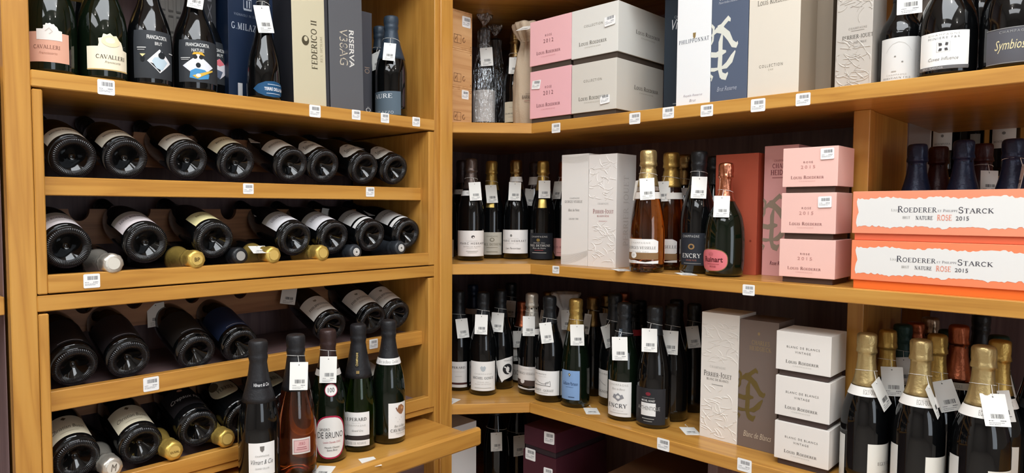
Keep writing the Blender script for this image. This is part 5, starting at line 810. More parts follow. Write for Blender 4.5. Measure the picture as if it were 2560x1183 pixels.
bottle('gold foil bottle with a black label beside the white boxes', (0.0566, 1.7407, 1.3367), 0.6645, 0.3215, 0.0405, 'std', labels=[(-1.4945, 0.8899, 0.0038, 0.0876, '#22252b', None, [('t', 'PAUL DETHUNE', 0.5, 0.52, 0.78, 0.085, '#dcdcd8', 'r'), ('t', 'CHAMPAGNE', 0.5, 0.86, 0.56, 0.06, '#c8c8c4', 'w'), ('e', 0.48, 0.73, 0.12, 0.12, '#8a743c'), ('t', 'GRAND CRU', 0.5, 0.62, 0.4, 0.05, '#c8c8c4', 'w'), ('t', 'Blanc de Noirs', 0.5, 0.42, 0.46, 0.06, '#c8c8c4', 'i'), ('r', 0.5, 0.34, 0.3, 0.02, '#a04a4a'), ('r', 0.5, 0.24, 0.5, 0.02, '#c8c8c4')]), (-0.4309, 0.3247, 0.1686, 0.1968, '@b39a56', None, [])], foil=('gold', 0.7), crumple=0.0005, group='bottles on the middle corner shelf')
price_tag('price tag on the gold foil bottle with black label', (0.0803, 1.7173, 1.5649), 0.6625, -0.1915, 0.0, sc=0.9324, neck=(0.0566, 1.7407, 1.6059, 0.0179), k=46, low=-0.012, group='hanging price tags')
bottle('bottle with copper foil and pink label partly behind the white box', (0.0814, 1.82, 1.3367), 0.6341, 0.3215, 0.04, 'std', labels=[(-1.2472, 1.1015, 0.0105, 0.0695, '#eba9a2', None, [('t', 'LOUIS ROEDERER', 0.5, 0.5, 0.86, 0.12, '#8a5a58', 'r'), ('r', 0.5, 0.2, 0.4, 0.03, '#b98078')])], foil=('copper', 0.74), group='bottles on the middle corner shelf')
price_tag('price tag on the copper foil bottle beside the white box', (0.0759, 1.7916, 1.564), -0.1185, -0.1913, 0.0, sc=0.9558, neck=(0.0814, 1.82, 1.6053, 0.0178), k=47, low=-0.012, group='hanging price tags')
gift_box('white gift box with fine wavy relief lines on the middle shelf', (0.2148, 1.627, 1.3367), 0, 0.0936, 0.085, 0.3246, col='#e9e5e0', front=[('t', 'GEORGES VESSELLE', 0.46, 0.575, 0.66, 0.022, '#77726e', 'rk'), ('t', 'CHAMPAGNE', 0.5, 0.605, 0.36, 0.014, '#8b8985', 'w'), ('t', 'Blanc de Noirs', 0.48, 0.5, 0.42, 0.022, '#8a8580', 'i'), ('t', 'GRAND CRU', 0.48, 0.42, 0.36, 0.016, '#8b8985', 'rw'), ('s', [(0.0, 0.008), (0.1, 0.0089), (0.2, 0.0116), (0.3, 0.0161), (0.4, 0.0224), (0.5, 0.0305), (0.6, 0.0404), (0.7, 0.0521), (0.8, 0.0656), (0.9, 0.0809), (1.0, 0.098)], 0.0016, '#bdb8b2'), ('s', [(0.0, 0.018), (0.1, 0.0189), (0.2, 0.0214), (0.3, 0.0257), (0.4, 0.0317), (0.5, 0.0394), (0.6, 0.0488), (0.7, 0.0599), (0.8, 0.0727), (0.9, 0.0873), (1.0, 0.1035)], 0.0016, '#bdb8b2'), ('s', [(0.0, 0.028), (0.1, 0.0288), (0.2, 0.0312), (0.3, 0.0353), (0.4, 0.041), (0.5, 0.0483), (0.6, 0.0572), (0.7, 0.0677), (0.8, 0.0798), (0.9, 0.0936), (1.0, 0.109)], 0.0016, '#bdb8b2'), ('s', [(0.0, 0.038), (0.1, 0.0388), (0.2, 0.0411), (0.3, 0.0449), (0.4, 0.0502), (0.5, 0.0571), (0.6, 0.0655), (0.7, 0.0755), (0.8, 0.087), (0.9, 0.1), (1.0, 0.1145)], 0.0016, '#bdb8b2'), ('s', [(0.0, 0.048), (0.1, 0.0487), (0.2, 0.0509), (0.3, 0.0545), (0.4, 0.0595), (0.5, 0.066), (0.6, 0.0739), (0.7, 0.0833), (0.8, 0.0941), (0.9, 0.1063), (1.0, 0.12)], 0.0016, '#bdb8b2'), ('s', [(0.0, 0.058), (0.1, 0.0587), (0.2, 0.0607), (0.3, 0.0641), (0.4, 0.0688), (0.5, 0.0749), (0.6, 0.0823), (0.7, 0.0911), (0.8, 0.1012), (0.9, 0.1127), (1.0, 0.1255)], 0.0016, '#bdb8b2'), ('s', [(0.0, 0.068), (0.1, 0.0686), (0.2, 0.0705), (0.3, 0.0737), (0.4, 0.0781), (0.5, 0.0838), (0.6, 0.0907), (0.7, 0.0989), (0.8, 0.1083), (0.9, 0.119), (1.0, 0.131)], 0.0016, '#bdb8b2'), ('s', [(0.0, 0.078), (0.1, 0.0786), (0.2, 0.0803), (0.3, 0.0833), (0.4, 0.0874), (0.5, 0.0926), (0.6, 0.0991), (0.7, 0.1067), (0.8, 0.1154), (0.9, 0.1254), (1.0, 0.1365)], 0.0016, '#bdb8b2'), ('s', [(0.0, 0.088), (0.1, 0.0885), (0.2, 0.0902), (0.3, 0.0929), (0.4, 0.0966), (0.5, 0.1015), (0.6, 0.1074), (0.7, 0.1145), (0.8, 0.1226), (0.9, 0.1317), (1.0, 0.142)], 0.0016, '#bdb8b2'), ('s', [(0.0, 0.99), (0.1, 0.9846), (0.2, 0.9804), (0.3, 0.9774), (0.4, 0.9756), (0.5, 0.975), (0.6, 0.9756), (0.7, 0.9774), (0.8, 0.9804), (0.9, 0.9846), (1.0, 0.99)], 0.0016, '#c4bfb9'), ('s', [(0.0, 0.98), (0.1, 0.9746), (0.2, 0.9704), (0.3, 0.9674), (0.4, 0.9656), (0.5, 0.965), (0.6, 0.9656), (0.7, 0.9674), (0.8, 0.9704), (0.9, 0.9746), (1.0, 0.98)], 0.0016, '#c4bfb9'), ('s', [(0.0, 0.97), (0.1, 0.9646), (0.2, 0.9604), (0.3, 0.9574), (0.4, 0.9556), (0.5, 0.955), (0.6, 0.9556), (0.7, 0.9574), (0.8, 0.9604), (0.9, 0.9646), (1.0, 0.97)], 0.0016, '#c4bfb9'), ('s', [(0.0, 0.96), (0.1, 0.9546), (0.2, 0.9504), (0.3, 0.9474), (0.4, 0.9456), (0.5, 0.945), (0.6, 0.9456), (0.7, 0.9474), (0.8, 0.9504), (0.9, 0.9546), (1.0, 0.96)], 0.0016, '#c4bfb9'), ('s', [(0.0, 0.95), (0.1, 0.9446), (0.2, 0.9404), (0.3, 0.9374), (0.4, 0.9356), (0.5, 0.935), (0.6, 0.9356), (0.7, 0.9374), (0.8, 0.9404), (0.9, 0.9446), (1.0, 0.95)], 0.0016, '#c4bfb9'), ('s', [(0.0, 0.94), (0.1, 0.9346), (0.2, 0.9304), (0.3, 0.9274), (0.4, 0.9256), (0.5, 0.925), (0.6, 0.9256), (0.7, 0.9274), (0.8, 0.9304), (0.9, 0.9346), (1.0, 0.94)], 0.0016, '#c4bfb9')])
gift_box('white gift box embossed with petals beside the wavy relief box', (0.3098, 1.626, 1.3367), 0, 0.0923, 0.1, 0.319, col='#ece7e2', emb=4, front=[('t', 'Perrier-Jouet', 0.54, 0.495, 0.72, 0.045, '#8a3a3a', 'rk'), ('t', 'BLASON ROSE', 0.54, 0.455, 0.42, 0.016, '#a05a58', 'r'), ('t', 'CHAMPAGNE', 0.54, 0.565, 0.38, 0.016, '#b9b6b0', 'rw'), ('r', 0.54, 0.41, 0.3, 0.004, '#c8a0a0')], side=[('t', 'PERRIER JOUET', 0.5, 0.5, 0.3, 0.62, '#d8d2cc', 'r', 1)])
bottle('clear rose bottle with gold foil and wave label next to the white boxes', (0.511, 1.6008, 1.3367), 0.5164, 0.3193, 0.0445, 'slope', labels=[(-1.3417, 0.6642, 0.0504, 0.0876, '#efece8', 'tab', [('t', 'GEORGES VESSELLE', 0.46, 0.4, 0.92, 0.19, '#77726e', 'r'), ('t', 'CHAMPAGNE', 0.46, 0.74, 0.6, 0.11, '#b9b6b0', 'w'), ('t', 'GRAND CRU', 0.46, 0.12, 0.5, 0.08, '#b9b6b0', 'w')]), (-1.3277, 0.6761, 0.0349, 0.0525, '#8a6a48', None, [('e', 0.27, 0.62, 0.2, 0.95, '#f0ece6'), ('t', 'GV', 0.27, 0.62, 0.08, 0.3, '#8b8985')]), (-1.3173, 0.6807, 0.0246, 0.0432, '#efece8', 'wave', [('t', '2018', 0.27, 0.2, 0.2, 0.2, '#b9b6b0', 'w')])], glass='clear', foil=('palegold', 0.7), crumple=0.0006, liquid=('#dd8c40', 0.66), band=(0.6, 0.655, '#e6e0d8', []), group='bottles at the front of the middle right shelf')
price_tag('price tag on the clear rose bottle next to the white boxes', (0.5279, 1.5677, 1.5533), 0.5173, -0.1751, -0.0524, sc=0.9121, neck=(0.511, 1.6008, 1.5938, 0.0217), k=48, low=-0.012, group='hanging price tags')
bottle('second clear rose bottle with gold foil behind the first', (0.5124, 1.7197, 1.3367), 0.4856, 0.3199, 0.0445, 'slope', labels=[(-1.3931, 0.4219, 0.0428, 0.0839, '#e2ddd8', 'tab', [('t', 'VESSELLE', 0.66, 0.5, 0.66, 0.2, '#77726e', 'r')]), (-1.3769, 0.4338, 0.0276, 0.0449, '#8a6a48', None, []), (-1.3771, 0.4386, 0.0211, 0.0363, '#e2ddd8', 'wave', [])], glass='clear', foil=('gold', 0.7), crumple=0.0006, liquid=('#d67c30', 0.66), band=(0.6, 0.655, '#e6e0d8', []), group='bottles at the front of the middle right shelf')
price_tag('price tag on the second rose bottle', (0.5082, 1.6852, 1.5498), 0.4959, -0.1755, -0.0349, sc=0.8923, neck=(0.5124, 1.7197, 1.5895, 0.0224), k=49, low=-0.012, group='hanging price tags')
price_tag('extra price tag peeking out left of the front rose bottle', (0.4909, 1.5842, 1.5514), -0.5325, -0.1756, -0.0698, sc=0.8646, k=50, low=-0.012, group='hanging price tags')
bottle('dark bottle with bronze foil and white ring behind the rose bottles', (0.4942, 1.83, 1.3367), 0.4683, 0.3217, 0.044, 'std', labels=[], foil=('bronze', 0.72), crumple=0.0005, band=(0.635, 0.7, '#cfcac4', []), group='bottles at the front of the middle right shelf')
price_tag('narrow price tag beside the bronze foil neck', (0.4993, 1.793, 1.551), 1.619, -0.2305, -0.1745, sc=0.8221, neck=(0.4942, 1.83, 1.5886, 0.0218), k=51, low=-0.012, group='hanging price tags')
bottle('tall black foil bottle with black crest label before the terracotta box', (0.6119, 1.6772, 1.3367), 0.449, 0.3155, 0.0435, 'std', labels=[(-1.0398, 0.6227, 0.0214, 0.104, '#2c2f36', None, [('t', 'CHAMPAGNE', 0.38, 0.9, 0.6, 0.08, '#c8c8c4', 'w'), ('e', 0.42, 0.58, 0.22, 0.18, '#9a7a50'), ('e', 0.42, 0.58, 0.12, 0.1, '#2c2f36'), ('t', 'ENCRY', 0.42, 0.3, 0.66, 0.14, '#e2e2de', 'r'), ('t', 'GRAND ROSE', 0.42, 0.16, 0.36, 0.05, '#b06a5a', 'w'), ('r', 0.45, 0.06, 0.6, 0.02, '#8b8985')])], foil=('black', 0.72), group='bottles at the front of the middle right shelf')
price_tag('price tag on the tall black foil bottle', (0.6283, 1.6449, 1.5564), 0.4486, -0.2159, 0.0349, sc=0.9173, neck=(0.6119, 1.6772, 1.597, 0.0196), k=52, low=-0.012, group='hanging price tags')
bottle('dark bottle behind the tall black foil bottle', (0.5957, 1.8, 1.3367), 0.4294, 0.3098, 0.043, 'std', labels=[], group='bottles at the front of the middle right shelf', foil=('black', 0.74))
bottle('squat round-shouldered bottle with a pink oval label', (0.6981, 1.6412, 1.3367), 0.4144, 0.2787, 0.0465, 'squat', labels=[(-1.5431, 0.1911, 0.013, 0.0687, '@b39a6a', 'oval', []), (-1.4999, 0.1619, 0.015, 0.0667, '#d9767c', 'oval', [('t', 'Ruinart', 0.56, 0.54, 0.62, 0.26, '#5a2228', 'b'), ('r', 0.56, 0.32, 0.4, 0.03, '#b85a60'), ('e', 0.5, 0.8, 0.16, 0.16, '#c4666c'), ('t', 'ROSE', 0.56, 0.2, 0.2, 0.08, '#8a3a40')])], glass='green', foil=('rosegold', 0.66), crumple=0.0008, group='bottles at the front of the middle right shelf')
price_tag('price tag on the squat bottle with pink oval label', (0.705, 1.6052, 1.5079), 0.4191, -0.3451, 0.0175, sc=0.8893, neck=(0.6981, 1.6412, 1.5475, 0.0162), k=53, low=-0.012, group='hanging price tags')
gift_box('terracotta gift box behind the squat bottle', (0.64, 1.712, 1.3367), 0, 0.1069, 0.1, 0.3046, col='#b9573f', front=[('e', 0.86, 0.28, 0.05, 0.02, '#8a3a2a')])
gift_box('tall pink gift box with monogram beside the terracotta box', (0.7541, 1.73, 1.3367), 0, 0.0788, 0.1, 0.3207, col='#e0a4a0', front=[('ch', 0, 1.1, 0.2, 0.62, '#9a8a78'), ('t', 'CHARLES', 0.55, 0.845, 0.6, 0.035, '#7a3a40', 'r'), ('t', 'HEIDSIECK', 0.6, 0.795, 0.8, 0.04, '#7a3a40', 'r'), ('r', 0.5, 0.755, 0.5, 0.006, '#a86a6a'), ('t', 'CHAMPAGNE', 0.5, 0.885, 0.4, 0.018, '#a86a6a', 'w'), ('t', 'Rose Reserve', 0.52, 0.1, 0.56, 0.03, '#6a3a44', 'i')])
gift_box('lowest of three pale pink gift boxes beside the orange boxes', (0.841, 1.603, 1.3367), 0, 0.114, 0.11, 0.0978, col='#f0c2b7', base=(0.013, '#4a3830', 0.006), front=[('t', 'ROSE', 0.47, 0.62, 0.17, 0.05, '#8a5a58', 'w'), ('t', '2015', 0.47, 0.5, 0.26, 0.08, '#c08a84', 'w'), ('t', 'Louis Roederer', 0.46, 0.24, 0.6, 0.08, '#8a5a58', 'rk'), ('t', 'CHAMPAGNE', 0.46, 0.14, 0.3, 0.028, '#d8a8a0', 'w')])
gift_box('middle of three pale pink gift boxes beside the orange boxes', (0.8426, 1.603, 1.435), 0, 0.1112, 0.11, 0.1029, col='#f0c2b7', base=(0.013, '#4a3830', 0.006), front=[('t', 'ROSE', 0.47, 0.62, 0.17, 0.05, '#8a5a58', 'w'), ('t', '2015', 0.47, 0.5, 0.26, 0.08, '#c08a84', 'w'), ('t', 'Louis Roederer', 0.46, 0.24, 0.6, 0.08, '#8a5a58', 'rk'), ('t', 'CHAMPAGNE', 0.46, 0.14, 0.3, 0.028, '#d8a8a0', 'w')])
gift_box('topmost of three pale pink gift boxes beside the orange boxes', (0.8433, 1.603, 1.5384), 0, 0.1115, 0.11, 0.0993, col='#f0c2b7', base=(0.013, '#4a3830', 0.006), front=[('t', 'ROSE', 0.47, 0.62, 0.17, 0.05, '#8a5a58', 'w'), ('t', '2015', 0.47, 0.5, 0.26, 0.08, '#c08a84', 'w'), ('t', 'Louis Roederer', 0.46, 0.24, 0.6, 0.08, '#8a5a58', 'rk'), ('t', 'CHAMPAGNE', 0.46, 0.14, 0.3, 0.028, '#d8a8a0', 'w')])
price_sticker('price sticker on the topmost pale pink box', (0.9337, 1.6015, 1.6214), 0, -0.0349, sc=0.7788, k=54, tilt=-0.05, group='price stickers on boxes')
price_sticker('price sticker on the middle pale pink box', (0.9316, 1.6015, 1.5173), 0, -0.0349, sc=0.7825, k=55, tilt=-0.05, group='price stickers on boxes')
lying_card('price card lying between the white boxes and the front rose bottle', (0.4421, 1.5902, 1.3373), 0.9, k=56)
lying_card('price card lying before the tall black foil bottle', (0.6137, 1.6124, 1.3373), 0.75, k=57)
price_tag('blank price card standing folded beside the squat bottle', (0.6926, 1.7898, 1.3667), 0.55, -0.25, 0.0, k=1, low=-0.05, group='price cards lying on the shelves')
price_sticker('price sticker on the middle shelf edge under the wavy relief box', (0.2386, 1.5712, 1.3253), 0, 0.0, sc=0.713, k=58, tilt=0, group='price stickers on shelf edges')
price_sticker('price sticker on the middle shelf edge under the terracotta box', (0.7875, 1.5712, 1.3149), 0, 0.0, sc=0.8043, k=59, tilt=0, group='price stickers on shelf edges')
gift_box('lower orange gift box of two with a ragged white patch', (0.9888, 1.59, 1.3367), 0, 0.3084, 0.2, 0.1005, col='#f0885e', base=(0.018, '#f0702c', 0.004), front=[('p', [(0.03, 0.15), (0.043, 0.172), (0.055, 0.169), (0.068, 0.185), (0.081, 0.189), (0.094, 0.161), (0.106, 0.158), (0.119, 0.198), (0.132, 0.164), (0.144, 0.157), (0.157, 0.191), (0.17, 0.157), (0.182, 0.171), (0.195, 0.147), (0.208, 0.153), (0.221, 0.126), (0.233, 0.152), (0.246, 0.166), (0.259, 0.152), (0.271, 0.169), (0.284, 0.171), (0.297, 0.146), (0.309, 0.188), (0.322, 0.184), (0.335, 0.172), (0.348, 0.16), (0.36, 0.203), (0.373, 0.18), (0.386, 0.189), (0.398, 0.192), (0.411, 0.178), (0.424, 0.182), (0.436, 0.149), (0.449, 0.165), (0.462, 0.143), (0.475, 0.167), (0.487, 0.164), (0.5, 0.125), (0.513, 0.131), (0.525, 0.14), (0.538, 0.185), (0.551, 0.164), (0.564, 0.179), (0.576, 0.167), (0.589, 0.182), (0.602, 0.178), (0.614, 0.176), (0.627, 0.187), (0.64, 0.183), (0.652, 0.195), (0.665, 0.178), (0.678, 0.184), (0.691, 0.175), (0.703, 0.176), (0.716, 0.156), (0.729, 0.127), (0.741, 0.163), (0.754, 0.17), (0.767, 0.17), (0.779, 0.157), (0.792, 0.17), (0.805, 0.15), (0.818, 0.188), (0.83, 0.18), (0.843, 0.17), (0.856, 0.161), (0.868, 0.202), (0.881, 0.208), (0.894, 0.158), (0.906, 0.191), (0.919, 0.165), (0.932, 0.145), (0.945, 0.147), (0.957, 0.166), (0.97, 0.167), (0.966, 0.245), (0.971, 0.33), (0.966, 0.415), (0.972, 0.5), (0.969, 0.585), (0.973, 0.67), (0.974, 0.755), (0.97, 0.831), (0.957, 0.851), (0.945, 0.811), (0.932, 0.796), (0.919, 0.822), (0.906, 0.792), (0.894, 0.802), (0.881, 0.815), (0.868, 0.83), (0.856, 0.811), (0.843, 0.811), (0.83, 0.859), (0.818, 0.836), (0.805, 0.874), (0.792, 0.874), (0.779, 0.849), (0.767, 0.854), (0.754, 0.856), (0.741, 0.86), (0.729, 0.854), (0.716, 0.847), (0.703, 0.845), (0.691, 0.856), (0.678, 0.828), (0.665, 0.819), (0.652, 0.831), (0.64, 0.803), (0.627, 0.806), (0.614, 0.842), (0.602, 0.82), (0.589, 0.825), (0.576, 0.801), (0.564, 0.828), (0.551, 0.842), (0.538, 0.818), (0.525, 0.854), (0.513, 0.859), (0.5, 0.832), (0.487, 0.863), (0.475, 0.854), (0.462, 0.863), (0.449, 0.843), (0.436, 0.857), (0.424, 0.853), (0.411, 0.811), (0.398, 0.807), (0.386, 0.834), (0.373, 0.845), (0.36, 0.805), (0.348, 0.814), (0.335, 0.821), (0.322, 0.808), (0.309, 0.814), (0.297, 0.815), (0.284, 0.823), (0.271, 0.84), (0.259, 0.83), (0.246, 0.84), (0.233, 0.865), (0.221, 0.829), (0.208, 0.859), (0.195, 0.868), (0.182, 0.845), (0.17, 0.838), (0.157, 0.864), (0.144, 0.83), (0.132, 0.822), (0.119, 0.829), (0.106, 0.837), (0.094, 0.802), (0.081, 0.81), (0.068, 0.808), (0.055, 0.833), (0.043, 0.814), (0.03, 0.838), (0.024, 0.755), (0.027, 0.67), (0.033, 0.585), (0.037, 0.5), (0.029, 0.415), (0.025, 0.33), (0.023, 0.245)], '#e3e1dd'), ('t', 'Louis', 0.245, 0.555, 0.04, 0.06, '#8b8985', 'r'), ('t', 'Roederer', 0.365, 0.575, 0.21, 0.15, '#4a4850', 'rk'), ('t', 'et Philippe', 0.525, 0.545, 0.1, 0.06, '#77747a', 'r'), ('t', 'Starck', 0.665, 0.555, 0.17, 0.14, '#4a4850', 'rk'), ('t', 'BRUT', 0.31, 0.385, 0.04, 0.06, '#8b8985', 'r'), ('t', 'NATURE', 0.405, 0.38, 0.09, 0.09, '#4a4850', 'r'), ('t', 'ROSE', 0.51, 0.39, 0.075, 0.13, '#e58a70', 'r'), ('t', '2015', 0.6, 0.375, 0.065, 0.09, '#4a4850', '')])
gift_box('upper orange gift box of two with a ragged white patch', (0.9883, 1.59, 1.4377), 0, 0.3061, 0.2, 0.1008, col='#ef9472', base=(0.014, '#e06a48', 0.004), front=[('p', [(0.03, 0.15), (0.043, 0.172), (0.055, 0.169), (0.068, 0.185), (0.081, 0.189), (0.094, 0.161), (0.106, 0.158), (0.119, 0.198), (0.132, 0.164), (0.144, 0.157), (0.157, 0.191), (0.17, 0.157), (0.182, 0.171), (0.195, 0.147), (0.208, 0.153), (0.221, 0.126), (0.233, 0.152), (0.246, 0.166), (0.259, 0.152), (0.271, 0.169), (0.284, 0.171), (0.297, 0.146), (0.309, 0.188), (0.322, 0.184), (0.335, 0.172), (0.348, 0.16), (0.36, 0.203), (0.373, 0.18), (0.386, 0.189), (0.398, 0.192), (0.411, 0.178), (0.424, 0.182), (0.436, 0.149), (0.449, 0.165), (0.462, 0.143), (0.475, 0.167), (0.487, 0.164), (0.5, 0.125), (0.513, 0.131), (0.525, 0.14), (0.538, 0.185), (0.551, 0.164), (0.564, 0.179), (0.576, 0.167), (0.589, 0.182), (0.602, 0.178), (0.614, 0.176), (0.627, 0.187), (0.64, 0.183), (0.652, 0.195), (0.665, 0.178), (0.678, 0.184), (0.691, 0.175), (0.703, 0.176), (0.716, 0.156), (0.729, 0.127), (0.741, 0.163), (0.754, 0.17), (0.767, 0.17), (0.779, 0.157), (0.792, 0.17), (0.805, 0.15), (0.818, 0.188), (0.83, 0.18), (0.843, 0.17), (0.856, 0.161), (0.868, 0.202), (0.881, 0.208), (0.894, 0.158), (0.906, 0.191), (0.919, 0.165), (0.932, 0.145), (0.945, 0.147), (0.957, 0.166), (0.97, 0.167), (0.966, 0.245), (0.971, 0.33), (0.966, 0.415), (0.972, 0.5), (0.969, 0.585), (0.973, 0.67), (0.974, 0.755), (0.97, 0.831), (0.957, 0.851), (0.945, 0.811), (0.932, 0.796), (0.919, 0.822), (0.906, 0.792), (0.894, 0.802), (0.881, 0.815), (0.868, 0.83), (0.856, 0.811), (0.843, 0.811), (0.83, 0.859), (0.818, 0.836), (0.805, 0.874), (0.792, 0.874), (0.779, 0.849), (0.767, 0.854), (0.754, 0.856), (0.741, 0.86), (0.729, 0.854), (0.716, 0.847), (0.703, 0.845), (0.691, 0.856), (0.678, 0.828), (0.665, 0.819), (0.652, 0.831), (0.64, 0.803), (0.627, 0.806), (0.614, 0.842), (0.602, 0.82), (0.589, 0.825), (0.576, 0.801), (0.564, 0.828), (0.551, 0.842), (0.538, 0.818), (0.525, 0.854), (0.513, 0.859), (0.5, 0.832), (0.487, 0.863), (0.475, 0.854), (0.462, 0.863), (0.449, 0.843), (0.436, 0.857), (0.424, 0.853), (0.411, 0.811), (0.398, 0.807), (0.386, 0.834), (0.373, 0.845), (0.36, 0.805), (0.348, 0.814), (0.335, 0.821), (0.322, 0.808), (0.309, 0.814), (0.297, 0.815), (0.284, 0.823), (0.271, 0.84), (0.259, 0.83), (0.246, 0.84), (0.233, 0.865), (0.221, 0.829), (0.208, 0.859), (0.195, 0.868), (0.182, 0.845), (0.17, 0.838), (0.157, 0.864), (0.144, 0.83), (0.132, 0.822), (0.119, 0.829), (0.106, 0.837), (0.094, 0.802), (0.081, 0.81), (0.068, 0.808), (0.055, 0.833), (0.043, 0.814), (0.03, 0.838), (0.024, 0.755), (0.027, 0.67), (0.033, 0.585), (0.037, 0.5), (0.029, 0.415), (0.025, 0.33), (0.023, 0.245)], '#e3e1dd'), ('t', 'Louis', 0.245, 0.555, 0.04, 0.06, '#8b8985', 'r'), ('t', 'Roederer', 0.365, 0.575, 0.21, 0.15, '#4a4850', 'rk'), ('t', 'et Philippe', 0.525, 0.545, 0.1, 0.06, '#77747a', 'r'), ('t', 'Starck', 0.665, 0.555, 0.17, 0.14, '#4a4850', 'rk'), ('t', 'BRUT', 0.31, 0.385, 0.04, 0.06, '#8b8985', 'r'), ('t', 'NATURE', 0.405, 0.38, 0.09, 0.09, '#4a4850', 'r'), ('t', 'ROSE', 0.51, 0.39, 0.075, 0.13, '#e58a70', 'r'), ('t', '2015', 0.6, 0.375, 0.065, 0.09, '#4a4850', '')])
bottle('leftmost navy foil bottle behind the orange boxes', (1.0456, 1.845, 1.3367), 0.2002, 0.314, 0.041, 'std', labels=[], foil=('navy', 0.5), crumple=0.0007, group='foil necks rising behind the orange boxes')
bottle('left maroon foil bottle behind the orange boxes', (1.0705, 1.925, 1.3367), 0.1796, 0.312, 0.041, 'std', labels=[], foil=('maroon', 0.5), crumple=0.0007, group='foil necks rising behind the orange boxes')
bottle('middle navy foil bottle behind the orange boxes', (1.13, 1.845, 1.3367), 0.1559, 0.3168, 0.041, 'std', labels=[], foil=('navy', 0.5), crumple=0.0007, group='foil necks rising behind the orange boxes')
bottle('right maroon foil bottle behind the orange boxes', (1.1505, 1.93, 1.3367), 0.1387, 0.3133, 0.041, 'std', labels=[], foil=('maroon', 0.5), crumple=0.0007, group='foil necks rising behind the orange boxes')
bottle('rightmost navy foil bottle behind the orange boxes', (1.2131, 1.845, 1.3367), 0.1117, 0.3132, 0.041, 'std', labels=[], foil=('navy', 0.5), crumple=0.0007, group='foil necks rising behind the orange boxes')
price_tag('price tag on the right maroon foil neck', (1.1668, 1.908, 1.5634), 0.4769, -0.1912, 0.0524, sc=0.8012, neck=(1.1505, 1.93, 1.6, 0.018), k=60, low=-0.012, group='hanging price tags')
price_tag('narrow price tag at the right navy foil neck', (1.2279, 1.8233, 1.5686), -1.225, -0.1788, -0.0698, sc=0.8656, neck=(1.2131, 1.845, 1.6071, 0.0174), k=61, low=-0.012, group='hanging price tags')
bottle('dark wine bottle with white label in the opening far behind, left of two', (0.9547, 2.62, 1.6), 0.1758, 0.31, 0.036, 'tall', labels=[(-0.7861, 0.6384, 0.0864, 0.1759, '#eceae4', None, [('t', 'SELVAPIANA', 0.5, 0.22, 0.8, 0.07, '#8b8985', 'r'), ('e', 0.5, 0.5, 0.14, 0.1, '#8b8985')])], foil=('black', 0.74))
bottle('dark wine bottle with white label in the opening far behind, right of two', (1.1039, 2.62, 1.6), 0.1201, 0.31, 0.036, 'tall', labels=[(-0.8945, 0.78, 0.0841, 0.1725, '#eceae4', None, [('t', 'MONTE CHIARO', 0.5, 0.22, 0.8, 0.07, '#8b8985', 'r'), ('e', 0.5, 0.5, 0.14, 0.1, '#8b8985')])], foil=('black', 0.74))
bottle('dark bottle between the two white labelled ones far behind', (1.0229, 2.62, 1.6), 0.1504, 0.31, 0.034, 'tall', labels=[(-0.029, 0.7398, 0.0866, 0.1315, '#7d786e', None, [])], foil=('slate', 0.7))
bottle('bottle with two-part white label beside the cabinet post on the lower shelf', (-0.1209, 1.5307, 0.9128), 0.7887, 0.3241, 0.0435, 'std', labels=[(-0.9949, 0.6693, 0.029, 0.0968, '#e0dcd8', None, [('t', 'J.PERARD', 0.55, 0.72, 0.7, 0.12, '#4a4642', 'r'), ('t', 'CHAMPAGNE', 0.6, 0.52, 0.5, 0.05, '#b9b6b0', 'w'), ('r', 0.6, 0.3, 0.3, 0.02, '#b9b6b0')]), (-0.9904, 0.6724, 0.0225, 0.029, '#4a2a28', None, []), (-0.9895, 0.6731, 0.0134, 0.0225, '#e0dcd8', None, [])], foil=('black', 0.68), group='bottles on the lower corner shelf')
price_tag('price tag on the two-part label bottle by the cabinet post', (-0.0847, 1.512, 1.1181), 1.0336, -0.221, -0.0698, sc=0.9964, neck=(-0.1209, 1.5307, 1.1594, 0.0227), k=62, low=-0.012, group='hanging price tags')
bottle('dark bottle with navy neck behind the two-part label bottle', (-0.2776, 1.76, 0.9128), 0.7674, 0.3132, 0.043, 'std', labels=[], foil=('navy', 0.72), band=(0.66, 0.72, '#cfccc8', []), group='bottles on the lower corner shelf')
bottle('bottle with square white crest label in the lower corner', (-0.0283, 1.5491, 0.9128), 0.7518, 0.3258, 0.0435, 'std', labels=[(-1.0126, 1.0369, 0.0171, 0.1098, '#eceae6', None, [('t', 'MICHEL GONET', 0.5, 0.44, 0.78, 0.085, '#3a3836', 'r'), ('t', 'CHAMPAGNE', 0.5, 0.58, 0.62, 0.04, '#b9b6b0', 'w'), ('p', [(0.4, 0.8), (0.45, 0.86), (0.5, 0.82), (0.55, 0.86), (0.6, 0.8), (0.57, 0.7), (0.5, 0.66), (0.43, 0.7)], '#b9c0c4'), ('t', 'GRAND CRU', 0.5, 0.3, 0.4, 0.035, '#b9b6b0', 'w'), ('t', 'BLANC DE BLANCS', 0.5, 0.23, 0.56, 0.035, '#b9b6b0', 'w'), ('r', 0.5, 0.1, 0.6, 0.015, '#b9b6b0')])], foil=('black', 0.72), group='bottles on the lower corner shelf')
price_tag('price tag on the bottle with square white crest label', (-0.0083, 1.5188, 1.1394), 0.7547, -0.2125, 0.0349, sc=0.9924, neck=(-0.0283, 1.5491, 1.1811, 0.0197), k=63, low=-0.012, group='hanging price tags')
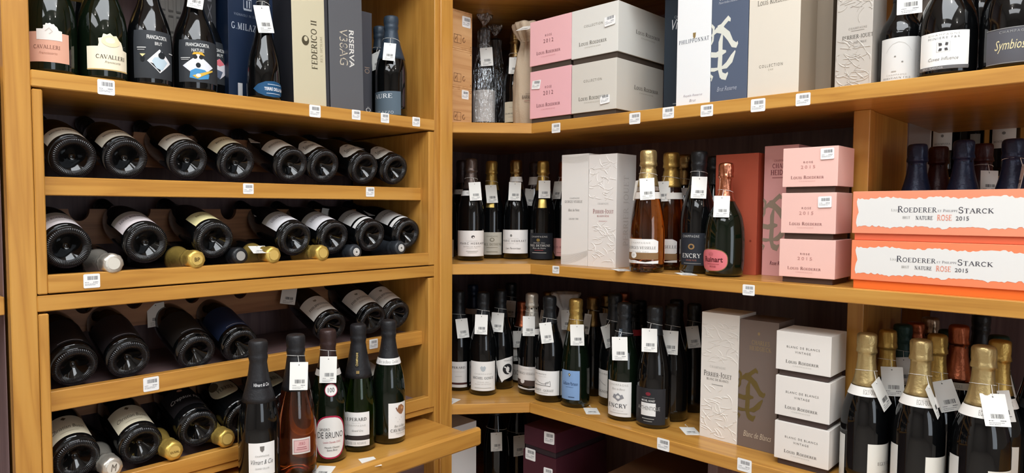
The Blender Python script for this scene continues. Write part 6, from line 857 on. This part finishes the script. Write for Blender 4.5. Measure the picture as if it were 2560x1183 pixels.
bottle('bottle with a white shield label and black round figure', (-0.0406, 1.6456, 0.9128), 0.7259, 0.3245, 0.0435, 'std', labels=[(-0.3154, 1.1606, 0.0249, 0.1078, '#e6e3de', 'shield', [('t', 'CHAMPAGNE', 0.66, 0.86, 0.5, 0.06, '#8b8985', 'r'), ('e', 0.62, 0.52, 0.56, 0.42, '#262628'), ('p', [(0.5, 0.5), (0.6, 0.64), (0.72, 0.56), (0.7, 0.44), (0.58, 0.36)], '#e0ddd8'), ('s', [(0.42, 0.62), (0.55, 0.56), (0.6, 0.4), (0.75, 0.34)], 0.05, '#e0ddd8')])], foil=('black', 0.72), group='bottles on the lower corner shelf')
price_tag('price tag on the bottle with the white shield label', (-0.0243, 1.6125, 1.1336), 0.7304, -0.2213, 0.0698, sc=1.0073, neck=(-0.0406, 1.6456, 1.1758, 0.0201), k=64, low=-0.012, group='hanging price tags')
bottle('dark bottle at the back of the lower corner under a grey tag', (-0.1629, 1.84, 0.9128), 0.7104, 0.3225, 0.044, 'std', labels=[], group='bottles on the lower corner shelf', foil=('black', 0.74))
price_tag('grey shaded price tag high at the back of the lower corner', (-0.1419, 1.8118, 1.1443), 0.7114, -0.2041, 0.0698, sc=0.9479, neck=(-0.1629, 1.84, 1.1849, 0.0192), k=65, low=-0.012, group='hanging price tags')
bottle('bottle with copper foil standing deep in the lower corner', (-0.0413, 1.76, 0.9128), 0.6929, 0.2753, 0.043, 'std', labels=[(-1.1663, 0.5452, 0.0096, 0.0642, '#d6d0c8', None, [('t', 'THIENOT', 0.3, 0.5, 0.6, 0.3, '#3a3836', 'r')])], foil=('copper', 0.68), group='bottles on the lower corner shelf')
price_tag('upper of two tags on the copper foil bottle', (-0.0248, 1.7161, 1.064), 1.2164, -0.1848, 0.0524, sc=0.8899, neck=(-0.0413, 1.76, 1.1007, 0.0283), k=66, low=-0.012, group='hanging price tags')
price_tag('lower of two tags on the copper foil bottle', (-0.0304, 1.7108, 1.0136), 1.4051, -0.0642, 0.0524, sc=0.75, k=67, low=-0.012, group='hanging price tags')
bottle('bottle with silvery foil, white ring and brown wave label', (0.0752, 1.6658, 0.9128), 0.6792, 0.3217, 0.0425, 'slope', labels=[(-1.399, 0.5064, 0.0488, 0.0922, '#e2deda', None, [('t', 'GEORGES VESSELLE', 0.5, 0.5, 0.9, 0.17, '#77726e', 'r'), ('t', 'CHAMPAGNE', 0.5, 0.8, 0.5, 0.08, '#b9b6b0', 'w')]), (-1.39, 0.5133, 0.0309, 0.0488, '#4a3a34', None, [('e', 0.36, 0.8, 0.2, 0.9, '#e2deda')]), (-1.3928, 0.5186, 0.0194, 0.0347, '#e2deda', 'wave', [])], foil=('silver', 0.66), crumple=0.0005, band=(0.6, 0.655, '#e6e0d8', []), group='bottles on the lower corner shelf')
price_tag('price tag on the silvery foil bottle', (0.089, 1.6338, 1.1332), 1.0044, -0.1661, 0.0524, sc=0.9959, neck=(0.0752, 1.6658, 1.1755, 0.0203), k=68, low=-0.012, group='hanging price tags')
bottle('bottle with dark foil and white label showing a house drawing', (0.1614, 1.6454, 0.9128), 0.653, 0.3228, 0.044, 'std', labels=[(-1.3292, 0.7677, 0.0231, 0.0981, '#e9e7e4', None, [('t', 'LES IRIZEES', 0.32, 0.86, 0.44, 0.05, '#8b8985', 'r'), ('t', 'GRAND CRU', 0.4, 0.76, 0.3, 0.03, '#b9b6b0', 'w'), ('t', 'VIGNOT - GUILLET', 0.42, 0.2, 0.72, 0.09, '#6a6662', 'r'), ('s', [(0.05, 0.42), (0.1, 0.62), (0.3, 0.5), (0.45, 0.46), (0.6, 0.5), (0.66, 0.6), (0.68, 0.4)], 0.012, '#55524e'), ('s', [(0.08, 0.4), (0.3, 0.4), (0.5, 0.4), (0.68, 0.38)], 0.02, '#77736e'), ('s', [(0.52, 0.42), (0.52, 0.52), (0.62, 0.56)], 0.012, '#55524e'), ('r', 0.4, 0.1, 0.4, 0.015, '#b9b6b0')])], foil=('black', 0.74), group='bottles on the lower corner shelf')
price_tag('price tag on the bottle with the house drawing label', (0.1768, 1.6099, 1.1267), 1.0808, -0.2286, -0.0524, sc=0.9972, neck=(0.1614, 1.6454, 1.1682, 0.0213), k=69, low=-0.012, group='hanging price tags')
bottle('bottle with gold top behind the house drawing bottle', (0.0149, 1.83, 0.9128), 0.6548, 0.3075, 0.043, 'std', labels=[], foil=('bronze', 0.72), group='bottles on the lower corner shelf')
price_tag('tag on the gold topped bottle behind the house drawing', (0.0143, 1.7998, 1.1333), -0.2607, -0.2055, 0.0, sc=0.79, neck=(0.0149, 1.83, 1.1708, 0.0189), k=70, low=-0.012, group='hanging price tags')
cloth_bag('white tissue wrapped bottle at the back of the lower shelf', (0.1085, 1.80, 0.9128), .315, .040, True)
price_tag('price tag on the white tissue wrapped bottle', (0.1563, 1.745, 1.1486), 0.55, -0.1, -0.05, k=3, group='hanging price tags')
bottle('gold foil bottle with a light blue label on the lower shelf', (0.2504, 1.6565, 0.9128), 0.6148, 0.322, 0.0435, 'slope', labels=[(-1.0668, 0.3029, 0.0252, 0.1125, '#7f9fc9', None, [('t', 'Guillaume Marteaux', 0.52, 0.56, 0.78, 0.12, '#2c3c5c', 'i'), ('p', [(0.42, 0.88), (0.5, 0.92), (0.56, 0.86), (0.5, 0.78)], '#5a5a50'), ('e', 0.49, 0.86, 0.06, 0.05, '#d8c890'), ('r', 0.5, 0.44, 0.4, 0.012, '#5f7da6'), ('r', 0.6, 0.1, 0.3, 0.02, '#2c3c5c')])], glass='green', foil=('gold', 0.7), group='bottles on the lower corner shelf')
price_tag('price tag on the gold foil bottle with light blue label', (0.2749, 1.6293, 1.1312), 0.6126, -0.1702, -0.0349, sc=0.9872, neck=(0.2504, 1.6565, 1.1726, 0.0211), k=71, low=-0.012, group='hanging price tags')
bottle('dark bottle with gold foil behind the light blue label', (0.2133, 1.8018, 0.9128), 0.5901, 0.3115, 0.043, 'std', labels=[], foil=('bronze', 0.7), crumple=0.0006, group='bottles on the lower corner shelf')
price_tag('narrow price tag at the gold neck right of the light blue label', (0.2095, 1.7734, 1.1392), -0.4528, -0.1944, -0.0698, sc=1.0195, neck=(0.2133, 1.8018, 1.1843, 0.0181), k=72, low=-0.012, group='hanging price tags')
bottle('bottle with bronze top at the back of the lower shelf', (0.1864, 1.92, 0.9128), 0.5711, 0.305, 0.041, 'std', labels=[], foil=('bronze', 0.7), crumple=0.0006, group='bottles on the lower corner shelf')
price_tag('price tag on the bronze topped bottle at the back', (0.1984, 1.8885, 1.1284), 1.2054, -0.2058, 0.0349, sc=1.0191, neck=(0.1864, 1.92, 1.1715, 0.0178), k=73, low=-0.012, group='hanging price tags')
bottle('black foil bottle with house drawing label half hidden by another', (0.3228, 1.7516, 0.9128), 0.5596, 0.3362, 0.0435, 'std', labels=[(-1.4202, 0.7604, 0.0258, 0.1087, '#d8d5d0', None, [('t', 'BRUT AN PREMIER', 0.3, 0.86, 0.5, 0.06, '#8b8985', 'r'), ('s', [(0.05, 0.42), (0.1, 0.62), (0.3, 0.5), (0.4, 0.46)], 0.012, '#55524e'), ('t', 'VIGNOT', 0.28, 0.22, 0.4, 0.09, '#6a6662', 'r')])], foil=('black', 0.74), group='bottles on the lower corner shelf')
price_tag('tilted price tag left of the tall crest label bottle', (0.3262, 1.7122, 1.1247), 1.3965, -0.2141, -0.1396, sc=1.0545, neck=(0.3228, 1.7516, 1.1684, 0.0227), k=74, low=-0.012, group='hanging price tags')
bottle('black foil bottle with large white crest label on the lower shelf', (0.4158, 1.6537, 0.9128), 0.5457, 0.3274, 0.0435, 'std', labels=[(-1.1493, 0.513, 0.0138, 0.1114, '#e9e7e3', None, [('t', 'CHAMPAGNE', 0.5, 0.91, 0.74, 0.06, '#b9b6b0', 'w'), ('t', 'Blanc de Blancs', 0.5, 0.79, 0.5, 0.06, '#b9b6b0', 'i'), ('t', 'ENCRY', 0.46, 0.31, 0.76, 0.12, '#3a3a40', 'r'), ('t', 'BRUT NATURE', 0.5, 0.17, 0.4, 0.03, '#b9b6b0', 'w'), ('p', [(0.28, 0.54), (0.34, 0.64), (0.42, 0.62), (0.5, 0.68), (0.58, 0.62), (0.66, 0.64), (0.72, 0.54), (0.6, 0.5), (0.5, 0.44), (0.4, 0.5)], '#8a8a8e'), ('e', 0.5, 0.56, 0.14, 0.1, '#e0deda'), ('r', 0.5, 0.1, 0.7, 0.012, '#b9b6b0')]), (-0.673, -0.2306, 0.2301, 0.256, '#2b3947', None, [('t', 'ENCRY', 0.5, 0.5, 0.8, 0.9, '#c8d0d6', '', 1)])], glass='green', foil=('black', 0.72), group='bottles on the lower corner shelf')
price_tag('price tag on the bottle with the large white crest label', (0.4296, 1.6096, 1.1175), 0.5516, -0.2172, -0.0349, sc=1.0307, neck=(0.4158, 1.6537, 1.1584, 0.0233), k=75, low=-0.012, group='hanging price tags')
bottle('dark bottle with a red neck band behind the large crest label', (0.3226, 1.86, 0.9128), 0.533, 0.3006, 0.041, 'std', labels=[], foil=('black', 0.8), band=(0.66, 0.72, '#a02a30', []), group='bottles on the lower corner shelf')
bottle('bottle with copper coloured top at the very back of the lower shelf', (0.1801, 2.04, 0.9128), 0.5461, 0.3023, 0.04, 'std', labels=[], foil=('copper', 0.74), group='bottles on the lower corner shelf')
bottle('black bottle with black label holding a white square at the shelf front', (0.5062, 1.6577, 0.9128), 0.5038, 0.3277, 0.0445, 'std', labels=[(-1.3591, 0.7515, 0.0124, 0.1098, '#2a2a2d', None, [('r', 0.5, 0.42, 0.42, 0.36, '#e4e4e2'), ('t', 'AUTHENTIQUE', 0.5, 0.44, 0.66, 0.13, '#8a8a88', 'b'), ('t', 'MICHEL GONET', 0.5, 0.66, 0.38, 0.055, '#d8d8d4', 'b'), ('t', 'CHAMPAGNE', 0.5, 0.74, 0.34, 0.03, '#a8a8a4', 'w'), ('e', 0.5, 0.85, 0.14, 0.1, '#7a2a34'), ('r', 0.5, 0.16, 0.34, 0.02, '#a8a8a4'), ('r', 0.5, 0.09, 0.24, 0.015, '#a8a8a4')])], foil=('black', 0.76), group='bottles on the lower corner shelf')
price_tag('price tag on the black bottle with the white square', (0.5096, 1.6249, 1.1504), 0.6605, -0.198, 0.0175, sc=1.0028, neck=(0.5062, 1.6577, 1.1934, 0.0189), k=76, low=-0.012, group='hanging price tags')
bottle('unlabelled looking dark bottle right of the white square bottle', (0.5101, 1.75, 0.9128), 0.4795, 0.3236, 0.044, 'std', labels=[], foil=('black', 0.78), group='bottles on the lower corner shelf')
price_tag('price tag on the dark bottle right of the white square bottle', (0.5216, 1.7144, 1.1341), 0.5409, -0.2229, 0.0349, sc=1.0503, neck=(0.5101, 1.75, 1.1773, 0.0201), k=77, low=-0.012, group='hanging price tags')
bottle('dark bottle in shade beside the white embossed box', (0.5137, 1.87, 0.9128), 0.4513, 0.3147, 0.041, 'std', labels=[], group='bottles on the lower corner shelf', foil=('black', 0.74))
price_tag('shaded price tag beside the white embossed box', (0.5275, 1.8384, 1.1338), 0.9853, -0.203, -0.0524, sc=1.0032, neck=(0.5137, 1.87, 1.1761, 0.0182), k=78, low=-0.012, group='hanging price tags')
bottle('dark bottle standing behind the white square bottle', (0.2941, 1.95, 0.9128), 0.5236, 0.2944, 0.041, 'std', labels=[], group='bottles on the lower corner shelf', foil=('black', 0.74))
price_tag('price tag between the crest label and white square bottles', (0.3094, 1.9078, 1.0777), 1.3928, -0.1797, 0.0349, sc=1.133, neck=(0.2941, 1.95, 1.1221, 0.0248), k=79, low=-0.012, group='hanging price tags')
bottle('dark bottle deep in shade at the back of the lower shelf', (0.418, 1.95, 0.9128), 0.4747, 0.3094, 0.044, 'std', labels=[], group='bottles on the lower corner shelf', foil=('black', 0.74))
gift_box('white embossed gift box at the front of the lower shelf', (0.6338, 1.6656, 0.9128), 0, 0.096, 0.1, 0.3252, col='#e6e0d8', emb=21, front=[('t', 'Perrier-Jouet', 0.46, 0.515, 0.74, 0.05, '#57524c', 'rk'), ('t', 'BLANC DE BLANCS', 0.46, 0.475, 0.58, 0.018, '#77716a', 'r'), ('t', 'CHAMPAGNE', 0.46, 0.575, 0.42, 0.018, '#b9b6b0', 'rw'), ('r', 0.46, 0.435, 0.3, 0.004, '#8b8985')])
gift_box('brown gift box with golden monogram beside the white embossed box', (0.7308, 1.6667, 0.9128), 0, 0.0911, 0.1, 0.3181, col='#776860', front=[('ch', 0, 1.0, 0.22, 0.62, '@8f7f50'), ('t', 'CHARLES', 0.55, 0.83, 0.46, 0.035, '#9a8460', 'r'), ('t', 'HEIDSIECK', 0.55, 0.785, 0.56, 0.035, '#9a8460', 'r'), ('e', 0.5, 0.9, 0.06, 0.025, '#9a8460'), ('t', 'Blanc de Blancs', 0.52, 0.11, 0.72, 0.045, '#d8cbb4', 'in')])
gift_box('lowest of three white lidded gift boxes on the lower shelf', (0.8382, 1.612, 0.9128), 0, 0.1138, 0.105, 0.1009, col='#e6e0d9', base=(0.014, '#4a3c38', 0.006), front=[('t', 'BLANC DE BLANCS', 0.5, 0.62, 0.6, 0.055, '#625d58', 'w'), ('t', 'VINTAGE', 0.5, 0.5, 0.28, 0.055, '#625d58', 'w'), ('t', 'Louis Roederer', 0.49, 0.24, 0.6, 0.085, '#5a5652', 'rk'), ('t', 'CHAMPAGNE', 0.49, 0.14, 0.34, 0.028, '#b9b6b0', 'w')])
gift_box('middle of three white lidded gift boxes on the lower shelf', (0.8375, 1.612, 1.0142), 0, 0.1135, 0.105, 0.1054, col='#e6e0d9', base=(0.014, '#4a3c38', 0.006), front=[('t', 'BLANC DE BLANCS', 0.5, 0.62, 0.6, 0.055, '#625d58', 'w'), ('t', 'VINTAGE', 0.5, 0.5, 0.28, 0.055, '#625d58', 'w'), ('t', 'Louis Roederer', 0.49, 0.24, 0.6, 0.085, '#5a5652', 'rk'), ('t', 'CHAMPAGNE', 0.49, 0.14, 0.34, 0.028, '#b9b6b0', 'w')])
gift_box('topmost of three white lidded gift boxes on the lower shelf', (0.8366, 1.612, 1.1201), 0, 0.114, 0.105, 0.1028, col='#e6e0d9', base=(0.014, '#4a3c38', 0.006), front=[('t', 'BLANC DE BLANCS', 0.5, 0.62, 0.6, 0.055, '#625d58', 'w'), ('t', 'VINTAGE', 0.5, 0.5, 0.28, 0.055, '#625d58', 'w'), ('t', 'Louis Roederer', 0.49, 0.24, 0.6, 0.085, '#5a5652', 'rk'), ('t', 'CHAMPAGNE', 0.49, 0.14, 0.34, 0.028, '#b9b6b0', 'w')])
lying_card('price card lying before the light blue label bottle', (0.3228, 1.6372, 0.9134), 0.75, k=80)
lying_card('price card lying beside the white embossed box', (0.6014, 1.6794, 0.9134), 0.75, k=81)
price_sticker('price sticker on the lower shelf edge under the white square bottle', (0.5836, 1.5712, 0.8983), 0, 0.0, sc=0.9925, k=82, tilt=0, group='price stickers on shelf edges')
price_sticker('price sticker on the lower shelf edge under the brown box', (0.7881, 1.5712, 0.9025), 0, 0.0, sc=0.9661, k=83, tilt=0, group='price stickers on shelf edges')
lying_card('torn white price card at the corner of the lower shelf by the post', (-0.0296, 1.4056, 0.9134), 0.3, k=84, string=False)
bottle('big gold foil bottle nearest the white lidded boxes', (1.0056, 1.66, 0.9128), 0.2446, 0.3219, 0.0445, 'magnum', labels=[(0.1681, 1.6751, -0.0132, 0.0903, '#e6e2d8', None, [('t', 'EGLY-OURIET', 0.7, 0.6, 0.8, 0.07, '#77716a', 'r'), ('t', 'GRAND CRU', 0.7, 0.44, 0.5, 0.03, '#b9b6b0', 'w')]), (-1.3428, -0.8558, -0.0052, 0.0997, '#d8d8d4', None, [])], foil=('palegold', 0.645), band=(0.585, 0.645, '#ece8e2', [('t', 'EGLY-OURIET', 0.56, 0.5, 0.16, 0.5, '#77716a', 'r')]), crumple=0.0006, group='big gold foil bottles at the lower right')
bottle('big gold foil bottle in the middle of the front three', (1.1042, 1.65, 0.9128), 0.1891, 0.3235, 0.046, 'magnum', labels=[(0.3053, 1.6024, -0.0028, 0.0931, '#e6e2d8', None, [('t', 'EGLY-OURIET', 0.7, 0.6, 0.8, 0.07, '#77716a', 'r'), ('t', 'GRAND CRU', 0.7, 0.44, 0.5, 0.03, '#b9b6b0', 'w')]), (-1.2336, -0.758, 0.0114, 0.1054, '#d8d8d4', None, [])], foil=('palegold', 0.645), band=(0.585, 0.645, '#ece8e2', [('t', 'EGLY-OURIET', 0.56, 0.5, 0.16, 0.5, '#77716a', 'r')]), crumple=0.0006, group='big gold foil bottles at the lower right')
bottle('big gold foil bottle at the right of the front three', (1.2053, 1.645, 0.9128), 0.1298, 0.3264, 0.0475, 'magnum', labels=[(0.2812, 1.4777, 0.0101, 0.0956, '#e6e2d8', None, [('t', 'EGLY-OURIET', 0.7, 0.6, 0.8, 0.07, '#77716a', 'r'), ('t', 'GRAND CRU', 0.7, 0.44, 0.5, 0.03, '#b9b6b0', 'w')]), (-1.2091, -0.6912, 0.0202, 0.1104, '#d8d8d4', None, [])], foil=('palegold', 0.645), band=(0.585, 0.645, '#ece8e2', [('t', 'EGLY-OURIET', 0.56, 0.5, 0.16, 0.5, '#77716a', 'r')]), crumple=0.0006, group='big gold foil bottles at the lower right')
bottle('gold foil bottle behind the one nearest the lidded boxes', (1.0182, 1.772, 0.9128), 0.223, 0.3167, 0.041, 'magnum', labels=[], foil=('gold', 0.66), band=(0.6, 0.645, '#2a2a2e', [('t', 'EGLY-OURIET', 0.52, 0.5, 0.16, 0.5, '#c8c4bc', 'r')]), crumple=0.0006, group='big gold foil bottles at the lower right')
bottle('gold foil bottle behind the middle of the front three', (1.1107, 1.765, 0.9128), 0.1735, 0.3205, 0.043, 'magnum', labels=[], foil=('gold', 0.66), band=(0.6, 0.645, '#2a2a2e', [('t', 'EGLY', 0.53, 0.5, 0.06, 0.5, '#c8c4bc', 'r')]), crumple=0.0006, group='big gold foil bottles at the lower right')
bottle('gold foil bottle of paler glass behind the rightmost of the front three', (1.2162, 1.755, 0.9128), 0.1156, 0.3241, 0.044, 'magnum', labels=[(0.4585, 0.9133, 0.0517, 0.1175, '#d8d4cc', None, [])], foil=('gold', 0.66), band=(0.585, 0.645, '#ece8e2', [('t', 'EGLY-OURIET', 0.56, 0.5, 0.16, 0.5, '#77716a', 'r')]), crumple=0.0006, group='big gold foil bottles at the lower right')
bottle('dark green foil bottle left of the copper neck at the lower right', (1.0252, 1.87, 0.9128), 0.2081, 0.3189, 0.041, 'std', labels=[], foil=('teal', 0.6), group='big gold foil bottles at the lower right')
bottle('copper foil bottle at the back beside the dark green one', (1.0275, 1.985, 0.9128), 0.1952, 0.3107, 0.04, 'std', labels=[], foil=('copper', 0.62), crumple=0.0006, group='big gold foil bottles at the lower right')
bottle('bottle with crumpled cream and black foil at the back of the lower right', (1.0408, 2.075, 0.9128), 0.1808, 0.3143, 0.04, 'std', labels=[], foil=('champ', 0.62), crumple=0.001, group='big gold foil bottles at the lower right')
bottle('bright copper foil bottle between the gold foils', (1.131, 1.87, 0.9128), 0.1533, 0.3307, 0.04, 'std', labels=[], foil=('copper', 0.62), band=(0.575, 0.62, '#cfc6b4', [('t', 'EGLY', 0.52, 0.5, 0.06, 0.5, '#8b8985', 'r')]), crumple=0.0008, group='big gold foil bottles at the lower right')
bottle('dark green foil bottle behind the bright copper neck', (1.0852, 2.02, 0.9128), 0.1642, 0.2952, 0.04, 'std', labels=[], foil=('teal', 0.6), band=(0.56, 0.6, '#b9b2a4', []), group='big gold foil bottles at the lower right')
bottle('slim black foil bottle at the back right', (1.1433, 2.06, 0.9128), 0.1335, 0.3381, 0.04, 'std', labels=[], group='big gold foil bottles at the lower right', foil=('black', 0.74))
bottle('teal foil bottle at the right edge behind the gold foil', (1.1918, 1.94, 0.9128), 0.1171, 0.3066, 0.041, 'std', labels=[], foil=('teal', 0.62), group='big gold foil bottles at the lower right')
bottle('dark bottle cut off by the right border on the lower shelf', (1.2763, 1.8, 0.9128), 0.0797, 0.36, 0.042, 'std', labels=[], group='big gold foil bottles at the lower right', foil=('black', 0.74))
price_tag('edge-on price tag at the gold foil neck nearest the lidded boxes', (1.0376, 1.6514, 1.1074), 1.3661, -0.3, -0.3142, sc=1.0182, neck=(1.0056, 1.66, 1.1542, 0.0195), k=85, low=-0.012, group='hanging price tags')
price_tag('square price tag between the first gold foil necks', (1.0357, 1.7463, 1.1179), 0.2166, -0.2262, -0.0873, sc=1.0362, neck=(1.0182, 1.772, 1.1623, 0.0169), k=86, low=-0.012, group='hanging price tags')
price_tag('higher price tag between the gold foils at the back', (1.0392, 1.8371, 1.127), 0.6801, -0.2166, -0.0524, sc=1.0173, neck=(1.0252, 1.87, 1.1695, 0.0193), k=87, low=-0.012, group='hanging price tags')
price_tag('edge-on price tag at the middle gold foil neck', (1.1312, 1.6352, 1.1175), 1.5109, -0.3, -0.2443, sc=1.039, neck=(1.1042, 1.65, 1.1641, 0.0191), k=88, low=-0.012, group='hanging price tags')
price_tag('price tag right of the middle gold foil neck', (1.1333, 1.7426, 1.1063), 0.5715, -0.2547, -0.2443, sc=1.0401, neck=(1.1107, 1.765, 1.1515, 0.0192), k=89, low=-0.012, group='hanging price tags')
price_tag('front price tag at the right gold foil neck', (1.2287, 1.6195, 1.1226), 0.4126, -0.42, -0.0698, sc=0.9877, neck=(1.2053, 1.645, 1.1656, 0.0198), k=90, low=-0.012, group='hanging price tags')
price_tag('second price tag behind the front one at the right gold foil neck', (1.2272, 1.7075, 1.1113), 0.5952, -0.2573, -0.1047, sc=0.9847, neck=(1.2162, 1.755, 1.1496, 0.0203), k=91, low=-0.012, group='hanging price tags')
price_tag('grey price tag on the teal foil neck at the right edge', (1.2088, 1.9011, 1.105), 0.5934, -0.2174, -0.1396, sc=0.9937, neck=(1.1918, 1.94, 1.1456, 0.0215), k=92, low=-0.012, group='hanging price tags')
gift_box('tall white carton under the lower shelf beside the post', (-0.1, 1.39, 0.49), 1.5708, 0.2051, 0.12, 0.305, col='#e6e6e6')
gift_box('thin second white carton just behind the tall white carton', (-0.225, 1.4, 0.49), 1.5708, 0.2393, 0.02, 0.25, col='#dcdcdc')
bottle('dark bottle with hanging tag under the lower shelf, left one', (-0.122, 1.72, 0.49), 0.7309, 0.4, 0.045, 'std', labels=[], group='bottles under the lower shelf', foil=('black', 0.74))
bottle('bronze necked bottle under the lower shelf beside the burgundy boxes', (-0.1265, 1.84, 0.49), 0.699, 0.4, 0.043, 'std', labels=[], foil=('bronze', 0.7), group='bottles under the lower shelf')
price_tag('price tag on the left dark bottle under the lower shelf', (-0.0879, 1.6821, 0.7047), 1.0687, -0.1175, 0.0175, sc=1.0169, neck=(-0.122, 1.72, 0.7408, 0.0346), k=93, low=-0.012, group='hanging price tags')
price_tag('price tag on the bronze necked bottle under the lower shelf', (-0.089, 1.8043, 0.6613), 1.2494, -0.0642, 0.0175, sc=1.1699, neck=(-0.1265, 1.84, 0.7019, 0.0404), k=94, low=-0.012, group='hanging price tags')
gift_box('lower of two burgundy gift boxes under the lower shelf', (0.0656, 1.64, 0.49), 0, 0.1296, 0.28, 0.2424, col='#47202a')
gift_box('upper of two burgundy gift boxes under the lower shelf', (0.0697, 1.64, 0.7334), 0, 0.1245, 0.28, 0.0783, col='#47202b', base=(0.018, '#33282c', 0.003), front=[])
price_sticker('price sticker hanging off the upper burgundy box', (0.1695, 1.6385, 0.7939), 0, -0.0698, sc=1.1576, k=95, tilt=-0.1, group='price stickers on boxes')
price_sticker('price sticker at the bottom of the lower burgundy box', (0.1663, 1.6385, 0.682), 0, -0.0698, sc=1.0019, k=96, tilt=-0.1, group='price stickers on boxes')
price_sticker('pale barcode patch on the lower burgundy box', (0.0961, 1.6385, 0.7222), 0, 0.0, sc=1.1897, k=97, tilt=0, group='price stickers on boxes')
gift_box('brown cardboard box in the shade under the lower shelf at the right', (0.343, 1.63, 0.49), 0.0, 0.31, 0.36, 0.23, col='#7a5a40', name='cardboard_box', cat='box')
